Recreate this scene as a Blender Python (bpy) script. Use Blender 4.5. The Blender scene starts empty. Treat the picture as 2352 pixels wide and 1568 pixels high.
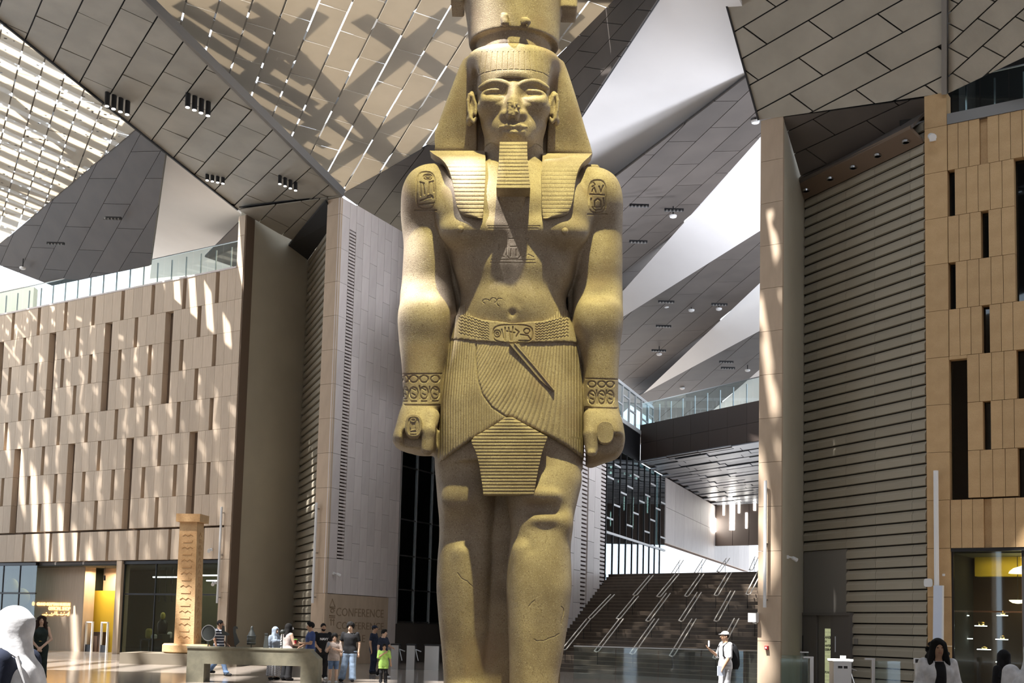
import bpy, math, random
import numpy as np
from mathutils import Vector, Matrix

random.seed(7)
RNG = np.random.default_rng(7)
scene = bpy.context.scene
COL = scene.collection

# ---------------------------------------------------------------- camera
W, H, F, CX, CY = 2352, 1568, 2800.0, 1176.0, 1181.0
ROLL, PITCH = math.radians(1.47), math.radians(5.4)
CAM = np.array([0.0, 0.0, 1.66])
_f = np.array([0, math.cos(PITCH), math.sin(PITCH)])
_u0 = np.array([0, -math.sin(PITCH), math.cos(PITCH)])
_r = math.cos(ROLL) * np.array([1.0, 0, 0]) + math.sin(ROLL) * _u0
_u = -math.sin(ROLL) * np.array([1.0, 0, 0]) + math.cos(ROLL) * _u0
cd = bpy.data.cameras.new('camera')
cam = bpy.data.objects.new('camera', cd)
COL.objects.link(cam)
cam.matrix_world = Matrix([[_r[i], _u[i], -_f[i], CAM[i]] for i in range(3)] + [[0, 0, 0, 1]])
cd.sensor_width = 36.0
cd.lens = F / W * 36.0
cd.shift_y = (CY - H / 2) / W
cd.clip_end = 1000
scene.camera = cam

# ---------------------------------------------------------------- world, sun, exposure
world = bpy.data.worlds.new('hazy_sky')
scene.world = world
world.use_nodes = True
bg = world.node_tree.nodes['Background']
bg.inputs[0].default_value = (0.80, 0.89, 1.0, 1)
bg.inputs[1].default_value = 1.3
SUN_DIR = Vector((0.43, 0.30, -1.0)).normalized()     # direction the light travels
sl = bpy.data.lights.new('sun', 'SUN')
sl.energy = 7.2
sl.angle = math.radians(1.0)
sl.color = (1.0, 0.97, 0.93)
sun = bpy.data.objects.new('sun', sl)
COL.objects.link(sun)
sun.rotation_euler = SUN_DIR.to_track_quat('-Z', 'Y').to_euler()

vs = scene.view_settings
vs.view_transform = 'Standard'
vs.look = 'None'
vs.gamma = 1.0
vs.use_curve_mapping = False
vs.exposure = 1.25
scene.cycles.max_bounces = 6
scene.cycles.diffuse_bounces = 4
scene.cycles.glossy_bounces = 3
scene.cycles.transmission_bounces = 4
scene.cycles.transparent_max_bounces = 10
scene.cycles.caustics_reflective = False
scene.cycles.caustics_refractive = False

# ---------------------------------------------------------------- photo geometry helpers
def ray(x, y):
    return _f + _r * (x - CX) / F - _u * (y - CY) / F

def atY(x, y, Y):
    d = ray(x, y)
    return CAM + d * (Y / d[1])

def atZ(x, y, Z):
    d = ray(x, y)
    return CAM + d * ((Z - CAM[2]) / d[2])

def on_wall(x, y, P, D):
    n = np.array([D[1], -D[0], 0.0])
    d = ray(x, y)
    return CAM + d * (((np.array([P[0], P[1], 0.0]) - CAM) @ n) / (d @ n))

def on_plane(x, y, P, n):
    d = ray(x, y)
    return CAM + d * (((np.asarray(P, float) - CAM) @ n) / (d @ n))

def pix(p):
    d = np.asarray(p, float) - CAM
    w = d @ _f
    return np.stack([CX + F * (d @ _r) / w, CY - F * (d @ _u) / w], -1)

def unit(v):
    v = np.asarray(v, float)
    return v / np.linalg.norm(v)

# ---------------------------------------------------------------- materials
def _nodes(m):
    m.use_nodes = True
    nt = m.node_tree
    return nt, nt.nodes, nt.links, nt.nodes['Principled BSDF']

MATS = {}
def mat(name, col, rough=0.6, metal=0.0, col2=None, nscale=4.0, ndetail=4.0, stretch=(1, 1, 1), contrast=(0.35, 0.65),
        speck=None, bump=0.0, bscale=30.0, var=0.0, spec=0.5, trans=0.0, coat=0.0, emit=None, coords='Object'):
    m = bpy.data.materials.new(name)
    nt, N, L, b = _nodes(m)
    b.inputs['Roughness'].default_value = rough
    b.inputs['Metallic'].default_value = metal
    b.inputs['Specular IOR Level'].default_value = spec
    b.inputs['Coat Weight'].default_value = coat
    b.inputs['Transmission Weight'].default_value = trans
    out = None
    tc = N.new('ShaderNodeTexCoord')
    mp = N.new('ShaderNodeMapping')
    mp.inputs['Scale'].default_value = stretch
    L.new(tc.outputs[coords], mp.inputs['Vector'])
    c = N.new('ShaderNodeRGB')
    c.outputs[0].default_value = (*col, 1)
    out = c.outputs[0]
    if col2 is not None:
        nz = N.new('ShaderNodeTexNoise')
        nz.inputs['Scale'].default_value = nscale
        nz.inputs['Detail'].default_value = ndetail
        L.new(mp.outputs[0], nz.inputs['Vector'])
        mr = N.new('ShaderNodeMapRange')
        mr.inputs[1].default_value, mr.inputs[2].default_value = contrast
        L.new(nz.outputs[0], mr.inputs[0])
        mx = N.new('ShaderNodeMix'); mx.data_type = 'RGBA'
        L.new(mr.outputs[0], mx.inputs[0])
        L.new(out, mx.inputs[6])
        mx.inputs[7].default_value = (*col2, 1)
        out = mx.outputs[2]
    if speck is not None:                      # (scale, low, high, colour)
        nz = N.new('ShaderNodeTexNoise')
        nz.inputs['Scale'].default_value = speck[0]
        nz.inputs['Detail'].default_value = 2.0
        L.new(mp.outputs[0], nz.inputs['Vector'])
        mr = N.new('ShaderNodeMapRange')
        mr.inputs[1].default_value, mr.inputs[2].default_value = speck[1], speck[2]
        L.new(nz.outputs[0], mr.inputs[0])
        mx = N.new('ShaderNodeMix'); mx.data_type = 'RGBA'
        L.new(mr.outputs[0], mx.inputs[0])
        L.new(out, mx.inputs[6])
        mx.inputs[7].default_value = (*speck[3], 1)
        out = mx.outputs[2]
    if var:
        oi = N.new('ShaderNodeObjectInfo')
        mr = N.new('ShaderNodeMapRange')
        mr.inputs[3].default_value, mr.inputs[4].default_value = 1 - var, 1 + var
        L.new(oi.outputs['Random'], mr.inputs[0])
        hs = N.new('ShaderNodeHueSaturation')
        L.new(mr.outputs[0], hs.inputs['Value'])
        L.new(out, hs.inputs['Color'])
        out = hs.outputs[0]
    L.new(out, b.inputs['Base Color'])
    if bump:
        nz = N.new('ShaderNodeTexNoise')
        nz.inputs['Scale'].default_value = bscale
        nz.inputs['Detail'].default_value = 4
        L.new(mp.outputs[0], nz.inputs['Vector'])
        bp = N.new('ShaderNodeBump')
        bp.inputs['Strength'].default_value = bump
        bp.inputs['Distance'].default_value = 0.02
        L.new(nz.outputs[0], bp.inputs['Height'])
        L.new(bp.outputs[0], b.inputs['Normal'])
    if emit:
        b.inputs['Emission Color'].default_value = (*emit[0], 1)
        b.inputs['Emission Strength'].default_value = emit[1]
    MATS[name] = m
    return m

def glass_mat(name, tint=(0.8, 0.9, 0.92), mix=0.12, rough=0.02):
    """thin pane: mostly clear, with a mirror-like share (same for every ray)"""
    m = bpy.data.materials.new(name)
    nt, N, L, b = _nodes(m)
    o = N['Material Output']
    N.remove(b)
    t = N.new('ShaderNodeBsdfTransparent'); t.inputs[0].default_value = (*tint, 1)
    g = N.new('ShaderNodeBsdfGlossy'); g.inputs['Roughness'].default_value = rough
    g.inputs['Color'].default_value = (0.9, 0.95, 1, 1)
    fr = N.new('ShaderNodeLayerWeight')                      # same reflectance from both sides of the pane
    pw = N.new('ShaderNodeMath'); pw.operation = 'POWER'; pw.inputs[1].default_value = 4.0
    L.new(fr.outputs['Facing'], pw.inputs[0])
    ad = N.new('ShaderNodeMath'); ad.operation = 'ADD'; ad.use_clamp = True
    ad.inputs[1].default_value = mix
    L.new(pw.outputs[0], ad.inputs[0])
    mx = N.new('ShaderNodeMixShader')
    L.new(ad.outputs[0], mx.inputs[0]); L.new(t.outputs[0], mx.inputs[1]); L.new(g.outputs[0], mx.inputs[2])
    L.new(mx.outputs[0], o.inputs[0])
    MATS[name] = m
    return m

# ---------------------------------------------------------------- object helpers
def setp(o, label=None, cat=None, group=None, kind=None):
    if label: o['label'] = label
    if cat: o['category'] = cat
    if group: o['group'] = group
    if kind: o['kind'] = kind
    return o

def wloc(o):
    v = np.zeros(3)
    while o is not None:
        v = v + np.array(o.location)
        o = o.parent
    return v

def mesh(name, V, Fc, smooth=False):
    me = bpy.data.meshes.new(name)
    V = np.asarray(V, np.float32)
    if isinstance(Fc, np.ndarray):
        k = Fc.shape[1]
        me.vertices.add(len(V)); me.vertices.foreach_set('co', V.ravel())
        me.loops.add(Fc.size); me.loops.foreach_set('vertex_index', Fc.astype(np.int32).ravel())
        me.polygons.add(len(Fc))
        me.polygons.foreach_set('loop_start', np.arange(0, Fc.size, k, dtype=np.int32))
        me.update(calc_edges=True)
    else:
        me.from_pydata([tuple(map(float, v)) for v in V], [], [tuple(map(int, f)) for f in Fc])
        me.update()
    if smooth:
        me.polygons.foreach_set('use_smooth', np.ones(len(me.polygons), bool))
    return me

def add(name, me, m=None, parent=None, world=True, **kw):
    """link a mesh as an object; vertices are in world space and are moved into the parent's space"""
    o = bpy.data.objects.new(name, me)
    COL.objects.link(o)
    if m is not None:
        mm = MATS[m] if isinstance(m, str) else m
        if not me.materials:
            me.materials.append(mm)
    if parent is not None:
        o.parent = parent
        if world:
            o.location = Vector(-wloc(parent))
    return setp(o, **kw)

def empty(name, loc=(0, 0, 0), rz=0.0, **kw):
    o = bpy.data.objects.new(name, None)
    COL.objects.link(o)
    o.location = loc
    o.rotation_euler = (0, 0, rz)
    o.empty_display_size = 0.2
    return setp(o, **kw)

class MB:
    """collects simple solids into one mesh"""
    def __init__(s):
        s.V, s.F = [], []
    def put(s, V, Fc):
        n = len(s.V)
        s.V += [tuple(v) for v in V]
        s.F += [tuple(i + n for i in f) for f in Fc]
        return s
    def hexa(s, b, t):
        """b, t: four bottom and four top corners, same winding"""
        return s.put(list(b) + list(t), [(3, 2, 1, 0), (4, 5, 6, 7), (0, 1, 5, 4), (1, 2, 6, 5), (2, 3, 7, 6), (3, 0, 4, 7)])
    def box(s, c, sx, sy, sz, ax=(1, 0, 0), ay=(0, 1, 0), az=(0, 0, 1)):
        c, ax, ay, az = (np.asarray(v, float) for v in (c, ax, ay, az))
        q = [(-1, -1), (1, -1), (1, 1), (-1, 1)]
        b = [c + ax * i * sx / 2 + ay * j * sy / 2 - az * sz / 2 for i, j in q]
        t = [c + ax * i * sx / 2 + ay * j * sy / 2 + az * sz / 2 for i, j in q]
        return s.hexa(b, t)
    def prism(s, poly, off):
        """planar polygon (3-D points) extruded by the vector off"""
        n = len(poly); poly = [np.asarray(p, float) for p in poly]; off = np.asarray(off, float)
        return s.put(poly + [p + off for p in poly],
                     [tuple(range(n))[::-1], tuple(range(n, 2 * n))] + [(i, (i + 1) % n, n + (i + 1) % n, n + i) for i in range(n)])
    def tube(s, pts, r, n=8, caps=True, flat=None):
        pts = [np.asarray(p, float) for p in pts]
        rr = r if isinstance(r, (list, tuple)) else [r] * len(pts)
        V = []; up = None
        for i, p in enumerate(pts):
            d = unit(pts[min(i + 1, len(pts) - 1)] - pts[max(i - 1, 0)])
            if up is None:
                up = np.array([0, 0, 1.0]) if abs(d[2]) < 0.9 else np.array([1.0, 0, 0])
            a = unit(np.cross(d, up)); bb = np.cross(a, d); up = bb
            for k in range(n):
                t = 2 * math.pi * k / n
                V.append(p + rr[i] * (a * math.cos(t) + bb * math.sin(t)))
        Fc = []
        for i in range(len(pts) - 1):
            for k in range(n):
                Fc.append((i * n + k, i * n + (k + 1) % n, (i + 1) * n + (k + 1) % n, (i + 1) * n + k))
        if caps:
            Fc += [tuple(range(n))[::-1], tuple(range((len(pts) - 1) * n, len(pts) * n))]
        return s.put(V, Fc)
    def lathe(s, prof, c=(0, 0, 0), n=24, ax=1.0, ay=1.0):
        V, Fc = [], []
        for (r_, z) in prof:
            for k in range(n):
                t = 2 * math.pi * k / n
                V.append((c[0] + r_ * ax * math.cos(t), c[1] + r_ * ay * math.sin(t), c[2] + z))
        for i in range(len(prof) - 1):
            for k in range(n):
                Fc.append((i * n + k, i * n + (k + 1) % n, (i + 1) * n + (k + 1) % n, (i + 1) * n + k))
        Fc += [tuple(range(n))[::-1], tuple(range((len(prof) - 1) * n, len(prof) * n))]
        return s.put(V, Fc)
    def mesh(s, name, smooth=False):
        return mesh(name, s.V, s.F, smooth)
    def obj(s, name, m, parent=None, smooth=False, world=True, **kw):
        return add(name, s.mesh(name, smooth), m, parent, world, **kw)

_BOX = {}
def box_at(name, c, dims, ax, m, parent=None, bev=0.0, **kw):
    """a box whose mesh is shared by all boxes of these dimensions; ax = plan direction of its x axis; parents sit at the origin"""
    key = (tuple(round(d, 3) for d in dims), m, bev)
    if key not in _BOX:
        dx, dy, dz = dims
        if bev:
            b_ = bev; V = []; Fc = []
            q = [(-1, -1), (1, -1), (1, 1), (-1, 1)]
            back = [(i * dx / 2, dy / 2, k * dz / 2) for i, k in q]
            mid = [(i * dx / 2, -dy / 2 + b_, k * dz / 2) for i, k in q]
            fr = [(i * (dx / 2 - b_), -dy / 2, k * (dz / 2 - b_)) for i, k in q]
            V = back + mid + fr
            Fc = [(0, 3, 2, 1)[::1], (8, 9, 10, 11)]
            for o_ in (0, 4):
                Fc += [(o_ + i, o_ + (i + 1) % 4, o_ + 4 + (i + 1) % 4, o_ + 4 + i) for i in range(4)]
            me = mesh(name, V, Fc)
        else:
            me = MB().box((0, 0, 0), dx, dy, dz).mesh(name)
        me.materials.append(MATS[m])
        _BOX[key] = me
    o = bpy.data.objects.new(name, _BOX[key])
    COL.objects.link(o)
    o.location = c
    o.rotation_euler = (0, 0, math.atan2(ax[1], ax[0]))
    if parent is not None:
        o.parent = parent
    return setp(o, **kw)

# ---------------------------------------------------------------- signed-distance modelling
class Field:
    def __init__(s, lo, hi, h):
        s.lo, s.h = np.array(lo, np.float32), h
        n = np.ceil((np.array(hi) - np.array(lo)) / h).astype(int) + 1
        ax = [(s.lo[i] + h * np.arange(n[i])).astype(np.float32) for i in range(3)]
        s.x, s.y, s.z = ax[0][:, None, None], ax[1][None, :, None], ax[2][None, None, :]
        s.d = np.full(tuple(n), 9.0, np.float32)
    def ell(s, c, r):
        q = ((s.x - c[0]) / r[0]) ** 2 + ((s.y - c[1]) / r[1]) ** 2 + ((s.z - c[2]) / r[2]) ** 2
        return (np.sqrt(q) - 1) * min(r)
    def cap(s, a, b, ra, rb=None):
        rb = ra if rb is None else rb
        a, b = np.asarray(a, float), np.asarray(b, float)
        v = b - a; L2 = v @ v
        t = np.clip(((s.x - a[0]) * v[0] + (s.y - a[1]) * v[1] + (s.z - a[2]) * v[2]) / L2, 0, 1)
        return np.sqrt((s.x - a[0] - t * v[0]) ** 2 + (s.y - a[1] - t * v[1]) ** 2 + (s.z - a[2] - t * v[2]) ** 2) - (ra + (rb - ra) * t)
    def box(s, c, hs, rd=0.0):
        q = [np.abs(g - c[i]) - (hs[i] - rd) for i, g in enumerate((s.x, s.y, s.z))]
        o = np.sqrt(sum(np.maximum(v, 0) ** 2 for v in q))
        return o + np.minimum(np.maximum(np.maximum(q[0], q[1]), q[2]), 0) - rd
    def loft(s, rows, n=2.4):
        """rows: (z, cx, rx, cy, ry[, n]) bottom to top or top to bottom"""
        rows = sorted(rows)
        z = np.array([r_[0] for r_ in rows])
        zz = s.z.ravel()
        zc = np.clip(zz, z[0], z[-1])
        t = [pchip(z, np.array([r_[k] for r_ in rows]), zc).astype(np.float32)[None, None, :] for k in range(1, 5)]
        nn = n
        if len(rows[0]) > 5:
            nn = np.interp(zc, z, [r_[5] for r_ in rows]).astype(np.float32)[None, None, :]
        q = (np.abs((s.x - t[0]) / t[1]) ** nn + np.abs((s.y - t[2]) / t[3]) ** nn) ** (1.0 / nn)
        d = (q - 1) * np.minimum(t[1], t[3])
        return np.maximum(d, np.maximum(z[0] - s.z, s.z - z[-1]))
    def add(s, d, k=0.0):
        s.d = smin(s.d, d, k)
        return s
    def cut(s, d, k=0.0):
        s.d = -smin(-s.d, d, k)
        return s
    def clip(s, d):
        s.d = np.maximum(s.d, d)
        return s
    def nets(s):
        return surface_nets(s.d, s.lo, s.h)

def smin(a, b, k):
    if k <= 0:
        return np.minimum(a, b)
    h = np.maximum(k - np.abs(a - b), 0) / k
    return np.minimum(a, b) - h * h * k * 0.25

def pchip(x, y, q):
    """monotone cubic through the rows, so lofts stay smooth"""
    h = np.diff(x); dl = np.diff(y) / h
    m = np.zeros(len(x))
    if len(x) > 2:
        w1, w2 = 2 * h[1:] + h[:-1], h[1:] + 2 * h[:-1]
        ok = dl[:-1] * dl[1:] > 0
        with np.errstate(all='ignore'):
            m[1:-1] = np.where(ok, (w1 + w2) / (w1 / dl[:-1] + w2 / dl[1:]), 0)
    m[0], m[-1] = dl[0], dl[-1]
    i = np.clip(np.searchsorted(x, q, side='right') - 1, 0, len(x) - 2)
    t = (q - x[i]) / h[i]
    return ((1 + 2 * t) * (1 - t) ** 2 * y[i] + t * (1 - t) ** 2 * h[i] * m[i] + t * t * (3 - 2 * t) * y[i + 1] + t * t * (t - 1) * h[i] * m[i + 1])

def surface_nets(D, lo, h):
    nx, ny, nz = D.shape
    ins = D < 0
    cnt = np.zeros((nx - 1, ny - 1, nz - 1), np.int8)
    for i in (0, 1):
        for j in (0, 1):
            for k in (0, 1):
                cnt += ins[i:nx - 1 + i, j:ny - 1 + j, k:nz - 1 + k]
    act = np.argwhere((cnt > 0) & (cnt < 8))
    idx = np.full(cnt.shape, -1, np.int32)
    idx[act[:, 0], act[:, 1], act[:, 2]] = np.arange(len(act))
    acc = np.zeros((len(act), 3), np.float64); num = np.zeros(len(act))
    C = [(i, j, k) for i in (0, 1) for j in (0, 1) for k in (0, 1)]
    val = {c: D[act[:, 0] + c[0], act[:, 1] + c[1], act[:, 2] + c[2]] for c in C}
    for c in C:
        for a in range(3):
            if c[a] == 0:
                e = list(c); e[a] = 1; e = tuple(e)
                v0, v1 = val[c], val[e]
                m_ = (v0 < 0) != (v1 < 0)
                t = np.where(m_, v0 / np.where(m_, v0 - v1, 1), 0)
                p = np.array(c, float)[None, :].repeat(len(act), 0)
                p[:, a] = t
                acc[m_] += p[m_]; num += m_
    V = (act + acc / num[:, None]) * h + np.asarray(lo)
    Q = []
    for a in range(3):
        b, c = (a + 1) % 3, (a + 2) % 3
        s0 = [slice(None)] * 3; s1 = [slice(None)] * 3
        s0[a], s1[a] = slice(0, -1), slice(1, None)
        e = np.argwhere(ins[tuple(s0)] != ins[tuple(s1)])
        ok = (e[:, b] > 0) & (e[:, c] > 0) & (e[:, b] < D.shape[b] - 1) & (e[:, c] < D.shape[c] - 1)
        e = e[ok]
        fl = ins[e[:, 0], e[:, 1], e[:, 2]]
        def g(db, dc):
            q = e.copy(); q[:, b] += db; q[:, c] += dc
            return idx[q[:, 0], q[:, 1], q[:, 2]]
        quad = np.stack([g(-1, -1), g(0, -1), g(0, 0), g(-1, 0)], 1)
        quad[~fl] = quad[~fl][:, ::-1]
        Q.append(quad)
    return V, np.concatenate(Q)

def vnormals(V, Q):
    n = np.cross(V[Q[:, 2]] - V[Q[:, 0]], V[Q[:, 3]] - V[Q[:, 1]])
    N = np.zeros_like(V)
    for k in range(4):
        np.add.at(N, Q[:, k], n)
    return N / np.maximum(np.linalg.norm(N, axis=1), 1e-9)[:, None]

def relax(V, Q, it=2, lam=0.5):
    for _ in range(it):
        S = np.zeros_like(V); c = np.zeros(len(V))
        for k in range(4):
            a, b = Q[:, k], Q[:, (k + 1) % 4]
            np.add.at(S, a, V[b]); np.add.at(S, b, V[a])
            np.add.at(c, a, 1); np.add.at(c, b, 1)
        V = V + lam * (S / c[:, None] - V)
    return V

def refine(V, Q, sel):
    """split the selected quads into four"""
    keep, R = Q[~sel], Q[sel]
    n = len(V)
    E = np.concatenate([np.sort(np.stack([R[:, k], R[:, (k + 1) % 4]], 1), 1) for k in range(4)])
    U, inv = np.unique(E, axis=0, return_inverse=True)
    inv = inv.ravel()
    mid = n + inv.reshape(4, -1)
    cen = n + len(U) + np.arange(len(R))
    V2 = np.concatenate([V, (V[U[:, 0]] + V[U[:, 1]]) / 2, V[R].mean(1)])
    new = [np.stack([R[:, k], mid[k], cen, mid[(k - 1) % 4]], 1) for k in range(4)]
    return V2, np.concatenate([keep] + new)

def arc(cx, cy, rx, ry, a0=0, a1=360, n=14):
    t = np.radians(np.linspace(a0, a1, n))
    return [(cx + rx * math.cos(u), cy - ry * math.sin(u)) for u in t]

# ================================================================ accent lamps of the hall (the statue's spotlights hang from the roof)
def spot(name, loc, target, power, col, size=0.3, angle=30, blend=.4):
    l = bpy.data.lights.new(name, 'SPOT'); l.energy = power; l.color = col; l.shadow_soft_size = size; l.spot_size = math.radians(angle); l.spot_blend = blend
    o = bpy.data.objects.new(name, l); COL.objects.link(o); o.location = loc
    o.rotation_euler = (Vector(target) - Vector(loc)).to_track_quat('-Z', 'Y').to_euler()
    return o
spot('statue_spot', (0.7, 9.4, 27.0), (0, 17.5, 6), 17500, (1, .90, .36), .30, 18)
# ================================================================ materials of the place
mat('limestone', (0.67, 0.535, 0.405), 0.75, col2=(0.60, 0.47, 0.345), nscale=3.0, stretch=(6, 6, .35), var=0.07, bump=0.15, bscale=40)
mat('pier_stone', (0.56, 0.43, 0.31), 0.7, col2=(0.50, 0.38, 0.27), nscale=2.0, stretch=(2, 2, .6), var=0.05, bump=0.1)
mat('pale_stone', (0.74, 0.67, 0.63), 0.55, col2=(0.69, 0.61, 0.58), nscale=2.0, stretch=(2, 2, .5), var=0.07)
mat('ochre_stone', (0.58, 0.385, 0.195), 0.7, col2=(0.52, 0.34, 0.165), nscale=3.0, speck=(60, .52, .7, (.45, .28, .13)), var=0.05)  # same tan stone, with the orange of warm bounce light put into its colour
mat('reveal', (0.16, 0.11, 0.075), 0.8)
mat('joint_dark', (0.075, 0.045, 0.038), 0.9)
mat('concrete', (0.58, 0.52, 0.40), 0.8, col2=(0.53, 0.475, 0.365), nscale=.6, ndetail=6, bump=0.1, bscale=12)
mat('slat_brown', (0.34, 0.30, 0.23), 0.8, var=0.06)
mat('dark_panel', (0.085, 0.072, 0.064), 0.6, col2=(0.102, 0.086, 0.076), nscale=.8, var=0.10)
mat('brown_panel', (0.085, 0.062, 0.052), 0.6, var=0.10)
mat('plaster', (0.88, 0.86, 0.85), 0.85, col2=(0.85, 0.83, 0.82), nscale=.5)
mat('dark_metal', (0.035, 0.035, 0.037), 0.45, metal=.6)
mat('rim_metal', (0.22, 0.21, 0.20), 0.45, metal=.5)
mat('steel', (0.55, 0.55, 0.55), 0.3, metal=1.0)
mat('rail_metal', (0.80, 0.74, 0.66), 0.35, metal=.3)
mat('white_paint', (0.78, 0.78, 0.78), 0.5)
mat('black', (0.012, 0.012, 0.014), 0.5)
mat('dark_void', (0.02, 0.018, 0.016), 0.9)
mat('stair_stone', (0.115, 0.088, 0.066), 0.45, col2=(0.085, 0.064, 0.048), nscale=3, var=.08)
mat('tread_edge', (0.23, 0.18, 0.13), 0.5)
mat('lamp_white', (0.9, 0.9, 0.88), 0.4, emit=((1.0, .96, .88), 6.0))
mat('lamp_warm', (0.9, 0.8, 0.6), 0.4, emit=((1.0, .72, .35), 5.0))
mat('screen_white', (0.75, 0.78, 0.85), 0.5)
glass_mat('clear_glass', (0.86, 0.93, 0.94), 0.04)
glass_mat('dark_glass', (0.20, 0.27, 0.27), 0.05)
glass_mat('shop_glass', (0.55, 0.62, 0.60), 0.05)

def mesh_metal(name, col, scale=40.0, open_share=0.0, translucent=0.0, rough=.45, metal=.35):
    """woven metal / fabric roof panel: fine stripes of relief, real pin holes, light soaking through"""
    m = mat(name, col, rough, metal, col2=tuple(c * .82 for c in col), nscale=.7, ndetail=5, var=.05)
    nt, N, L, b = _nodes(m)
    tc = [x for x in N if x.bl_idname == 'ShaderNodeTexCoord'][0]
    wv = N.new('ShaderNodeTexWave'); wv.inputs['Scale'].default_value = scale; wv.inputs['Distortion'].default_value = 0
    L.new(tc.outputs['Object'], wv.inputs['Vector'])
    bp = N.new('ShaderNodeBump'); bp.inputs['Strength'].default_value = .5; bp.inputs['Distance'].default_value = .01
    L.new(wv.outputs['Fac'], bp.inputs['Height']); L.new(bp.outputs[0], b.inputs['Normal'])
    o = N['Material Output']; sh = b.outputs[0]
    if translucent:
        tr = N.new('ShaderNodeBsdfTranslucent'); tr.inputs[0].default_value = (*[min(1, c * 1.25) for c in col], 1)
        mx = N.new('ShaderNodeMixShader'); mx.inputs[0].default_value = translucent
        L.new(sh, mx.inputs[1]); L.new(tr.outputs[0], mx.inputs[2]); sh = mx.outputs[0]
    if open_share:
        tp = N.new('ShaderNodeBsdfTransparent')
        mx = N.new('ShaderNodeMixShader'); mx.inputs[0].default_value = .22      # finest mesh openings
        L.new(sh, mx.inputs[1]); L.new(tp.outputs[0], mx.inputs[2]); sh = mx.outputs[0]
        vo = N.new('ShaderNodeTexVoronoi'); vo.inputs['Scale'].default_value = 2.6
        L.new(tc.outputs['Object'], vo.inputs['Vector'])
        lt = N.new('ShaderNodeMath'); lt.operation = 'LESS_THAN'; lt.inputs[1].default_value = open_share
        L.new(vo.outputs['Distance'], lt.inputs[0])
        mx = N.new('ShaderNodeMixShader')
        L.new(lt.outputs[0], mx.inputs[0]); L.new(sh, mx.inputs[1]); L.new(tp.outputs[0], mx.inputs[2]); sh = mx.outputs[0]
    L.new(sh, o.inputs[0])
    return m
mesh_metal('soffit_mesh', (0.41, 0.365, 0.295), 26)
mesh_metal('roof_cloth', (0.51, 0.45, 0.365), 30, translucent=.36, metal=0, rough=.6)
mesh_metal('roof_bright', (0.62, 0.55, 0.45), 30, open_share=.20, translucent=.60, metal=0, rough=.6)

# polished floor
fm = mat('floor_stone', (0.335, 0.29, 0.25), 0.13, col2=(0.29, 0.25, 0.215), nscale=.35, ndetail=8, stretch=(1, 3, 1), spec=.5)

# ================================================================ facade plane: one long line of fronts crossing the hall
FP, FD = np.array([-18.92, 59.06]), unit((1.5, -1))
FN = np.array([FD[1], -FD[0]])            # towards the hall
D2 = unit((.49, 1))                       # side walls run back this way

def fw(s, z, off=0.0):
    p = FP + FD * s + FN * off
    return np.array([p[0], p[1], z])

def fsz(px, py):
    p = on_wall(px, py, FP, FD)
    return float((p[:2] - FP) @ FD), float(p[2])

def fso(px, py, off):
    """the same on a plane set back by off"""
    P_ = FP + FN * off
    p = on_wall(px, py, P_, FD)
    return float((p[:2] - P_) @ FD), float(p[2])

fd3 = np.array([FD[0], FD[1], 0]); fn3 = np.array([FN[0], FN[1], 0])
ROW = 1.5
T_ = 0.34                                  # stone depth

floor = MB().put([(-60, -12, 0), (60, -12, 0), (60, 130, 0), (-60, 130, 0), (-60, -12, -.2), (60, -12, -.2), (60, 130, -.2), (-60, 130, -.2)],
                 [(0, 1, 2, 3), (7, 6, 5, 4)]).obj('floor', 'floor_stone', kind='structure', label='polished brown stone floor of the hall')

def face_box(name, s0, s1, z0, z1, off0, off1, m, parent=None, **kw):
    """box between two along-positions, heights and offsets from the facade plane"""
    return box_at(name, fw((s0 + s1) / 2, (z0 + z1) / 2, (off0 + off1) / 2), (s1 - s0, abs(off1 - off0), z1 - z0), FD, m, parent, **kw)

def stones(parent, s0, s1, z0, z1, slots, m, module=1 / 3, gap=.012, depth=T_, edge=None, name='stone'):
    """one course of upright stones, left open at the slots"""
    cuts = sorted([(max(a, s0), min(b, s1)) for a, b in slots if b > s0 and a < s1])
    x = s0
    spans = []
    for a, b in cuts:
        if a > x + .02: spans.append((x, a))
        x = max(x, b)
    if s1 > x + .02: spans.append((x, s1))
    for a, b in spans:
        n = max(1, round((b - a) / module))
        w = (b - a) / n
        for k in range(n):
            face_box(name, a + k * w + gap / 2, a + (k + 1) * w - gap / 2, z0 + gap / 2, z1 - gap / 2, -depth, 0.0, m, parent)

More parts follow.
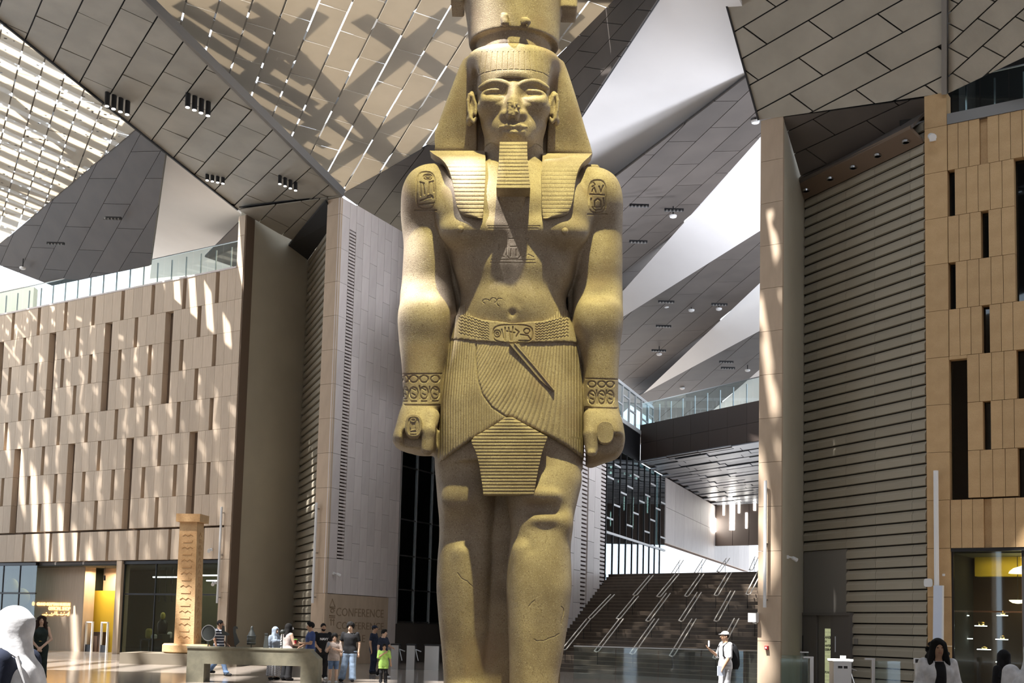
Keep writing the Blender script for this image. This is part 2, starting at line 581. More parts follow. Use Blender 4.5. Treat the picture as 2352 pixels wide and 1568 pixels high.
# ---- left facade
SL = -12.5
def wall_box(name, s0, s1, z0, z1, off0, off1, m, **kw):
    return MB().box(fw((s0 + s1) / 2, (z0 + z1) / 2, (off0 + off1) / 2), s1 - s0, abs(off1 - off0), z1 - z0, fd3, fn3).obj(name, m, **kw)
wl = wall_box('wall_left', SL, 7.06, 4.5, 17.9, -T_ - .3, -T_ - .01, 'reveal', kind='structure', label='tan stone facade with rows of narrow dark slots above the museum shop')
even = [5.85 - 2.25 * k for k in range(9)]
odd = [4.72 - 4.5 * k for k in range(4)]
longA = [2.62 - 4.5 * k for k in range(4)]
oddB = [2.43 - 4.5 * k for k in range(4)]
longB = [4.74 - 4.5 * k for k in range(4)]
nw, lw = .125, .275
for r_ in range(8):
    z1 = 18 - ROW * r_; z0 = z1 - ROW
    if r_ % 2 == 0: sl_ = [(c - nw, c + nw) for c in even]
    elif r_ in (1, 3): sl_ = [(c - nw, c + nw) for c in odd]
    else: sl_ = [(c - nw, c + nw) for c in oddB]
    if 1 <= r_ <= 3: sl_ = sl_ + [(c - lw, c + lw) for c in longA]
    if 5 <= r_ <= 7: sl_ = sl_ + [(c - lw, c + lw) for c in longB]
    stones(wl, SL, 7.06, z0 + (.05 if r_ == 7 else 0), z1, sl_, 'limestone', module=.58)
stones(wl, SL, 7.06, 4.52, 5.96, [(c - .1, c + .1) for c in (3.46 + 2.24 * k for k in range(-7, 2))], 'limestone', module=.75)
for r_ in range(13):                                   # end strip beside the portal
    z0 = ROW * r_
    stones(wl, 7.06, 7.50, z0, z0 + ROW if r_ < 13 else 20.6, [], 'limestone', module=.5)
stones(wl, 7.06, 7.50, 19.5, 20.45, [], 'limestone', module=.5)
face_box('trim_strip', 7.40, 7.56, 0, 20.45, -.55, -.03, 'reveal', wl)
face_box('coping', SL, 7.06, 18.0, 18.08, -.6, .03, 'pale_stone', wl)

# glass balustrade on top of the facade
def balustrade(name, a, b, z, h, n, label, lean=0.0, parent_kw=None, posts=True, m='clear_glass', rail=True):
    a, b = np.asarray(a, float), np.asarray(b, float)
    t = empty(name, (a[0], a[1], z), label=label, cat='balustrade')
    d = unit(b - a); nrm = np.array([d[1], -d[0], 0]) if len(d) == 3 else np.array([d[1], -d[0], 0])
    L = np.linalg.norm(b - a)
    d3 = np.array([d[0], d[1], 0])
    w = L / n
    for k in range(n):
        c = np.array([*(a + d * (k + .5) * w)[:2], z + h / 2])
        MB().box(c, w - .03, .02, h, d3, nrm).obj('pane', m, t)
        if posts:
            c = np.array([*(a + d * (k + .5) * w)[:2], z + h * .42])
            MB().box(c + nrm * -.05, .05, .05, h * .84, d3, nrm).obj('post', 'steel', t)
    if rail:
        MB().box(np.array([*((a + b) / 2)[:2], z + h + .02]), L, .05, .04, d3, nrm).obj('handrail', 'steel', t)
    return t
balustrade('glass_balustrade', fw(SL, 0, -.15)[:2], fw(7.0, 0, -.15)[:2], 18.08, 1.25, 19, 'long glass balustrade along the top of the tan slotted facade')

# ---- recessed portal on the left: concrete cheek, ribbed shutter wall
cA = fw(7.56, 0, -.1)[:2]
def along(p, d, t): return np.asarray(p, float) + np.asarray(d, float) * t
cheek_end = along(cA, D2, 4.75)
ckn = np.array([D2[1], -D2[0], 0])
zA, zAe = 20.4, 19.75
ck2 = along(cheek_end, D2, .8)
w1 = MB().prism([(*cA, 0), (*ck2, 0), (*ck2, zAe + .6), (*cA, zA + .35)], (-ckn * .4)).obj('wall_portal_cheek', 'concrete', kind='structure', label='plain concrete wall running back beside the slotted facade')
def shutter(name, a, b, z0, z1, pitch, m, label, joints=(), skip=None, depth=.09):
    """ribbed wall: every slat is a solid of its own with a sloping face"""
    a, b = np.asarray(a, float)[:2], np.asarray(b, float)[:2]
    d = unit(b - a); nrm = np.array([d[1], -d[0], 0]); d3 = np.array([d[0], d[1], 0])
    L = np.linalg.norm(b - a)
    mid = (a + b) / 2
    root = MB().box(np.array([*mid, (z0 + z1) / 2]) - nrm * .20 - d3 * .15, L + .3, .1, z1 - z0, d3, nrm).obj(name, 'dark_void', kind='structure', label=label)
    cuts = [0.0] + [L * j for j in joints] + [L]
    cache = {}
    n = int((z1 - z0) / pitch)
    for k in range(n):
        zb = z0 + k * pitch
        for u0, u1 in zip(cuts[:-1], cuts[1:]):
            if skip and skip((u0 + u1) / 2 / L, zb): continue
            w = u1 - u0 - .012
            key = round(w, 3)
            if key not in cache:
                prof = [(0, .02), (depth, .0 + .03), (depth, pitch * .60), (.02, pitch - .02), (0, pitch - .02)]
                V = [(-w / 2, -y, z) for y, z in prof] + [(w / 2, -y, z) for y, z in prof]
                m_ = len(prof)
                me = mesh('slat', V, [tuple(range(m_)), tuple(range(m_, 2 * m_))[::-1]] + [(i, (i + 1) % m_, m_ + (i + 1) % m_, m_ + i)[::-1] for i in range(m_)])
                me.materials.append(MATS[m])
                cache[key] = me
            o = bpy.data.objects.new('slat', cache[key]); COL.objects.link(o)
            c = a + d * (u0 + u1) / 2
            o.location = (c[0] - nrm[0] * .09, c[1] - nrm[1] * .09, zb)
            o.rotation_euler = (0, 0, math.atan2(d[1], d[0]))
            o.parent = root
    return root
cB = fw(12.6, 0, -.1)[:2]
shutter('wall_shutter_left', cheek_end, along(cB, D2, .6), 0, 19.9, .36, 'slat_brown', 'dark ribbed shutter wall deep in the portal beside the concrete cheek', joints=(.5,))

# ---- pier with the running-bond stone side and louvre strip
pb = MB()
B0, B1 = fw(12.58, 0)[:2], fw(13.36, 0)[:2]
LBs = 5.75
B1e = along(B1, D2, LBs); B0e = along(B0, D2, LBs)
inn = .12
zBf, zBb = 20.25, 20.35
core = [along(along(B0, FD, inn), D2, inn), along(along(B1, FD, -inn), D2, inn), along(along(B1e, FD, -inn), D2, 0), along(along(B0e, FD, inn), D2, 0)]
pb.hexa([(*p, 0) for p in core], [(*p, 20.15) for p in core])
pier_b = pb.obj('wall_pier_middle', 'joint_dark', kind='structure', label='tall free-standing stone pier with a running-bond side and louvre strip')
d23 = np.array([D2[0], D2[1], 0]); sn3 = np.array([D2[1], -D2[0], 0])
def side_box(name, base, t0, t1, z0, z1, m, parent, depth=.12, proud=0.0, **kw):
    c = np.array([*along(base, D2, (t0 + t1) / 2), (z0 + z1) / 2]) + sn3 * (proud - depth / 2)
    return box_at(name, c, (t1 - t0, depth, z1 - z0), D2, m, parent, **kw)
z = 0.0
levels = [0, 1.5, 3.0] + [3.0 + 1.5 * k for k in range(1, 12)] + [20.25]
levels = sorted(set(levels))
for a, b in zip(levels[:-1], levels[1:]):
    face_box('stone', 12.58, 13.355, a + .006, b - .006, -.14, 0, 'pier_stone', pier_b)
    if a >= 3.0:
        side_box('stone', B1, .01, .74, a + .006, b - .006, 'pale_stone', pier_b)
# louvre strip t .74 .. 1.25
lv = empty('louvre_strip', (0, 0, 0)); lv.parent = pier_b
side_box('stone', B1, .75, 1.26, 3.0, 4.5, 'pale_stone', pier_b)
side_box('stone', B1, .75, 1.26, 19.05, 20.25, 'pale_stone', pier_b)
nlv = 97
for k in range(nlv):
    zb = 4.55 + k * .1495
    side_box('louvre_blade', B1, .76, 1.25, zb, zb + .085, 'pale_stone', lv, depth=.06)
wcol = (LBs - 1.27 - .30) / 7
for c in range(8):
    t0 = 1.27 + c * wcol if c < 7 else LBs - .30
    t1 = t0 + wcol if c < 7 else LBs
    zs = [3.0] + [z_ for z_ in np.arange(3.0 + (.75 if c % 2 else 1.5) * (1 if c < 7 else 2), 20.2, 1.5)] + [20.3]
    for a, b in zip(zs[:-1], zs[1:]):
        if b - a > .1:
            side_box('stone', B1, t0 + .006, t1 - .006, a + .006, b - .006, 'pale_stone', pier_b)
# carved name panel at the foot
panel = side_box('inscription_panel', B1, .01, 5.05, 0, 2.98, 'pier_stone', pier_b, depth=.14)
side_box('stone', B1, 5.06, LBs, 0, 2.99, 'pale_stone', pier_b)

# ---- right portal
C0, C1 = fw(32.72, 0)[:2], fw(33.53, 0)[:2]
pcore = [along(along(C0, FD, .1), D2, .1), along(along(C1, FD, -.1), D2, .1), along(along(C1, FD, -.1), D2, 3.3), along(along(C0, FD, .1), D2, 3.3)]
pier_c = MB().hexa([(*p, 0) for p in pcore], [(*p, 19.4) for p in pcore]).obj('wall_pier_right', 'concrete', kind='structure', label='slim stone-fronted pier between the staircase and the ribbed portal wall')
for k in range(13):
    z0 = ROW * k
    face_box('stone', 32.72, 33.53, z0 + .006, min(z0 + ROW, 19.5) - .006, -.12, 0, 'pier_stone', pier_c)
Ce = along(C1, D2, 3.25)
Cx = along(C1, D2, 3.9)
MB().prism([(*along(C1, D2, .12), 0), (*Cx, 0), (*Cx, 18.3), (*along(C1, D2, .12), 19.6)], -sn3 * .1).obj('cheek', 'concrete', pier_c)
E0 = fw(38.29, 0)[:2]
dS = unit(E0 + np.array([-.02, .15]) - Ce)
door_top = 4.35
shutter('wall_shutter_right', Ce, along(E0, (0, 1), .12), 0, 18.4, .36, 'slat_brown', 'tall ribbed portal wall between the slim pier and the ochre facade', joints=(.12, .38, .62, .90),
        skip=lambda u, zb: u < .38 and zb < 4.5)
Lsh = np.linalg.norm(along(E0, (0, 1), .12) - Ce)
dsh = unit(along(E0, (0, 1), .12) - Ce); nsh = np.array([dsh[1], -dsh[0], 0]); dsh3 = np.array([dsh[0], dsh[1], 0])
def sh_pt(u, z, off=0.0):
    p = Ce + dsh * u * Lsh
    return np.array([p[0], p[1], z]) + nsh * off

# ---- right facade
SR = 46.0
wr = wall_box('wall_right', 39.0, SR, 4.5, 17.9, -T_ - .3, -T_ - .01, 'dark_void', kind='structure', label='ochre stone facade with black window slots above the lit shop')
for k in range(13):
    z0 = ROW * k
    face_box('stone', 38.29, 38.985, z0 + .006, min(z0 + ROW, 19.1) - .006, -.5, 0, 'ochre_stone', wr)
rs = {16.5: [(39.98, 40.21)], 15.0: [(39.0, 39.21), (40.98, 42.6)], 13.5: [(39.99, 40.21), (40.98, 42.6)], 12.0: [(39.0, 39.21), (40.98, 42.6)], 10.5: [(39.99, 40.21)],
      9.0: [(39.0, 39.53), (40.98, 41.2)], 7.5: [(39.0, 39.53), (39.99, 40.21)], 6.0: [(39.0, 39.53), (40.98, 41.2)], 4.5: [(39.98, 40.2)]}
for z0, sl_ in rs.items():
    lo = z0 + (.04 if z0 == 6.0 else 0)
    if z0 == 9.0: sl_ = sl_
    stones(wr, 39.0, SR, lo, z0 + ROW, sl_, 'ochre_stone', gap=.014)
    for a, b in sl_:
        if z0 in (16.5, 4.5):
            face_box('stone', a, b, z0, z0 + ROW, -T_, -.12, 'ochre_stone', wr)
        else:
            face_box('window_pane', a, b, z0, z0 + ROW, -.30, -.28, 'dark_glass', wr)
face_box('stone', 39.0, 39.53, 10.40, 10.5, -T_, 0, 'ochre_stone', wr)
face_box('coping', 39.0, SR, 18.0, 18.35, -.6, .03, 'rim_metal', wr)
balustrade('glass_balustrade', fw(39.1, 0, -.2)[:2], fw(SR, 0, -.2)[:2], 18.35, 1.15, 8, 'dark glass balustrade on top of the ochre facade')
wall_box('wall_dark_gallery', 38.6, SR, 18.3, 22, -3.2, -3.0, 'dark_void', kind='structure')
# ---- security light tubes, posts and small wall fittings
def tube_light(px, y0, y1, off, label, r_=.055, horizontal=None):
    s0, z1 = fsz(px, y0); s1, z0 = fsz(px, y1)
    t = empty('wall_tube_light', tuple(fw((s0 + s1) / 2, z0, off)), label=label, cat='light tube')
    c0, c1 = fw((s0 + s1) / 2, z0, off), fw((s0 + s1) / 2, z1, off)
    MB().tube([c0, c1], r_, 10).obj('tube', 'white_paint', t)
    for k in (.06, .5, .94):
        c = c0 + (c1 - c0) * k
        MB().box(c - fn3 * off / 2, .05, off, .05, fd3, fn3).obj('bracket', 'steel', t)
    return t
tube_light(511, 1165, 1385, .18, 'slim white light tube on the stone strip beside the shop window')
tube_light(729, 1155, 1385, .18, 'slim white light tube on the front of the middle pier')
tube_light(1762, 1105, 1395, .18, 'slim white light tube on the pier beside the staircase')
tube_light(2154, 1082, 1350, .18, 'slim white light tube on the ochre corner above the white board', r_=.075)
# ================================================================ grand staircase hall seen between the piers
DR = unit((.36, 1))
HC = atY(1470, 1062, 68.0)                                 # corner where the bridge meets the wall
HP = HC[:2]
ST = unit((1, -1)); SNn = unit((1, 1))                     # step edges / square to them
s_base = np.array([5.5, 47.4]); NST, RISE, GO = 28, 0.164, 0.368
def st_pt(u, v, z=0.0):
    p = s_base + ST * u + SNn * v
    return np.array([p[0], p[1], z])
stairs = empty('grand_staircase', tuple(st_pt(0, 0, 0)), label='wide dark stone staircase rising behind the statue', kind='structure')
a3, b3 = np.array([*ST, 0]), np.array([*SNn, 0])
for k in range(NST):
    z1 = RISE * (k + 1)
    v = GO * k
    M_ = np.array([ST, -DR]).T
    u0 = np.linalg.solve(M_, HP - s_base - SNn * v)[0] + .02
    u1 = 5.35
    MB().box(st_pt((u0 + u1) / 2, v + GO / 2 + .02, z1 - RISE * .75), u1 - u0, GO + .04, RISE * 1.5 - .024, a3, b3).obj('step', 'stair_stone', stairs)
    MB().box(st_pt((u0 + u1) / 2, v + .02, z1 - .012), u1 - u0, .05, .025, a3, b3).obj('nosing', 'tread_edge', stairs)
MB().box(st_pt(5.55, 20, 4.5), .3, 41, 9.0, a3, b3).obj('wall_stair_side', 'concrete', kind='structure')
top_z = NST * RISE
landing = MB().box(st_pt(-2, NST * GO + 20.4, top_z - .2), 13.2, 40, .4, a3, b3).obj('floor_landing', 'stair_stone', kind='structure')

# handrail loops set down the flight, in tiers
DR = unit((.36, 1))
slope = RISE / GO
pn = unit(np.array([-SNn[0] * slope, -SNn[1] * slope, 1.0]))
def incline(px, py, h=.75):
    """point above the flight where a photograph ray meets it"""
    P0 = st_pt(0, 0, h)
    return on_plane(px, py, P0, pn)
rails = [  # lower end, upper end in the photograph
    ((1296, 1490), (1352, 1421)), ((1355, 1419), (1407, 1365)), ((1370, 1495), (1427, 1421)), ((1420, 1420), (1462, 1369)), ((1458, 1366), (1496, 1321)),
    ((1452, 1500), (1508, 1421)), ((1488, 1425), (1535, 1362)), ((1513, 1369), (1555, 1318)), ((1543, 1505), (1594, 1421)), ((1564, 1425), (1606, 1360)), ((1577, 1368), (1612, 1318)),
    ((1643, 1510), (1692, 1420)), ((1645, 1425), (1683, 1357)), ((1645, 1366), (1676, 1314)), ((1718, 1364), (1746, 1310)), ((1735, 1430), (1768, 1360)),
    ((1545, 1318), (1566, 1286)), ((1598, 1316), (1618, 1284)), ((1650, 1312), (1672, 1282)), ((1725, 1308), (1738, 1278))]
ORD = ['first', 'second', 'third', 'fourth', 'fifth', 'sixth']
TIER = ['lowest', 'middle', 'upper', 'topmost']
rail_tier = [0, 1, 0, 1, 2, 0, 1, 2, 0, 1, 2, 0, 1, 2, 2, 1, 3, 3, 3, 3]
rail_col = [0, 0, 1, 1, 1, 2, 2, 2, 3, 3, 3, 4, 4, 4, 5, 5, 2, 3, 4, 5]
for i, (lo, hi) in enumerate(rails):
    a, b = incline(*lo), incline(*hi)
    if lo[1] < 1319:
        a, b = atY(*lo, 62.0), atY(*hi, 66.0)
    off = np.array([.085, -.03, .0])
    t = empty('stair_handrail', (a[0], a[1], a[2] - .75), cat='handrail', group='handrail loops on the staircase',
              label=f"pale double handrail loop, {ORD[rail_col[i]]} file from the statue, {TIER[rail_tier[i]]} tier of the stairs")
    pts = [b + off, a + off, a + off * .5 + (a - b) * .025, a - off, b - off]
    MB().tube(pts, .026, 6).obj('rail', 'rail_metal', t)
    for k in (.12, .88):
        c = a + (b - a) * k
        MB().tube([c - off, c - off - [0, 0, .72]], .014, 6).obj('support', 'dark_metal', t)

# glass screen at the foot of the flight
gy = 42.5
g0, g1 = atZ(1316, 1557, 0.0), atZ(1745, 1570, 0.0)
balustrade('glass_screen', g0[:2], (g1 + np.array([2.5, 0, 0]))[:2], 0.0, 1.12, 6, 'low glass screen standing before the foot of the staircase', posts=False)

# ---- left wall of the staircase hall: stone with louvres, curtain glass, stone, and the dark band above
HC = atY(1470, 1062, 68.0)                                 # corner where the bridge meets the wall
HP = HC[:2]
def hw(px, py): return on_wall(px, py, HP, DR)
def ht(px, py): return float((hw(px, py)[:2] - HP) @ DR)
dr3 = np.array([*DR, 0]); hn3 = np.array([DR[1], -DR[0], 0])
def hp(t, z, off=0.0): return np.array([*(HP + DR * t), z]) + hn3 * off
def hbox(name, t0, t1, z0, z1, o0, o1, m, parent=None, **kw):
    return MB().box(hp((t0 + t1) / 2, (z0 + z1) / 2, (o0 + o1) / 2), t1 - t0, abs(o1 - o0), z1 - z0, dr3, hn3).obj(name, m, parent, **kw)
tA, tB, tC, tD, tE = ht(1250, 1250), ht(1392, 1250), ht(1528, 1250), ht(1642, 1230), 40.0
zc = HC[2]                                                # underside of the bridge
wsl = hbox('wall_stair_hall', tA, tB, 0, zc + .1, -.5, -.13, 'joint_dark', kind='structure', label='pale stone wall with louvre strips between the statue and the curtain glass')
nc = 9; wc = (tB - tA) / nc
for c in range(nc):
    if c in (5, 8):
        for k in range(int(zc / .2)):
            hbox('louvre_blade', tA + c * wc + .1, tA + (c + 1) * wc - .1, .2 * k + .02, .2 * k + .14, -.12, -.04, 'pale_stone', wsl)
        continue
    for a, b in zip(np.arange(-.75 if c % 2 else 0, zc, 1.5), np.arange(.75 if c % 2 else 1.5, zc + 1.5, 1.5)):
        a, b = max(a, 0), min(b, zc)
        if b - a > .1:
            hbox('stone', tA + c * wc + .01, tA + (c + 1) * wc - .01, a + .01, b - .01, -.12, 0, 'pale_stone', wsl)
# curtain wall
z_gb = hw(1392, 1221)[2]
cw = hbox('window_1', tB, tC, 0, zc + .1, -.62, -.60, 'dark_void', kind='structure', label='tall dark curtain glass beside the staircase with offset white bars')
n = 10; w = (tC - tB) / n
for k in range(n):
    hbox('pane', tB + k * w + .03, tB + (k + 1) * w - .03, z_gb + .05, zc, -.06, -.04, 'dark_glass', cw)
    hbox('pane', tB + k * w + .03, tB + (k + 1) * w - .03, 0, z_gb - .05, -.06, -.04, 'clear_glass', cw)
    hbox('mullion', tB + k * w - .03, tB + k * w + .03, 0, zc, -.12, 0, 'dark_metal' , cw)
    for j, zz in enumerate(np.arange(z_gb + .7 + (k % 3) * .8, zc - .3, 2.1)):
        hbox('bar', tB + k * w + .05, tB + (k + 1) * w - .05, zz, zz + .09, -.05, .0, 'white_paint', cw)
hbox('transom', tB, tC, z_gb - .06, z_gb + .06, -.12, .02, 'white_paint', cw)
for (px, y0, y1) in ((1403, 1140, 1170), (1458, 1140, 1172), (1475, 1140, 1213), (1510, 1140, 1178), (1428, 1175, 1208)):
    a, b = hw(px, y0), hw(px, y1)
    t = ht(px, y0)
    hbox('light_slot', t - .12 * (2.4 if px == 1475 else 1), t + .12 * (2.4 if px == 1475 else 1), b[2], a[2], -.58, -.56, 'lamp_white', cw)
for (px, py) in ((1410, 1052), (1426, 1072), (1425, 1085), (1457, 1087), (1470, 1092), (1482, 1098), (1397, 1115), (1443, 1105)):
    t, z_ = ht(px, py), hw(px, py)[2]
    hbox('downlight', t - .1, t + .1, z_ - .05, z_ + .05, -.55, -.45, 'lamp_white', cw)
# stone beyond, hall end
w3 = hbox('wall_stair_far', tC, tE, top_z + 2.6, zc + .1, -.5, -.11, 'joint_dark', kind='structure', label='long pale stone wall beside the top of the stairs')
n = 12; w = (tE - tC) / n
for c in range(n):
    for a in np.arange(top_z + 2.6, zc, 2.2):
        hbox('stone', tC + c * w + .01, tC + (c + 1) * w - .01, a + .01, min(a + 2.2, zc) - .01, -.1, 0, 'pale_stone', w3)
# black band, white-framed windows over it
zb1 = hw(1450, 974)[2]
hbox('wall_black_band', tA - 2, 0.0, zc, zb1, -.6, -.0, 'black', kind='structure')
wz0, wz1 = hw(1440, 968)[2], hw(1440, 902)[2]
gw = hbox('window_2', tA, 3.0, wz0 - .2, wz1 + .3, -2.8, -2.7, 'dark_panel', kind='structure', label='white framed gallery glazing above the black band beside the statue hand')
nn = 14; w = (3.0 - tA) / nn
for k in range(nn + 1):
    hbox('mullion', tA + k * w - .05, tA + k * w + .05, wz0, wz1 + .2, -.06, .04, 'white_paint', gw)
    if k < nn:
        hbox('pane', tA + k * w + .05, tA + (k + 1) * w - .05, wz0, wz1 + .2, -.02, .0, 'clear_glass', gw)
        hbox('bar', tA + k * w, tA + (k + 1) * w, wz0 + (wz1 - wz0) * (.45 + .35 * (k % 2)), wz0 + (wz1 - wz0) * (.45 + .35 * (k % 2)) + .08, -.04, .03, 'white_paint', gw)
hbox('frame_top', tA, 3.0, wz1 + .2, wz1 + .36, -.08, .06, 'white_paint', gw)
hbox('frame_foot', tA, 3.0, wz0 - .22, wz0, -.1, .05, 'white_paint', gw)
hbox('gallery_floor', tA, 3.0, wz0 - .3, wz0 - .2, -2.7, -.1, 'white_paint', gw)

# ---- bridge with timber-brown cladding panels, glass rail and ribbed soffit
BD = unit((.62, -1)); bn3 = np.array([BD[1], -BD[0], 0]); bd3 = np.array([*BD, 0])
def bp_(t, z, off=0.0): return np.array([*(HP + BD * t), z]) + bn3 * off
def bpx(px, py): return on_wall(px, py, HP, BD)
zbt = (bpx(1475, 979)[2] + bpx(1735, 916)[2]) / 2
Lb = 13.0
bridge = empty('bridge_gallery', tuple(bp_(0, zc)), label='brown clad bridge gallery crossing above the staircase', cat='bridge')
MB().box(bp_(Lb / 2, (zc + zbt) / 2 + .08, -1.6), Lb, 3.0, zbt - zc - .14, bd3, bn3).obj('body', 'brown_panel', bridge)
nb = 9
for k in range(nb):
    for j in range(2):
        h = (zbt - zc) / 2
        MB().box(bp_((k + .5) * Lb / nb, zc + (j + .5) * h, -.05), Lb / nb - .015, .08, h - .015, bd3, bn3).obj('cladding_panel', 'brown_panel', bridge)
balustrade('glass_balustrade', bp_(0, 0, -.1)[:2], bp_(Lb, 0, -.1)[:2], zbt, 1.2, 13, 'glass balustrade along the brown bridge above the stairs')
# soffit boards: underside of the hall behind the bridge
so = MB().put([bp_(-.2, zc + .12), bp_(Lb, zc + .12), bp_(Lb, zc + .12) + [dr3[0] * 30, dr3[1] * 30, 0], bp_(-.2, zc + .12) + [dr3[0] * 34, dr3[1] * 34, 0]], [(0, 1, 2, 3)]).obj('ceiling_stair_hall', 'dark_panel', kind='structure')
mat('soffit_board', (0.30, 0.32, 0.36), .35, metal=.3, var=.25)
for k in range(26):
    q = .15 + k * 1.05
    for j in range(5):
        a0 = -.2 + j * (Lb / 5) + (k % 3) * .4
        c = bp_(a0 + Lb / 10, zc) + np.array([dr3[0] * q, dr3[1] * q, RNG.uniform(.0, .08)])
        MB().box(c, Lb / 5 - .06, .86, .05, bd3, unit(dr3)).obj('soffit_board', 'soffit_board', so)
# end wall hung over the far landing with light slots
e0, e1 = hp(tD, 0)[:2], None
eD = unit((.8, -.6)); ed3 = np.array([*eD, 0]); en3 = np.array([eD[1], -eD[0], 0])
def ew(px, py): return on_wall(px, py, e0, eD)
def et(px, py): return float((ew(px, py)[:2] - e0) @ eD)
def ep(t, z, off=0.0): return np.array([*(e0 + eD * t), z]) + en3 * off
ez0 = ew(1690, 1252)[2]
end = MB().box(ep(10, (ez0 + zc + 2) / 2, -.2), 20, .3, zc + 2 - ez0, ed3, en3).obj('wall_end', 'brown_panel', kind='structure', label='brown end wall with bright vertical slots above the landing')
for k in range(12):
    MB().box(ep(.8 + k * 1.3, (ez0 + zc + 2) / 2, -.02), 1.27, .06, zc + 2 - ez0, ed3, en3).obj('board', 'brown_panel', end)
for px, y0, y1, w_ in ((1663, 1150, 1183, .14), (1682.5, 1143, 1217, .40), (1698, 1146, 1178, .14), (1715, 1177, 1213, .14), (1734, 1136, 1172, .18)):
    a, b = ew(px, y0), ew(px, y1)
    MB().box(ep(et(px, y0), (a[2] + b[2]) / 2, .03), w_, .06, a[2] - b[2], ed3, en3).obj('light_slot', 'lamp_white', end)
a, b = hw(1636, 1187), hw(1644, 1222)
hbox('light_slot', ht(1634, 1200) - .3, ht(1643, 1200), b[2], a[2], 0.0, .08, 'lamp_white', w3)
# projected sign on the far wall
# ---- dark glass front left of the statue, in line with the pier's side
gl0 = along(B1, D2, LBs + .05)
glz = 21.0
def gpt(t, z, off=0.0): return np.array([*along(gl0, D2, t), z]) + sn3 * off
dgl = MB().box(gpt(6, glz / 2, -1.6), 12, .1, glz, d23, sn3).obj('window_3', 'dark_void', kind='structure', label='dark glazed front between the stone pier and the statue')
zs = [1.9, 3.4, 5.0, 6.7, 9.2, 11.5, 13.2, 15.0, 17.0, 19.0, glz]
ncol = 8; w = 12 / ncol
for k in range(ncol + 1):
    MB().box(gpt(k * w, glz / 2 + .9, 0), .07, .12, glz - 1.8, d23, sn3).obj('mullion', 'steel', dgl)
for z_ in zs:
    MB().box(gpt(6, z_, 0), 12, .1, .06, d23, sn3).obj('transom', 'steel', dgl)
for k in range(ncol):
    for z0, z1 in zip(zs[:-1], zs[1:]):
        MB().box(gpt((k + .5) * w, (z0 + z1) / 2, -.02), w - .08, .02, z1 - z0 - .06, d23, sn3).obj('pane', 'dark_glass', dgl)
MB().box(gpt(6, .93, -.05), 12, .1, 1.86, d23, sn3).obj('base_panel', 'dark_panel', dgl)
for k, (t, z_) in enumerate(((1.0, 12.6), (2.6, 12.9), (.8, 14.2), (3.4, 13.9), (1.6, 14.5))):
    MB().box(gpt(t, z_, -.9), .7, .12, .06, d23, sn3).obj('strip_lamp', 'lamp_white', dgl)
mat('lit_room', (.16, .17, .15), .8)
for t, z_, h in ((.75, 10.4, 1.5), (.75, 7.9, 1.5), (2.3, 8.3, 1.4), (2.3, 10.7, 1.4)):
    MB().box(gpt(t, z_, -1.4), .7, .1, h, d23, sn3).obj('inner_panel', 'lit_room', dgl)
# closing wall between the dark glass front and the staircase hall
q0, q1 = gpt(12.0, 0)[:2], hp(tA, 0)[:2]
qd = unit(q1 - q0); qn = np.array([qd[1], -qd[0], 0])
MB().box(np.array([*((q0 + q1) / 2), 12.0]), np.linalg.norm(q1 - q0), .3, 24, np.array([*qd, 0]), qn).obj('wall_inner_corner', 'dark_panel', kind='structure')
# ================================================================ folded roof
RN = unit(np.array([0, .12, 1.0])); RP0 = np.array([0, 0, 29.0])
def rp(px, py, lift=0.0): return on_plane(px, py, RP0 + RN * lift, RN)
def plane3(a, b, c):
    n = np.cross(b - a, c - a)
    n = unit(n)
    return a, (n if n @ (a - CAM) > 0 else -n)

def clip_poly(sub, clip):
    """Sutherland-Hodgman, clip polygon convex and counter-clockwise"""
    out = sub
    for i in range(len(clip)):
        a, b = clip[i], clip[(i + 1) % len(clip)]
        inp, out = out, []
        if not inp: break
        def side(p): return (b[0] - a[0]) * (p[1] - a[1]) - (b[1] - a[1]) * (p[0] - a[0])
        for j in range(len(inp)):
            p, q = inp[j], inp[(j + 1) % len(inp)]
            sp, sq = side(p), side(q)
            if sp >= 0: out.append(p)
            if sp * sq < 0:
                t = sp / (sp - sq)
                out.append((p[0] + t * (q[0] - p[0]), p[1] + t * (q[1] - p[1])))
    return out

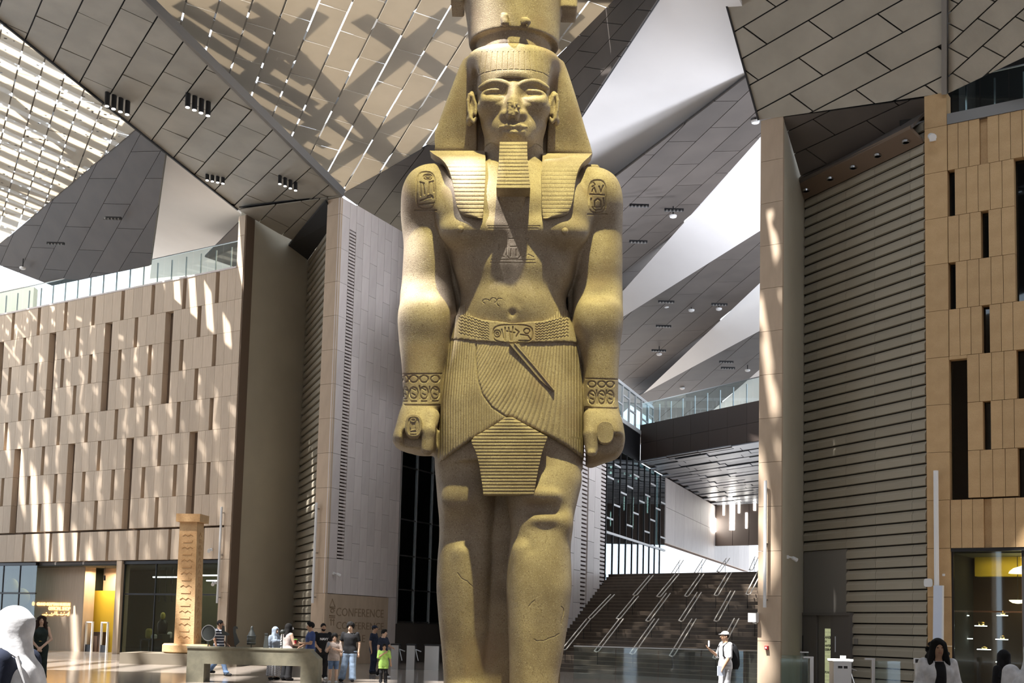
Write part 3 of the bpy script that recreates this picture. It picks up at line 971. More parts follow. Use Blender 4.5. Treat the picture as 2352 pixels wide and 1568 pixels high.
def panels(name, poly, plane, O, U, V, m, gap=(.03, .03), thick=.05, bond=.5, backing=None, label=None, jitter=0.0, min_area=.01, drop=0.0, pname='panel', back_off=.12):
    """poly: photograph pixels of a convex roof facet; U, V: one panel's edges in pixels at O. Every panel is a slab of its own."""
    P0, n = plane
    pt = lambda x, y: on_plane(x, y, P0, n)
    o = pt(*O); u = pt(O[0] + U[0], O[1] + U[1]) - o; v = pt(O[0] + V[0], O[1] + V[1]) - o
    M_ = np.stack([u, v], 1)
    P3 = [pt(*p) for p in poly]
    ab = [tuple(np.linalg.lstsq(M_, p - o, rcond=None)[0]) for p in P3]
    area = sum(ab[i][0] * ab[(i + 1) % len(ab)][1] - ab[(i + 1) % len(ab)][0] * ab[i][1] for i in range(len(ab)))
    if area < 0: ab = ab[::-1]
    ga, gb = gap[0] / np.linalg.norm(u) / 2, gap[1] / np.linalg.norm(v) / 2
    root = None
    if backing:
        root = MB().prism([p + n * back_off for p in P3], n * .05).obj(name, backing, kind='structure', label=label)
    else:
        root = empty(name, (0, 0, 0), kind='structure', label=label)
    a0, a1 = min(p[0] for p in ab), max(p[0] for p in ab)
    b0, b1 = min(p[1] for p in ab), max(p[1] for p in ab)
    for j in range(math.floor(b0), math.ceil(b1)):
        sh = (j * bond) % 1.0
        for i in range(math.floor(a0) - 1, math.ceil(a1) + 1):
            if drop and RNG.random() < drop: continue
            c = [(i + sh + ga, j + gb), (i + 1 + sh - ga, j + gb), (i + 1 + sh - ga, j + 1 - gb), (i + sh + ga, j + 1 - gb)]
            q = clip_poly(c, ab)
            if len(q) < 3: continue
            ar = abs(sum(q[k][0] * q[(k + 1) % len(q)][1] - q[(k + 1) % len(q)][0] * q[k][1] for k in range(len(q)))) / 2
            if ar < min_area: continue
            w = [o + u * p[0] + v * p[1] + n * RNG.uniform(0, jitter) for p in q]
            MB().prism(w, n * thick).obj(pname, m, root)
    return root

RPL = (RP0, RN)
# bright perforated skylight field on the left, cloth field in the middle (both lie in the main roof plane)
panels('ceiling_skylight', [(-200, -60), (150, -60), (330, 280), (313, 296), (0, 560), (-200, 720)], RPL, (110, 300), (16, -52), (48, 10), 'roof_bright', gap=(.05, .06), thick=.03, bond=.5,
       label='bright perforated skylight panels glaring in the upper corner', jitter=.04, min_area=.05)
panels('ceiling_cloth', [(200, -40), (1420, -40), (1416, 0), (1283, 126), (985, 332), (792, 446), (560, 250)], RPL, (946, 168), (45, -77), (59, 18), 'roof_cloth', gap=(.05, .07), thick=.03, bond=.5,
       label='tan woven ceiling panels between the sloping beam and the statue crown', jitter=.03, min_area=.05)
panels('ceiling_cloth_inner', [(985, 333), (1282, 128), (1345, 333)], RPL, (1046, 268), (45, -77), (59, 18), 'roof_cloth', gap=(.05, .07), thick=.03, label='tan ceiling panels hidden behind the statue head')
# steel trusses lying on the cloth roof: they shade it from above
tr_ = empty('ceiling_trusses', (0, 0, 0), kind='structure')
mat('truss_steel', (.10, .09, .08), .6)
for (a, b, w) in (((560, -40), (1050, 470), .8), ((800, -40), (1290, 300), .9), ((1010, -60), (560, 330), .6), ((1290, -60), (800, 420), .7), ((700, -60), (420, 230), .6), ((1200, -60), (1500, 250), .8),
                  ((960, -40), (1400, 120), .5), ((640, 380), (1100, 60), .45), ((-100, 330), (330, 470), .7), ((-100, 80), (300, 420), .5), ((60, 560), (330, 130), .5), ((-150, 500), (200, 620), .6), ((380, -40), (900, 330), .5)):
    A, B = rp(*a, 1.2), rp(*b, 1.2)
    d = unit(B - A)
    MB().box((A + B) / 2, np.linalg.norm(B - A), w, .5, d, unit(np.cross(RN, d)), RN).obj('chord', 'truss_steel', tr_)
# rest of the roof overhead and to the sides, with unseen openings placed to aim sun patches and skylight
def roof_sheet(name, x0, x1, y0, y1, holes, m='dark_panel'):
    xs = sorted({x0, x1, *[h[0] for h in holes], *[h[1] for h in holes]}); ys = sorted({y0, y1, *[h[2] for h in holes], *[h[3] for h in holes]})
    b_ = MB()
    zf_ = lambda y: 29.0 - .12 * y + .05
    for ya, yb in zip(ys[:-1], ys[1:]):
        run = None
        for xa, xb in list(zip(xs[:-1], xs[1:])) + [(None, None)]:
            inside = xa is None or any(h[0] <= xa and xb <= h[1] and h[2] <= ya and yb <= h[3] for h in holes)
            if not inside:
                run = (run[0], xb) if run else (xa, xb)
            elif run:
                xa_, xb_ = run; run = None
                q = [(xa_, ya), (xb_, ya), (xb_, yb), (xa_, yb)]
                b_.hexa([(x, y, zf_(y)) for x, y in q], [(x, y, zf_(y) + .2) for x, y in q])
    return b_.obj(name, m, kind='structure')
HOLES = [(-9.5, -8.75, 11.15, 11.8), (-8.2, -7.55, 11.9, 12.6), (-11.7, -10.2, 11.1, 12.5), (-2.7, -1.6, 33.2, 34.6)]
for k in range(11):
    yy = 34.2 + .55 * k
    cc = 8.62 - 1.433 * (40.75 - yy - .27)
    HOLES.append((round(cc - .62, 2), round(cc + .50, 2), round(yy, 2), round(yy + .55, 2)))
for k in range(7):
    HOLES.append((-31 + 1.7 * k, -29.7 + 1.7 * k, 32.0, 41.4))
for k in range(6):
    HOLES.append((round(-20 + 2.2 * k, 2), round(-18.9 + 2.2 * k, 2), 20.5, 31.0))
HOLES += [(3.5, 9.5, 20.5, 30.0), (-15.4, -13.3, -1.4, .8), (-6.4, -4.8, 22.2, 23.9), (-24, -14, 14, 20), (10, 20, 20.5, 30)]
roof_sheet('ceiling_overhead', -45, 45, -12, 41.6, HOLES)
roof_sheet('ceiling_side_left', -70, -32, 41.6, 80, [])
roof_sheet('ceiling_side_right', 18, 60, 41.6, 110, [])

def slat_field(name, x0, x1, y0, y1, d, width, pitch, lift):
    """flat blades lying over an opening: they cut the sunlight into narrow shafts"""
    d = unit(np.array([d[0], d[1], -.12 * d[1]])); s_ = unit(np.cross(RN, d))
    c0 = np.array([(x0 + x1) / 2, (y0 + y1) / 2, 0.0]); R0 = math.hypot(x1 - x0, y1 - y0) / 2
    root = empty(name, (0, 0, 0), kind='structure')
    for k in np.arange(-R0, R0, pitch):
        w = width * RNG.uniform(.82, 1.08)
        mid = c0[:2] + s_[:2] * k
        # clip the blade to the rectangle
        t0, t1 = -99.0, 99.0
        for i, (lo_, hi_) in enumerate(((x0, x1), (y0, y1))):
            a_, b_ = sorted(((lo_ - mid[i]) / d[i], (hi_ - mid[i]) / d[i]))
            t0, t1 = max(t0, a_), min(t1, b_)
        if t1 - t0 < .3: continue
        c = mid + d[:2] * (t0 + t1) / 2
        MB().box((c[0], c[1], 29 - .12 * c[1] + lift), t1 - t0, w, .06, d, s_, RN).obj('blade', 'truss_steel', root)
    return root
slat_field('ceiling_blades_left', -40, -9, 42, 62, (.62, .78), .66, 1.05, .9)  # both blade fields are added above the roof to streak the sunlight
slat_field('ceiling_blades_right', 0, 7.2, 33.5, 40.5, (.62, .78), .62, .85, .2)
def back_wall(name, a, b, z1, n, frac, dado=0.0):
    a, b = np.asarray(a, float), np.asarray(b, float); d = (b - a) / n
    m_ = MB()
    dd = unit(b - a); d3_ = np.array([*dd, 0]); n3_ = np.array([dd[1], -dd[0], 0])
    for k in range(n):
        c = a + d * (k + .5)
        w = np.linalg.norm(d) * (1 - frac)
        m_.box((c[0], c[1], z1 / 2), w, .5, z1, d3_, n3_)
    if dado:
        m_.box((*(a + b)[:2] / 2, dado / 2), np.linalg.norm(b - a), .45, dado, d3_, n3_)
    m_.box((*(a + b)[:2] / 2, z1 - 3), np.linalg.norm(b - a), .4, 6, d3_, n3_)
    return m_.obj(name, 'limestone', kind='structure')
back_wall('wall_entrance', (-45, -13), (45, -13), 30, 10, .12)
back_wall('wall_hall_left', (-45, -13), (-41, 26), 30, 4, .05)
back_wall('wall_hall_left_open', (-41, 26), (-37, 58), 30, 4, .88, 9.0)
back_wall('wall_hall_right', (45, -13), (30, 18), 30, 4, .05)
back_wall('wall_hall_right_open', (30, 18), (24, 34), 30, 3, .88, 6.0)

# ---- sloping mesh beam from the upper left corner down to the portal piers
bA, bB = atY(545, 481, 54.9), atY(786, 449, 51.6)
bC = atY(330, 0, 40.0)
bpl = plane3(bA, bB, bC)
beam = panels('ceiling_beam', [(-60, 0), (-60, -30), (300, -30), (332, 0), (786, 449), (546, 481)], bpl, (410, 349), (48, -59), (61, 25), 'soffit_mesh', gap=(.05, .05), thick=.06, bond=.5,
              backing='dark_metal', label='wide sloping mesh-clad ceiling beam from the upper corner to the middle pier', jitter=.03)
# rim along the beam's upper edge and solid flanks
e0_, e1_ = on_plane(300, -32, *bpl), on_plane(786, 449, *bpl)
d = unit(e1_ - e0_)
MB().box((e0_ + e1_) / 2 + bpl[1] * .12, np.linalg.norm(e1_ - e0_), .16, .34, d, unit(np.cross(bpl[1], d)), bpl[1]).obj('rim', 'rim_metal', beam)
e0_, e1_ = on_plane(-60, 0, *bpl), on_plane(546, 481, *bpl)
d = unit(e1_ - e0_)
MB().box((e0_ + e1_) / 2 + bpl[1] * .1, np.linalg.norm(e1_ - e0_), .08, .30, d, unit(np.cross(bpl[1], d)), bpl[1]).obj('rim', 'dark_metal', beam)
# soffit of the left portal
pA, pB = fw(7.2, 20.42, .0), fw(13.3, 20.27, .0)
qA = np.array([*cheek_end, 19.8])
spl = plane3(pA, pB, qA)
panels('ceiling_portal_left', [(548, 482), (785, 451), (785, 470), (690, 560), (640, 536)], spl, (690, 500), (52, -50), (55, 28), 'soffit_mesh', gap=(.05, .05), bond=.5, backing='dark_metal', label='small folded soffit over the left portal')
dk = MB().prism([np.array([*cheek_end, 19.7]), np.array([*along(cB, D2, .7), 19.7]), np.array([*along(cB, D2, -.3), 20.1]), np.array([*along(cheek_end, D2, -1.6), 19.95])], (0, 0, .1)).obj('trim_downlight_strip_left', 'dark_void', kind='structure')

# ---- right-hand mesh soffits
rA, rB, rC = fw(32.6, 19.52, .05), fw(38.95, 19.12, .05), atY(1663, 0, 39.0)
rpl = plane3(rA, rB, rC)
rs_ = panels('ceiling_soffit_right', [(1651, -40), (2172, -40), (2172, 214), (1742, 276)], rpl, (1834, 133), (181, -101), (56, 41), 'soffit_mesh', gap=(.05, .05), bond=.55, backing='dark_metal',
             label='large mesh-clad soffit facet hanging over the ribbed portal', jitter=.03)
e0_, e1_ = on_plane(1655, -36, *rpl), on_plane(1742, 276, *rpl)
d = unit(e1_ - e0_)
MB().box((e0_ + e1_) / 2 + rpl[1] * .05, np.linalg.norm(e1_ - e0_), .06, .12, d, unit(np.cross(rpl[1], d)), rpl[1]).obj('rim', 'dark_metal', rs_)
f0, f1 = on_plane(2171, -40, *rpl), on_plane(2171, 214, *rpl)
d = unit(f1 - f0)
MB().box((f0 + f1) / 2 + rpl[1] * .1, np.linalg.norm(f1 - f0), .16, .5, d, unit(np.cross(rpl[1], d)), rpl[1]).obj('fin', 'rim_metal', rs_)
kA, kB, kC = on_plane(2178, 213, *rpl), on_plane(2178, -40, *rpl), atY(2352, 132, 34.6)
kpl = plane3(kA, kB, kC)
panels('ceiling_soffit_corner', [(2178, -40), (2480, -40), (2480, 70), (2352, 131), (2178, 214)], kpl, (2245, 42), (75, -70), (52, 27), 'soffit_mesh', gap=(.05, .05), bond=.45, backing='dark_metal',
       label='mesh-clad soffit facet in the upper right corner')
mA, mB, mC = fw(33.45, 19.42, -.05), fw(38.3, 19.1, -.05), np.array([*Ce, 17.55])
mpl = plane3(mA, mB, mC)
panels('ceiling_portal_right', [(1799, 270), (2124, 226), (2124, 268), (1842, 415)], mpl, (1850, 342), (140, -65), (50, 35), 'dark_panel', gap=(.04, .04), bond=.5, backing='black', label='shadowed folded soffit inside the ribbed portal')
st_ = MB().prism([np.array([*Ce, 17.6]), sh_pt(1.0, 17.6, 0), sh_pt(1.0, 17.95, .55), sh_pt(.05, 17.95, .55)], (0, 0, .12)).obj('trim_downlight_strip', 'reveal', kind='structure')
for u in (.08, .30, .50, .70, .92):
    c = sh_pt(u, 17.74, .28)
    t = empty('recessed_downlight', tuple(c), cat='ceiling light', group='downlights in the portal strip', label=f"small round recessed downlight, {['first', 'second', 'third', 'fourth', 'fifth'][[.08, .30, .50, .70, .92].index(u)]} along the dark strip above the ribbed wall")
    MB().lathe([(.13, -.02), (.13, .05), (.10, .05), (.10, -.02)], c, 16).obj('ring', 'steel', t)
    MB().lathe([(.06, -.01), (.06, .05)], c, 12).obj('lens', 'white_paint', t)

MB().prism([on_plane(1840, 410, *mpl), on_plane(2126, 262, *mpl), sh_pt(1.02, 17.97, .52), sh_pt(.02, 17.97, .52)], (0, 0, .12)).obj('trim_soffit_fill', 'dark_panel', kind='structure')
wall_box('wall_gallery_back', SL - 4, 9, 16, 25, -13.2, -13, 'concrete', kind='structure')
wall_box('wall_gallery_corner', 37.3, 39.2, 18.6, 23, -3.4, -.7, 'dark_void', kind='structure')

# ---- folded dark and white plates behind
def plate(name, pts, m, label, O=None, U=None, V=None, bond=.5, gap=(.035, .035), thick=.06):
    """pts: (px, py, depth); planar facet, clad with panels when O, U, V are given"""
    P3 = [atY(*p) for p in pts]
    pl = plane3(P3[0], P3[1], P3[2])
    if O is None:
        return MB().prism([on_plane(p[0], p[1], *pl) for p in pts], pl[1] * .1).obj(name, m, kind='structure', label=label)
    return panels(name, [(p[0], p[1]) for p in pts], pl, O, U, V, m, gap=gap, thick=thick, bond=bond, backing='black', label=label, back_off=.07)
def dz(px, py, c=27.34):
    d = ray(px, py)
    e = d[2] / d[1]
    return c / (e + .12)
def v_(px, py, c=27.34): return (px, py, dz(px, py, c))
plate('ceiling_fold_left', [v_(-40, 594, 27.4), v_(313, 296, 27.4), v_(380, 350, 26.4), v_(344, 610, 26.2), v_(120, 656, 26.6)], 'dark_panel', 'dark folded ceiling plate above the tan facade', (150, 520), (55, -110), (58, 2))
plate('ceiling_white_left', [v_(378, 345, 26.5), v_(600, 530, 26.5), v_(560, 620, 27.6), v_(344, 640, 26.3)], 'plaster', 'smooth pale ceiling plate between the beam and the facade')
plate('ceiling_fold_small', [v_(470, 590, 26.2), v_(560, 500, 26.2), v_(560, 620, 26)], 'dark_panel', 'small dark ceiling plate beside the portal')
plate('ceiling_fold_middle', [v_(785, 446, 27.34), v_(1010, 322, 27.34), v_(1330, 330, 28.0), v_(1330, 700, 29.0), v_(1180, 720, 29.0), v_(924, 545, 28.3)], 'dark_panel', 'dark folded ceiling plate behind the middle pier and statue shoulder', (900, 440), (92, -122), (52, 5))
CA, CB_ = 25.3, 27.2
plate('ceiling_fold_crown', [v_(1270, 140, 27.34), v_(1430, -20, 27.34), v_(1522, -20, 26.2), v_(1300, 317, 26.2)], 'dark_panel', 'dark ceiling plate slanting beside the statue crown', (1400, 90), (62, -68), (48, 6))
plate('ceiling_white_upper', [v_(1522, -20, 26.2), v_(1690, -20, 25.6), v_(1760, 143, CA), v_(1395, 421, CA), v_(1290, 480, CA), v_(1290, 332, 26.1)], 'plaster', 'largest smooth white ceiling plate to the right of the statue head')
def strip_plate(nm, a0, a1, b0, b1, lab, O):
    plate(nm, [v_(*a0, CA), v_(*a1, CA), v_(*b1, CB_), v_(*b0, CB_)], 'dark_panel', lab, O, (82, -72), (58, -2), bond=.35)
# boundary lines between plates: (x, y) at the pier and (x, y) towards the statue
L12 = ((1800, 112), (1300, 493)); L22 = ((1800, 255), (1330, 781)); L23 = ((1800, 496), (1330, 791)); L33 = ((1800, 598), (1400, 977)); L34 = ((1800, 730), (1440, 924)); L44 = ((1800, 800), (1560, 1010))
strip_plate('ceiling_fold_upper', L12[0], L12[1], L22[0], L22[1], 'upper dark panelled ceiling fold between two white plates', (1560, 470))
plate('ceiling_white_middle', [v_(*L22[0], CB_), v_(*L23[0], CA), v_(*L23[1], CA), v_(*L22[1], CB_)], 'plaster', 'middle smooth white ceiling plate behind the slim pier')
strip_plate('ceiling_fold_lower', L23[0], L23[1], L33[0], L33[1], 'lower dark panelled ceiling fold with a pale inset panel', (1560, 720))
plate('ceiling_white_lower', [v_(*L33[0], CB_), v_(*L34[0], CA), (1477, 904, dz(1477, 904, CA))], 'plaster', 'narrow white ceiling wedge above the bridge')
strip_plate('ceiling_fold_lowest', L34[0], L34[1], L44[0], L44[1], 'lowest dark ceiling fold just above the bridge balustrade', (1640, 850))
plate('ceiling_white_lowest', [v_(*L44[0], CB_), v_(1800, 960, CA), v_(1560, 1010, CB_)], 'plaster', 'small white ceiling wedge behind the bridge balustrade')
# grey slab end at the far left behind the balustrade
wz = atY(-60, 625, 70)
MB().box((wz[0] - 2, 70.5, 14), 11, .6, 14).obj('wall_far_left', 'concrete', kind='structure')

# ---- lamp clusters on the beam, domes and slots on the dark plates
def lamp_cluster(px0, py0, dx, dy, label, n=4, L=.55, r_=.10):
    t = empty('spotlight_cluster', tuple(on_plane(px0, py0, *bpl)), label=label, cat='spotlight')
    for k in range(n):
        c = on_plane(px0 + dx * k, py0 + dy * k, *bpl)
        lamp = MB().tube([c + [0, 0, .1], c + [.02, -.05, -L]], r_, 10).obj('lamp_body', 'dark_metal', t)
        MB().tube([c + [.02, -.05, -L - .005], c + [.02, -.05, -L - .02]], r_ * .8, 10).obj('lens', 'lamp_white', lamp)
    return t
lamp_cluster(247, 214, 15.5, 6.5, 'row of four black spotlights at the lower edge of the sloping beam, nearest the skylight')
lamp_cluster(432, 216, 15.5, 6.5, 'row of four black spotlights in the middle of the sloping beam')
lamp_cluster(476, 402, 12, 2.5, 'row of four small spotlights near the foot of the beam, on its skylight side', L=.25, r_=.08)
lamp_cluster(643, 405, 12, 5, 'row of four small spotlights near the foot of the beam, beside the cloth ceiling', L=.35, r_=.08)
# smoke detectors and air slots on the dark plates
def plane_of(px, py, c=26.6):
    p = atY(px, py, dz(px, py, c))
    return p
for i, (px, py, lab) in enumerate(((352, 426, 'on the dark plate beside the pale ceiling wedge'), (52, 615, 'near the far left end of the dark plate'), (222, 622, 'low on the dark plate above the balustrade'), (1344, 225, 'on the dark plate beside the crown'), (1735, 279, 'where the upper fold meets the slim pier'),
                                    (1546, 496, 'in the middle of the upper dark fold'), (1530, 703, 'first along the lower dark fold'), (1588, 712, 'second along the lower dark fold'), (1651, 709, 'third along the lower dark fold'), (1514, 813, 'low on the lower dark fold'), (1717, 850, 'on the lowest fold near the pier'), (1567, 891, 'on the lowest fold above the bridge'))):
    p = plane_of(px, py, 25.6 if px > 1300 else 26.0)
    t = empty('smoke_detector', tuple(p), cat='smoke detector', group='smoke detectors on the folded ceiling', label='small white smoke detector ' + lab)
    MB().lathe([(.05, -.10), (.15, -.06), (.17, .0), (.17, .03)], p, 12).obj('dome', 'white_paint', t)
    MB().lathe([(.03, .02), (.03, .5)], p, 6).obj('stem', 'dark_metal', t)
for i, (px, py, lab) in enumerate(((258, 501, 'upper air slot on the dark plate above the facade'), (128, 559, 'middle air slot on the dark plate above the facade'), (203, 632, 'lowest air slot on the dark plate above the facade'), (1468, 472, 'left air slot on the upper dark fold'), (1548, 482, 'right air slot on the upper dark fold'), (1466, 555, 'lower air slot on the upper dark fold'),
                                   (1530, 693, 'left air slot on the lower dark fold'), (1652, 699, 'right air slot on the lower dark fold'), (1524, 749, 'middle air slot on the lower dark fold'), (1513, 805, 'lowest air slot on the lower dark fold'), (1668, 831, 'upper air slot on the lowest fold'), (1672, 845, 'second air slot on the lowest fold'))):
    p = plane_of(px, py, 25.05 if px > 1300 else 25.5)
    t = empty('air_slot', tuple(p), cat='air vent', group='air slots on the folded ceiling', label='short black ' + lab)
    MB().box(p, .85, .14, .12).obj('slot_box', 'black', t)
    for k in range(5):
        MB().box(p + [-.32 + .16 * k, -.06, -.05], .06, .10, .06).obj('vane', 'rim_metal', t)
# added fill lamps with housings, put in to brighten the white ceiling plates
for i, (p, tgt, pw) in enumerate(((st_pt(5.55, 3.0, 9.0), (7.5, 50, 22), 2800), (st_pt(5.55, 14.0, 9.0), (13, 62, 19), 2600), (hp(tA + 1.5, wz1 + .36, 0.0), (6, 49, 23), 900))):
    t = empty('floodlight', tuple(p), cat='floodlight', label=['nearer floodlight on the stair side wall', 'farther floodlight on the stair side wall', 'floodlight on top of the white framed gallery glazing'][i])
    MB().box(p + [0, 0, .10], .3, .3, .16).obj('base', 'dark_metal', t)
    MB().box(p + [0, 0, .28], .42, .30, .20).obj('housing', 'dark_metal', t)
    spot('floodlight_lamp', tuple(p + [0, 0, .55]), tgt, pw, (.86, .90, 1.0), 1.6, 150, .7)
# ================================================================ shop fronts
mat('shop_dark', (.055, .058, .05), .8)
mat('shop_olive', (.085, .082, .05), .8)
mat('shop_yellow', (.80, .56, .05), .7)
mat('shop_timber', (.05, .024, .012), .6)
mat('gold', (.80, .52, .16), .35, metal=.9)
mat('lantern_yellow', (.55, .46, .12), .6)
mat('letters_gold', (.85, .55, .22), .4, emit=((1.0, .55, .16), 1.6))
mat('dark_bronze', (.045, .05, .048), .5, metal=.3)
mat('grey_wall', (.20, .185, .165), .7)
def area(name, loc, sx, sy, power, col, rot=(0, 0, 0)):
    l = bpy.data.lights.new(name, 'AREA'); l.shape = 'RECTANGLE'; l.size = sx; l.size_y = sy; l.energy = power; l.color = col
    o = bpy.data.objects.new(name, l); COL.objects.link(o); o.location = loc; o.rotation_euler = rot
    return o
def text_mesh(txt, size, extrude=.01, align='LEFT', bold=0.0):
    c = bpy.data.curves.new('lettering', 'FONT'); c.body = txt; c.size = size; c.extrude = extrude; c.align_x = align; c.offset = bold
    c.resolution_u = 2
    o = bpy.data.objects.new('lettering', c); COL.objects.link(o)
    bpy.context.view_layer.update()
    me = bpy.data.meshes.new_from_object(o.evaluated_get(bpy.context.evaluated_depsgraph_get()))
    bpy.data.objects.remove(o); bpy.data.curves.remove(c)
    return me
def place_text(name, txt, size, p, xdir, ydir, m, parent=None, align='LEFT', extrude=.01, bold=0.0, sx=1.0):
    me = text_mesh(txt, size, extrude, align, bold)
    xd, yd = np.asarray(xdir, float), np.asarray(ydir, float); zd = np.cross(xd, yd)
    V = np.array([v.co[:] for v in me.vertices])
    V2 = np.asarray(p) + V[:, :1] * sx * xd + V[:, 1:2] * yd + V[:, 2:3] * zd
    me.vertices.foreach_set('co', V2.astype(np.float32).ravel()); me.update()
    me.materials.clear()
    return add(name, me, m, parent)

sx = lambda px, off=0.0: fso(px, 1400, off)[0]
s_g0, s_w0, s_w1, s_d1, s_p1, s_g1 = -12.5, sx(72, -1.3), sx(190, -1.3), sx(262), sx(274), sx(500)
# shop hall behind
shop = MB()
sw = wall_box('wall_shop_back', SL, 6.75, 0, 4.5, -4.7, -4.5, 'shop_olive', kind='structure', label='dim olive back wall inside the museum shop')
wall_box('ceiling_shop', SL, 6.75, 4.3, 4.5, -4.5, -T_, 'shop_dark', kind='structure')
wall_box('wall_shop_far_end', SL - .1, SL, 0, 4.5, -4.6, -.1, 'shop_dark', kind='structure')
wall_box('wall_shop_end', 6.75, 6.8, 0, 4.5, -4.6, -.3, 'shop_dark', kind='structure')
swp = wall_box('wall_shop_sign', s_w0, s_w1, 0, 4.4, -1.6, -1.30, 'limestone', kind='structure', label='stone wall panel carrying the gold shop lettering')
wall_box('wall_shop_reveal', s_w1 - .02, s_w1 + .03, 0, 4.3, -1.95, -1.3, 'pier_stone', kind='structure')
wall_box('wall_shop_post', s_d1, s_p1, 0, 4.5, -.5, .0, 'pier_stone', kind='structure')
wall_box('wall_shop_strip', s_g1, 7.06, 0, 4.5, -.4, -.0, 'limestone', kind='structure')
wall_box('trim_lintel', s_w0, s_d1, 4.36, 4.5, -1.4, -.3, 'dark_panel', kind='structure')
for nm, a, b, n in (('window_4', s_g0, sx(72), 4), ('window_5', s_p1, s_g1, 3)):
    wd = wall_box(nm, a, b, 4.34, 4.48, -.3, -.1, 'dark_metal', kind='structure', label='dark framed shop window below the tan facade')
    w = (b - a) / n
    for k in range(n):
        for z0, z1 in ((.05, 2.85), (2.95, 4.34)):
            MB().box(fw(a + (k + .5) * w, (z0 + z1) / 2, -.2), w - .05, .02, z1 - z0, fd3, fn3).obj('pane', 'shop_glass', wd)
        MB().box(fw(a + k * w + .03, 2.2, -.2), .05, .08, 4.3, fd3, fn3).obj('mullion', 'dark_metal', wd)
    MB().box(fw((a + b) / 2, 2.9, -.2), b - a, .08, .08, fd3, fn3).obj('transom', 'dark_metal', wd)
# lettering (mirrored face towards the hall)
u3 = (0, 0, 1)
place_text('lettering', 'GRAND EGYPTIAN MUSEUM', .22, fw(*fso(161.5, 1391, -1.3), -1.285), fd3, u3, 'letters_gold', swp, 'RIGHT', .02, .006)
place_text('lettering', 'OFFICIAL SHOP', .26, fw(*fso(161.5, 1401.5, -1.3), -1.285), fd3, u3, 'letters_gold', swp, 'RIGHT', .02, .006)
sgp = fso(77, 1386, -1.29)
MB().prism([fw(sgp[0] + .11 * math.cos(t), sgp[1] + .11 * math.sin(t), -1.29) for t in np.linspace(0, 2 * math.pi, 12, False)], fn3 * .03).obj('emblem_disc', 'letters_gold', swp)
# arabic line: connected strokes with dots, written right to left
ab_ = [(97, 1412), (100, 1412), (103, 1411), (106, 1412.5), (109, 1411)], [(112, 1412), (116, 1412), (120, 1412.5), (124, 1409)], [(126, 1404), (127, 1411)], [(130, 1404), (131, 1412), (134, 1411)], [(137, 1411), (143, 1412), (147, 1410)], [(150, 1411), (155, 1410), (157, 1407)], [(159, 1404), (158, 1412), (155, 1413)], [(147, 1406), (148, 1406)], [(106, 1407), (107, 1407)], [(118, 1408), (119, 1408)], [(140, 1407), (141, 1407)]
for st in ab_:
    MB().tube([fw(*fso(*q, -1.28), -1.28) for q in st], .028, 5).obj('arabic_letter', 'letters_gold', swp)
# entrance: yellow wall, counter, security gates
mat('warm_stone', (.62, .46, .34), .7)
yw = wall_box('wall_shop_yellow', sx(211, -2.3), sx(275, -2.3), 0, fso(240, 1356, -2.3)[1], -2.5, -2.3, 'shop_yellow', kind='structure', label='bright yellow wall inside the shop entrance')
wall_box('wall_shop_entry', s_w1 - .1, sx(275, -2.3), 0, 4.3, -2.75, -2.55, 'warm_stone', kind='structure')
area('shop_entry_light', tuple(fw(sx(232, -1.7), 4.1, -1.75)), 1.4, .5, 55, (1, .78, .5))
area('shop_hall_light', tuple(fw(3.0, 4.2, -3.0)), 6.0, 2.0, 75, (1, .85, .55), (0, 0, math.atan2(FD[1], FD[0])))
area('shop_hall_light_far', tuple(fw(-10, 4.2, -3.0)), 4.0, 2.0, 40, (1, .85, .55), (0, 0, math.atan2(FD[1], FD[0])))
for px, lab in ((208, 'slim anti-theft gate beside the stone sign wall'), (243, 'slim anti-theft gate in front of the yellow wall')):
    a_ = sx(px - 7, -1.5); b_ = sx(px + 7, -1.5)
    g = empty('security_gate', tuple(fw((a_ + b_) / 2, 0, -1.5)), label=lab, cat='security gate')
    for q in (a_, b_):
        MB().box(fw(q, .75, -1.5), .06, .10, 1.5, fd3, fn3).obj('upright', 'white_paint', g)
    MB().box(fw((a_ + b_) / 2, 1.5, -1.5), b_ - a_ + .06, .1, .06, fd3, fn3).obj('crossbar', 'white_paint', g)
    MB().box(fw((a_ + b_) / 2, .18, -1.5), b_ - a_, .08, .36, fd3, fn3).obj('base_box', 'dark_metal', g)
ct = empty('shop_counter', tuple(fw(sx(232, -2.0), 0, -2.0)), label='dark brown shop counter in front of the yellow wall', cat='counter')
MB().box(fw(sx(232, -2.0), .48, -2.0), .7, .45, .96, fd3, fn3).obj('body', 'shop_timber', ct)
MB().box(fw(sx(232, -2.0), .98, -2.0), .8, .5, .06, fd3, fn3).obj('counter_top', 'shop_timber', ct)
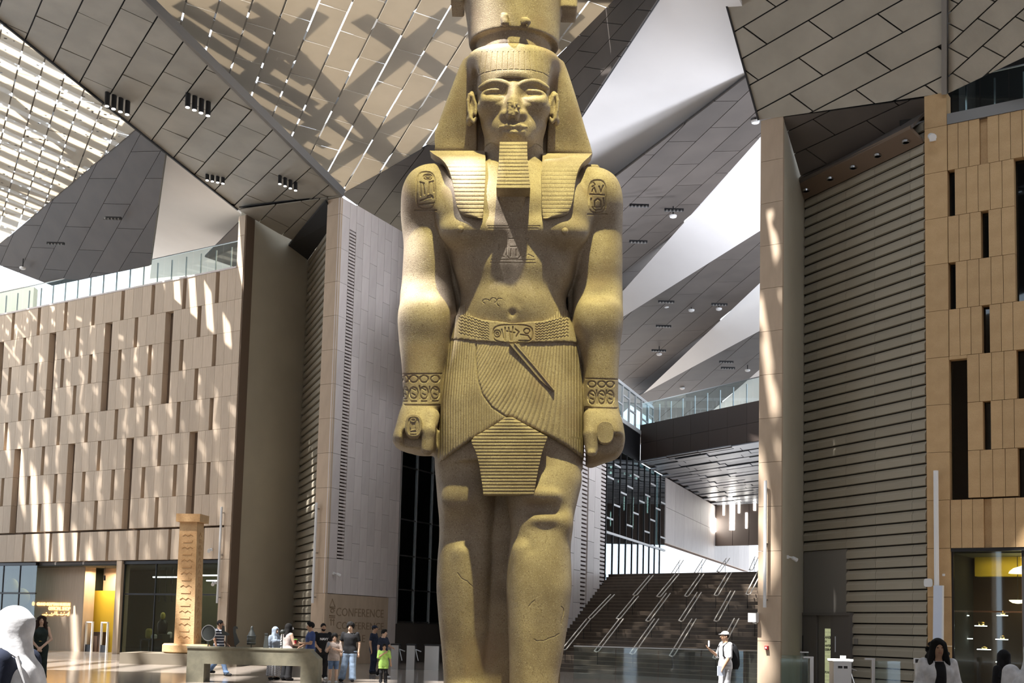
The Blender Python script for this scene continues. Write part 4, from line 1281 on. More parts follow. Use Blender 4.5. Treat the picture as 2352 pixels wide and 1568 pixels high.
# display furniture behind the long window
def lathe_obj(name, prof, c, m, parent, n=16, ax=1.0, ay=1.0):
    return MB().lathe(prof, c, n, ax, ay).obj(name, m, parent, smooth=True)
for i, (px, off, lab) in enumerate(((375, -2.2, 'shop bust display with yellow head and dark coat'),)):
    s_ = sx(px, off); c = fw(s_, 0, off)
    t = empty('display_mannequin', tuple(c), label=lab, cat='mannequin')
    lathe_obj('head', [(.02, 0), (.09, .04), (.12, .14), (.12, .24), (.08, .33), (.02, .36)], c + [0, 0, 1.72], 'lantern_yellow', t)
    lathe_obj('torso', [(.20, 0), (.25, .25), (.28, .5), (.20, .62), (.07, .70)], c + [0, 0, 1.02], 'black', t, ay=.7)
    MB().box(c + [0, 0, .5], .6, .5, 1.0, fd3, fn3).obj('plinth_box', 'shop_dark', t)
for i, (px, off, w, lab) in enumerate(((352, -1.6, 1.0, 'display table with pale folded goods inside the long shop window'), (400, -3.2, 1.6, 'display table with small goods behind the bust'), (448, -2.0, 1.2, 'display table with yellow cushions beside the carved column'))):
    c = fw(sx(px, off), 0, off)
    t = empty('display_table', tuple(c), label=lab, cat='table')
    MB().box(c + [0, 0, .74], w, .6, .06, fd3, fn3).obj('table_top', 'shop_timber', t)
    for u, v in ((-1, -1), (-1, 1), (1, -1), (1, 1)):
        MB().box(c + fd3 * u * (w / 2 - .05) + fn3 * v * .25 + [0, 0, .36], .06, .06, .72, fd3, fn3).obj('leg', 'dark_metal', t)
for i, (px, off, z_, w, h, m, lab) in enumerate(((345, -1.6, .77, .34, .5, 'lantern_yellow', 'upright yellow cushion leaning on the near shop table'), (357, -1.6, .77, .30, .22, 'white_paint', 'folded pale textile on the near shop table'),
                                                  (393, -3.2, .77, .25, .35, 'white_paint', 'small white box on the far shop table'), (408, -3.2, .77, .2, .45, 'gold', 'small golden figure on the far shop table'),
                                                  (446, -2.0, .77, .5, .55, 'shop_yellow', 'large yellow cushion behind the carved column'))):
    c = fw(sx(px, off), z_ + h / 2, off)
    MB().lathe([(w * .30, -h / 2), (w * .5, -h * .35), (w * .5, h * .3), (w * .3, h / 2)], c, 10, 1, .5).obj('shop_goods', m, label=lab, cat='shop goods')
for i, (px, py, r_, lab) in enumerate(((50, 1372, .42, 'large round yellow paper lantern in the corner shop window'), (27, 1345, .34, 'smaller round yellow lantern higher in the corner shop window'))):
    c = fw(*fso(px, py, -1.6), -1.6)
    t = empty('paper_lantern', tuple(c), label=lab, cat='lantern')
    lathe_obj('globe', [(r_ * math.sin(a), -r_ * 1.2 * math.cos(a)) for a in np.linspace(.15, math.pi - .15, 12)], c, 'lantern_yellow', t)
    MB().tube([c + [0, 0, r_ * 1.15], [c[0], c[1], 4.35]], .015, 6).obj('cord', 'black', t)
for i, (px0, px1, py) in enumerate(((353, 405, 1325), (462, 500, 1321), (476, 500, 1333))):
    a_, b_ = fso(px0, py, -2.5), fso(px1, py, -2.5)
    t = empty('ceiling_strip_light', tuple(fw((a_[0] + b_[0]) / 2, 4.0, -2.5)), cat='strip light', label=['long ceiling strip light inside the shop left of the carved column', 'upper ceiling strip light inside the shop right of the carved column', 'lower ceiling strip light inside the shop right of the carved column'][i])
    MB().box(fw((a_[0] + b_[0]) / 2, min(a_[1], 4.2), -2.5), (b_[0] - a_[0]), .12, .06, fd3, fn3).obj('diffuser', 'lamp_white', t)
    MB().box(fw((a_[0] + b_[0]) / 2, min(a_[1] + .045, 4.26), -2.5), (b_[0] - a_[0]) + .04, .16, .03, fd3, fn3).obj('housing', 'dark_metal', t)
for i, (px, py) in enumerate(((240, 1327), (394, 1335), (365, 1375), (379, 1375), (395, 1375))):
    c = fw(*fso(px, py, -1.2 - .25 * i), -1.2 - .25 * i)
    t = empty('track_spotlight', tuple(c), cat='track light', label=['black track spotlight over the shop entrance', 'black track spotlight under the strip light', 'first of three black track spotlights in the long window', 'second of three black track spotlights in the long window', 'third of three black track spotlights in the long window'][i])
    MB().tube([c + [0, 0, .12], c + [.03, -.05, -.12]], .05, 8).obj('lamp_head', 'black', t)
    MB().tube([c + [0, 0, .12], [c[0], c[1], 4.32]], .012, 6).obj('stem', 'black', t)

# ---- right shop: dark vitrine with lit ledges
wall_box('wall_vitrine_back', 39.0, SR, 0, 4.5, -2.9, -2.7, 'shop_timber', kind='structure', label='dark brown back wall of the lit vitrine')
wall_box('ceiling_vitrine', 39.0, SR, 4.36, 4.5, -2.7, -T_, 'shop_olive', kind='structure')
wall_box('wall_vitrine_bulkhead', 39.2, SR, 3.75, 4.36, -2.7, -2.2, 'shop_yellow', kind='structure', label='yellow lit bulkhead at the top of the vitrine')
wall_box('wall_vitrine_end', 38.97, 39.03, 0, 4.45, -2.7, -.32, 'dark_void', kind='structure')
vt = wall_box('window_6', 39.0, SR, 4.40, 4.5, -.3, -.02, 'dark_metal', kind='structure', label='tall shop vitrine glass under the ochre facade')
for a, b in ((39.05, 41.0), (41.08, 43.3), (43.35, SR)):
    for z0, z1 in ((0.02, 2.55), (2.6, 4.4)):
        MB().box(fw((a + b) / 2, (z0 + z1) / 2, -.16), b - a, .02, z1 - z0, fd3, fn3).obj('pane', 'shop_glass', vt)
    MB().box(fw(a - .03, 2.2, -.16), .06, .1, 4.4, fd3, fn3).obj('mullion', 'dark_metal', vt)
area('vitrine_light', tuple(fw(41.5, 4.3, -1.6)), 4.0, .6, 22, (1, .72, .35), (0, 0, math.atan2(FD[1], FD[0])))
GD = [('slender golden jug', [(.03, 0), (.05, .03), (.045, .08), (.02, .13), (.025, .17)]), ('shallow golden bowl', [(.02, 0), (.06, .02), (.09, .06), (.01, .07), (.01, .14)]),
      ('golden crown-like ornament', [(.08, 0), (.09, .05), (.11, .11), (.09, .11)]), ('golden round box', [(.06, 0), (.07, .05), (.06, .10), (.01, .12)]), ('golden lidded dish', [(.03, 0), (.09, .03), (.08, .06), (.01, .10)]), ('tiny golden cup', [(.03, 0), (.05, .06), (.05, .08)])]
for i, (px, py, w, item) in enumerate(((2216, 1413, .24, 0), (2302, 1413, .32, 1), (2253, 1437, .36, 2), (2220, 1466, .36, None), (2301, 1468, .36, 3), (2260, 1491, .40, 4), (2297, 1520, .24, 5))):
    c = fw(*fsz(px, py), -1.9)
    c = on_wall(px, py, (FP - FN * 1.9), FD)
    t = empty('lit_ledge', tuple(c), cat='shelf', group='lit vitrine ledges', label=f"{['short', 'short', 'middle', 'long bare', 'middle', 'long', 'dim short'][i]} glowing glass ledge in the vitrine, {['top', 'top', 'second', 'third', 'third', 'fourth', 'lowest'][i]} level{[', near the corner', ', towards the frame edge', '', ', near the corner', ', towards the frame edge', '', ''][i]}")
    MB().box(c, w, .12, .025, fd3, fn3).obj('ledge', 'lamp_white', t)
    MB().box(c + fn3 * -.415, .04, .72, .02, fd3, fn3).obj('bracket', 'dark_metal', t)
    if item is not None:
        nm, pr = GD[item]
        MB().lathe(pr, c + [.02, 0, .013], 14).obj('gold_vessel', 'gold', smooth=True, label=nm + f" on the {['first top', 'second top', 'second-level', '', 'third-level', 'fourth-level', 'lowest'][i]} vitrine ledge", cat='vessel')
for i, (px, py, r_, lab) in enumerate(((2350, 1315, .42, 'upper glowing dome lamp at the vitrine edge'), (2338, 1380, .26, 'lower glowing dish lamp at the vitrine edge'))):
    c = on_wall(px, py, (FP - FN * (1.2 + .75 * i)), FD)
    t = empty('pendant_lamp', tuple(c), label=lab, cat='pendant lamp')
    pr = [(r_, -.02), (r_ * .92, .05), (r_ * .65, .14), (r_ * .2, .20), (.03, .22)] if i == 0 else [(.03, -.08), (r_ * .6, -.06), (r_ * .95, 0), (r_, .03), (r_ * .9, .03)]
    lathe_obj('shade', pr, c, 'lamp_warm', t)
    MB().tube([c + [0, 0, .03], [c[0], c[1], 4.38]], .012, 6).obj('cord', 'black', t)

# ---- grey double door in the right portal
gw_ = MB().box(sh_pt(.19, 2.34, -.10), Lsh * .38, .14, 4.68, dsh3, nsh).obj('wall_door_panel', 'grey_wall', kind='structure', label='plain brown panel around the grey double door')
shp = lambda px, py: (float((on_wall(px, py, Ce, dsh)[:2] - Ce) @ dsh) / Lsh, float(on_wall(px, py, Ce, dsh)[2]))
u0d, zt = shp(1838, 1413); u1d, _ = shp(1878, 1413); u2d, _ = shp(1911, 1413); u3d, _ = shp(1953, 1413)
mat('door_grey', (.15, .135, .125), .5)
door = MB().box(sh_pt((u0d + u3d) / 2, zt + .05, .02), (u3d - u0d) * Lsh + .2, .16, .1, dsh3, nsh).obj('door_1', 'door_grey', kind='structure', label='grey double door standing ajar in the ribbed portal')
MB().box(sh_pt((u0d + u1d) / 2, zt / 2, .03), (u1d - u0d) * Lsh, .06, zt, dsh3, nsh).obj('leaf', 'door_grey', door)
MB().box(sh_pt((u2d + u3d) / 2, zt / 2, .03), (u3d - u2d) * Lsh, .06, zt, dsh3, nsh).obj('leaf', 'door_grey', door)
MB().box(sh_pt(u3d + .01, zt / 2, .02), .08, .14, zt, dsh3, nsh).obj('jamb', 'door_grey', door)
MB().box(sh_pt((u1d + u2d) / 2, zt / 2, -.05), (u2d - u1d) * Lsh, .02, zt, dsh3, nsh).obj('gap', 'dark_void', door)
mat('notice_panel', (.55, .56, .34), .6, emit=((.75, .8, .45), .22))
n0, _ = shp(1893, 1480); n1, _ = shp(1909, 1480); zt1 = shp(1900, 1443)[1]; zt0 = shp(1900, 1568)[1]
MB().box(sh_pt((n0 + n1) / 2, (zt1 + zt0) / 2, -.035), (n1 - n0) * Lsh, .01, zt1 - zt0, dsh3, nsh).obj('notice', 'notice_panel', door)
for k, (tx, py) in enumerate((('ANSM', 1466), ('H', 1475), ('NIVER', 1485), ('EBRA', 1494), ('PLACE', 1546))):
    place_text('lettering', tx, .115, sh_pt(n0 + .002, shp(1900, py)[1], -.028), dsh3, u3, 'black', door, 'LEFT', .003, .003, sx=(n1 - n0) * Lsh / (.115 * .66 * len(tx)) if len(tx) > 1 else 1)
for u, m_, z0, z1 in ((shp(1847, 1480)[0], 'black', shp(1847, 1496)[1], shp(1847, 1459)[1]), (shp(1922, 1480)[0], 'lamp_white', shp(1922, 1497)[1], shp(1922, 1461)[1])):
    MB().box(sh_pt(u, (z0 + z1) / 2, .065), .045, .012, z1 - z0, dsh3, nsh).obj('vision_slot', 'screen_white' if m_ != 'black' else m_, door)
MB().box(sh_pt(shp(1967, 1473)[0], shp(1967, 1473)[1], .02), .17, .03, .19, dsh3, nsh).obj('wall_notice', 'grey_wall', label='small square notice plate beside the grey door', cat='notice plate')

# ---- turnstiles and glass gates
def gate_post(px, py_top, Y, w, d, h, label, name='turnstile', scanner=False, arm=True):
    p = atY(px, py_top, Y)
    c = np.array([p[0], Y, 0])
    t = empty(name, tuple(c), label=label, cat='turnstile')
    MB().box(c + [0, 0, h * .47], w, d, h * .94, ).obj('pedestal', 'steel', t)
    MB().box(c + [0, 0, h * .97], w + .06, d + .06, h * .06).obj('top_plate', 'dark_metal' if not scanner else 'steel', t)
    if arm:
        MB().tube([c + [w / 2, 0, h * .78], c + [w / 2 + .22, 0, h * .70]], .025, 8).obj('arm', 'steel', t)
        MB().tube([c + [w / 2, 0, h * .78], c + [w / 2 + .12, -.1, h * .34]], .02, 8).obj('arm', 'steel', t)
    if scanner:
        MB().box(c + [.08, 0, h + .07], .14, .12, .12).obj('scanner_head', 'white_paint', t)
        MB().box(c + [-.07, -d / 2 - .01, h * .80], .12, .03, .07).obj('reader', 'black', t)
        MB().box(c + [.09, -d / 2 - .01, h * .80], .10, .03, .07).obj('reader', 'black', t)
        MB().box(c + [0, 0, h * 1.005], w + .08, d + .08, .05).obj('lit_top', 'lamp_white', t)
    return t
gate_post(1930, 1518, 36.2, .52, .5, 1.02, 'grey turnstile pedestal with white lit top and scanner head before the grey door', scanner=True)
for px, lab in ((1864, 'slim metal gate post with an angled top left of the scanner pedestal'), (2005, 'slim metal gate post with an angled top right of the scanner pedestal')):
    p = atY(px, 1508, 36.4); c = np.array([p[0], 36.4, 0])
    t = empty('gate_post', tuple(c), label=lab, cat='gate post')
    MB().box(c + [0, 0, .53], .10, .10, 1.06).obj('post', 'steel', t)
    MB().box(c + [-.10, 0, 1.07], .30, .12, .05).obj('cap', 'steel', t)
    MB().box(c + [-.52 if px < 1900 else .42, .02, .52], .80, .015, 1.0).obj('glass_wing', 'clear_glass', t)
p = atY(2105, 1510, 34.5); c = np.array([p[0], 34.5, 0])
t = empty('card_reader_post', tuple(c), label='slim post with a square framed reader beside the woman in white', cat='gate post')
MB().box(c + [0, 0, .5], .10, .10, 1.0).obj('post', 'steel', t)
MB().box(c + [0, -.03, 1.08], .16, .08, .16).obj('reader_frame', 'white_paint', t)
MB().box(c + [0, -.075, 1.08], .11, .02, .10).obj('reader_screen', 'black', t)
p = atY(1826, 1507, 37.5)
MB().box((p[0], 37.5, .55), .82, .02, 1.1).obj('glass_barrier', 'clear_glass', label='free-standing clear glass barrier before the slim pier', cat='barrier')
for i, (px, w) in enumerate(((910, .28), (946, .32), (994, .56))):
    gate_post(px, 1478, 48.5 + .2 * i, w, .9, 1.0, ['first turnstile beyond the girl in lime green', 'second turnstile beyond the girl in lime green', 'widest turnstile close to the statue leg'][i], arm=i < 2)

# ---- concrete display bench with mounted bronze replicas
TY = 34.2
def tp(px, py, Y=TY): return atY(px, py, Y)
mat('bench_concrete', (.20, .185, .13), .75, col2=(.15, .14, .10), nscale=5, bump=.2, bscale=60)
ta, tb_ = tp(437, 1487), tp(736, 1494)
bx0, bx1, bz = ta[0], tb_[0], .93
bench = empty('display_bench', (bx0, TY, 0), label='long concrete display bench with chamfered end and square legs', cat='bench')
zb = bz - .42
MB().prism([(bx0, TY - .3, zb), (bx1, TY - .3, zb), (bx1, TY - .3, bz - .22), (bx1 - .24, TY - .3, bz), (bx0, TY - .3, bz)], (0, .75, 0)).obj('slab', 'bench_concrete', bench)
MB().prism([(bx0 - .02, TY - .32, bz), (bx1 - .24, TY - .32, bz), (bx1 - .24, TY - .32, bz + .05), (bx0 - .02, TY - .32, bz + .05)], (0, .8, 0)).obj('top_edge', 'bench_concrete', bench)
MB().box((bx0 + .24, TY + .07, zb / 2), .48, .74, zb).obj('leg', 'bench_concrete', bench)
MB().box((bx1 - .24, TY + .07, zb / 2), .48, .74, zb).obj('leg', 'bench_concrete', bench)
bt = bz + .05
def mount(name, px, label, cat='replica'):
    p = tp(px, 1480)
    t = empty(name, (p[0], TY, bt), label=label, cat=cat)
    return t, p[0]
def zpx(px, py): return tp(px, py)[2]
t, x = mount('mirror_replica', 478, 'round dark bronze hand mirror mounted on the bench', 'mirror')
c = np.array([x, TY, zpx(478, 1453)])
rr = .18
MB().prism([(x + rr * math.cos(a), TY - .01, c[2] + rr * 1.12 * math.sin(a)) for a in np.linspace(0, 2 * math.pi, 24, False)], (0, .03, 0)).obj('disc', 'dark_bronze', t)
MB().tube([(x + (rr + .012) * math.cos(a), TY - .01, c[2] + (rr + .012) * 1.12 * math.sin(a)) for a in np.linspace(0, 2 * math.pi, 25)], .014, 5).obj('rim', 'steel', t)
MB().tube([(x, TY, bt), (x, TY, c[2] - rr * 1.1)], .018, 6).obj('stem', 'dark_bronze', t)
t, x = mount('bird_replica', 519, 'dark bronze bird-like blade mounted on the bench before the walking man', 'replica')
MB().prism([(tp(q[0], q[1])[0], TY - .03, tp(q[0], q[1])[2]) for q in ((511, 1436), (515, 1437), (516, 1449), (527, 1455), (526, 1459), (513, 1459), (509, 1452))], (0, .06, 0)).obj('blade', 'dark_bronze', t)
MB().tube([(x, TY, bt), (x, TY, zpx(519, 1459))], .012, 6).obj('stem', 'dark_bronze', t)
t, x = mount('adze_replica', 541, 'curled dark bronze adze blade mounted on the bench', 'replica')
MB().prism([(tp(q[0], q[1])[0], TY - .03, tp(q[0], q[1])[2]) for q in ((536, 1440), (540, 1437), (545, 1439), (546, 1444), (542, 1443), (541, 1450), (545, 1462), (550, 1474), (543, 1481), (539, 1483), (538, 1468), (536, 1452))], (0, .06, 0)).obj('blade', 'dark_bronze', t)
MB().tube([(x, TY, bt), (x, TY, zpx(541, 1480))], .012, 6).obj('stem', 'dark_bronze', t)
t, x = mount('bell_replica', 577, 'bell-shaped dark bronze vessel with a pointed top on the bench', 'replica')
z0 = zpx(577, 1480); hh = zpx(577, 1437) - z0
lathe_obj('bell', [(.12, 0), (.125, hh * .4), (.115, hh * .45), (.09, hh * .6), (.05, hh * .75), (.035, hh * .85), (.04, hh * .93), (.01, hh)], np.array([x, TY, z0]), 'dark_bronze', t)
lathe_obj('band', [(.128, 0), (.132, .015), (.132, .04), (.128, .05)], np.array([x, TY, z0 + hh * .40]), 'dark_bronze', t)
lathe_obj('band', [(.122, 0), (.128, .01), (.128, .025), (.122, .035)], np.array([x, TY, z0 + hh * .06]), 'dark_bronze', t)
MB().tube([(x, TY, bt), (x, TY, z0 + .02)], .012, 6).obj('stem', 'dark_bronze', t)
t, x = mount('pedestal_replica', 611, 'small tapered dark bronze stand on the bench near the veiled visitor', 'replica')
MB().hexa([(x - .07, TY - .05, bt), (x + .07, TY - .05, bt), (x + .07, TY + .05, bt), (x - .07, TY + .05, bt)], [(x - .035, TY - .03, bt + .38), (x + .035, TY - .03, bt + .38), (x + .035, TY + .03, bt + .38), (x - .035, TY + .03, bt + .38)]).obj('shaft', 'dark_bronze', t)
MB().box((x, TY, bt + .39), .09, .08, .04).obj('cap', 'dark_bronze', t)
t, x = mount('knob_replica', 648, 'dark round-headed rod mounted on the bench before the woman with the camera', 'replica')
lathe_obj('knob', [(.02, 0), (.07, .04), (.075, .09), (.03, .13)], np.array([x, TY, zpx(648, 1456)]), 'dark_bronze', t)
MB().tube([(x, TY, bt), (x, TY, zpx(648, 1454))], .016, 6).obj('stem', 'dark_bronze', t)

# ---- carved square column on its drum and plinth
KY = 47.8
def kp(px, py): return atY(px, py, KY)
mat('sandstone', (.60, .40, .21), .8, col2=(.47, .30, .15), nscale=2.5, ndetail=6, speck=(40, .58, .72, (.33, .20, .10)), bump=.5, bscale=25)
kx = kp(436, 1400)[0]
col_ = empty('carved_column', (kx, KY, 0), label='weathered square stone column with carved signs and slab top before the shop', cat='column')
mat('plinth_stone', (.19, .165, .125), .7)
pz = .42
px0, px1 = kp(297, 1505)[0], kp(560, 1505)[0]
MB().box(((px0 + px1) / 2, KY + .1, pz / 2), px1 - px0, 2.6, pz).obj('plinth', 'plinth_stone', col_)
dz0 = pz; dz1 = kp(430, 1478)[2]
bc = kp(428, 1490)[0]
MB().lathe([(.80, 0), (.92, .06), (.92, dz1 - dz0 - .06), (.86, dz1 - dz0)], (bc, KY, dz0), 40, 1.0, .9).obj('drum', 'sandstone', col_, smooth=False)
ztop = kp(442, 1200)[2]; zcap = kp(442, 1182)[2]
ang = math.radians(38)
def sq(c, z, w): return [np.array([c + w * math.cos(ang + math.pi / 2 * k), KY + w * math.sin(ang + math.pi / 2 * k), z]) for k in range(4)]
xb, xt = kp(431, 1476)[0], kp(441, 1200)[0]
MB().hexa(sq(xb, dz1, .56), sq(xt, ztop, .50)).obj('shaft', 'sandstone', col_)
MB().hexa(sq(xt + .02, ztop, .68), sq(xt + .02, zcap, .69)).obj('slab_top', 'sandstone', col_)
shaft_a, shaft_b = sq(xb, dz1, .56), sq(xt, ztop, .50)
# carved signs on the two faces in view, as raised-edge strokes
def face_pt(i0, i1, u, v, off=.0):
    a = shaft_a[i0] * (1 - v) + shaft_b[i0] * v; b = shaft_a[i1] * (1 - v) + shaft_b[i1] * v
    n = np.cross(b - a, [0, 0, 1.0]); n = unit(n)
    if n[1] > 0: n = -n
    return a + (b - a) * u + n * off
faces = sorted([(k, (k + 1) % 4) for k in range(4)], key=lambda q: (shaft_a[q[0]] + shaft_a[q[1]])[1])[:2]
sig = [[(.2, 0), (.35, .03), (.5, 0), (.65, .03), (.8, 0)], [(.5, -.06), (.5, .06)], [(.3, .0), (.5, .07), (.7, .0)], [(.25, 0), (.75, 0), (.75, .03)], [(.35, -.03), (.65, -.03), (.65, .03), (.35, .03), (.35, -.03)], [(.4, 0), (.4, .06), (.6, .06), (.6, 0)]]
mat('sandstone_cut', (.36, .215, .10), .85)
for fi, (i0, i1) in enumerate(faces):
    for k in range(17):
        g = sig[(k * 3 + fi * 2) % len(sig)]
        v0 = .05 + k * .052
        MB().tube([face_pt(i0, i1, u, v0 + v * .5, .004) for u, v in g], .014, 5).obj('sign', 'sandstone_cut', col_)

# ---- carved name panel: lettering and upright signs sunk into the pier foot
def pbx(px, py):
    p = on_wall(px, py, B1, D2)
    return p + sn3 * .006
mat('cut_letter', (.30, .215, .135), .85)
for k, (tx, py, h) in enumerate((('CONFERENCE', 1402, .52), ('CONFERENCE', 1432, .46), ('CENTRE', 1462, .46))):
    p0 = pbx(771, py + 12 - (0 if k else 0)); p1 = pbx(891, py + 16)
    L_ = np.linalg.norm(p1 - p0)
    if tx == 'CENTRE': L_ *= .62
    place_text('lettering', tx, h, p0, d23, u3, 'cut_letter', panel if False else pier_b, 'LEFT', .004, .0, sx=L_ / (h * .70 * len(tx)))
for st in ([(757, 1393), (763, 1375), (769, 1393), (757, 1393)], [(757, 1395), (769, 1396)], arc(763, 1402, 4, 4), [(756, 1413), (769, 1414)], [(756, 1417), (769, 1418)], [(758, 1424), (768, 1424)], [(760, 1420), (760, 1436)], [(766, 1421), (766, 1436)]):
    MB().tube([pbx(*q) for q in st], .022, 5).obj('sign', 'cut_letter', pier_b)

# ---- small wall fittings
def fit_box(name, p, dims, m, label, cat, ax=fd3, ay=fn3):
    return MB().box(p, *dims, ax, ay).obj(name, m, label=label, cat=cat)
def camera_unit(px, py, label, P0=None, D0=None, big=False):
    p = on_wall(px, py, P0 if P0 is not None else FP, D0 if D0 is not None else FD)
    d = D0 if D0 is not None else FD
    n = np.array([d[1], -d[0], 0]); d_ = np.array([d[0], d[1], 0])
    t = empty('security_camera', tuple(p), label=label, cat='camera')
    k = 1.6 if big else 1.0
    MB().box(p + n * .03, .12 * k, .06, .12 * k, d_, n).obj('mount_plate', 'white_paint', t)
    MB().tube([p + n * .05, p + n * .22 * k + [0, 0, -.02]], .03 * k, 8).obj('bracket', 'white_paint', t)
    MB().tube([p + n * .18 * k + [0, 0, -.02], p + n * .30 * k + d_ * .12 + [0, 0, -.10 * k]], [.06 * k, .075 * k], 10).obj('housing', 'white_paint', t)
    return t
camera_unit(487, 1262, 'white security camera above the shop window beside the carved column')
camera_unit(496, 1338, 'small white security camera on the shop window edge')
camera_unit(765, 1316, 'white security camera on the pale side of the middle pier', B1, D2)
camera_unit(1808, 1279, 'white security camera on the concrete cheek beside the slim pier', C1, D2)
camera_unit(2143, 318, 'grey security camera set in a hole near the top of the ochre corner', big=True)
s_, z_ = fsz(1733, 1418)
fit_box('wall_speaker', fw(32.62, z_, .1), (.28, .3, .30), 'white_paint', 'small cream wall box on the edge of the slim pier', 'wall box')
s_, z_ = fsz(1762, 1487)
mat('red', (.55, .02, .03), .5)
t = empty('fire_call_point', tuple(fw(s_, z_, .05)), label='small red fire call point on the slim pier', cat='call point')
MB().box(fw(s_, z_, .05), .11, .1, .12, fd3, fn3).obj('housing', 'red', t)
MB().box(fw(s_, z_, .105), .06, .02, .06, fd3, fn3).obj('button', 'white_paint', t)
s_, z_ = fsz(2133, 1338)
MB().prism([fw(s_ + .13 * np.sign(math.cos(a)) * abs(math.cos(a)) ** .5, z_ + .13 * np.sign(math.sin(a)) * abs(math.sin(a)) ** .5, .0) for a in np.linspace(0, 2 * math.pi, 20, False)], fn3 * .07).obj('wireless_unit', 'white_paint', label='rounded white wireless unit on the ochre corner', cat='wireless unit')
s_, z_ = fsz(2168, 1320)
fit_box('wall_sensor', fw(s_, z_, .02), (.07, .05, .07), 'white_paint', 'tiny square sensor beside the light tube on the ochre corner', 'sensor')
a_, b_ = fsz(2150, 1345), fsz(2172, 1500)
t = empty('leaning_board', tuple(fw((a_[0] + b_[0]) / 2, 0, .3)), label='tall white board leaning on the ochre corner behind the woman in white', cat='board')
mat('board_blue', (.62, .68, .80), .6)
MB().prism([fw(fsz(2149, 1345)[0], a_[1], .2), fw(fsz(2169, 1345)[0], a_[1], .2), fw(fsz(2172, 1400)[0], 0.0, .55), fw(fsz(2152, 1400)[0], 0.0, .55)], fn3 * .06).obj('board_face', 'board_blue', t)
MB().prism([fw(fsz(2169, 1345)[0], a_[1], .19), fw(fsz(2172, 1345)[0], a_[1], .19), fw(fsz(2176, 1400)[0], 0.0, .54), fw(fsz(2172, 1400)[0], 0.0, .54)], fn3 * .08).obj('board_edge', 'white_paint', t)
spot('column_spot', (-15.5, 43.0, 19.0), (kx, KY, 3.0), 2200, (1, .62, .25), .2, 22)
# ================================================================ colossal statue
SY = 18.0                                             # distance of the statue's axis

def S(px, py, y=0.0):
    p = atY(px, py, SY + y)
    return np.array([p[0], y, p[2]])

def R(py, l, r_, y=0.0, ry=0.4, n=2.4, zy=None):
    """one section: silhouette read at depth y (or zy), centred at y"""
    a, b = S(l, py, y if zy is None else zy), S(r_, py, y if zy is None else zy)
    return ((a[2] + b[2]) / 2, (a[0] + b[0]) / 2, (b[0] - a[0]) / 2, y, ry, n)

def granite(name, pleat=False, rings=None):
    m = mat(name, (0.395, 0.325, 0.24), 0.62, col2=(0.265, 0.21, 0.155), nscale=2.2, ndetail=6, contrast=(0.36, 0.66),
            speck=(46, 0.55, 0.72, (0.22, 0.165, 0.12)), bump=0.22, bscale=70, spec=0.35)
    nt, N, L, b = _nodes(m)
    tc = [x for x in N if x.bl_idname == 'ShaderNodeTexCoord'][0]
    # light crystals and large weathering blotches
    src = b.inputs['Base Color'].links[0].from_socket
    for sc, lo, hi, c in ((70, 0.58, 0.72, (0.62, 0.53, 0.42)), (1.1, 0.58, 0.74, (0.33, 0.24, 0.175)), (110, 0.57, 0.72, (0.15, 0.11, 0.085))):
        nz = N.new('ShaderNodeTexNoise'); nz.inputs['Scale'].default_value = sc; nz.inputs['Detail'].default_value = 3
        L.new(tc.outputs['Object'], nz.inputs['Vector'])
        mr = N.new('ShaderNodeMapRange'); mr.inputs[1].default_value, mr.inputs[2].default_value = lo, hi
        mr.inputs[4].default_value = 0.75
        L.new(nz.outputs[0], mr.inputs[0])
        mx = N.new('ShaderNodeMix'); mx.data_type = 'RGBA'
        L.new(mr.outputs[0], mx.inputs[0]); L.new(src, mx.inputs[6]); mx.inputs[7].default_value = (*c, 1)
        src = mx.outputs[2]
    L.new(src, b.inputs['Base Color'])
    if pleat:
        at = N.new('ShaderNodeAttribute'); at.attribute_name = 'pleat'
        sn = N.new('ShaderNodeMath'); sn.operation = 'SINE'
        L.new(at.outputs['Fac'], sn.inputs[0])
        ab = N.new('ShaderNodeMath'); ab.operation = 'ABSOLUTE'
        L.new(sn.outputs[0], ab.inputs[0])
        b2 = N.new('ShaderNodeBump'); b2.inputs['Strength'].default_value = 0.5; b2.inputs['Distance'].default_value = 0.02
        L.new(ab.outputs[0], b2.inputs['Height'])
        L.new(b.inputs['Normal'].links[0].from_socket, b2.inputs['Normal'])
        L.new(b2.outputs[0], b.inputs['Normal'])
    return m

granite('granite')
granite('granite_pleated', pleat=True)

statue = empty('colossal_statue', (0.0, SY, 0.0),
               label='towering granite statue of a standing pharaoh with striped headdress, beard and pleated kilt', cat='statue')

def seg_dist(p, a, b):
    v = b - a
    t = np.clip(((p - a) @ v) / max(v @ v, 1e-9), 0, 1)
    return np.linalg.norm(p - a - t[:, None] * v, axis=1)

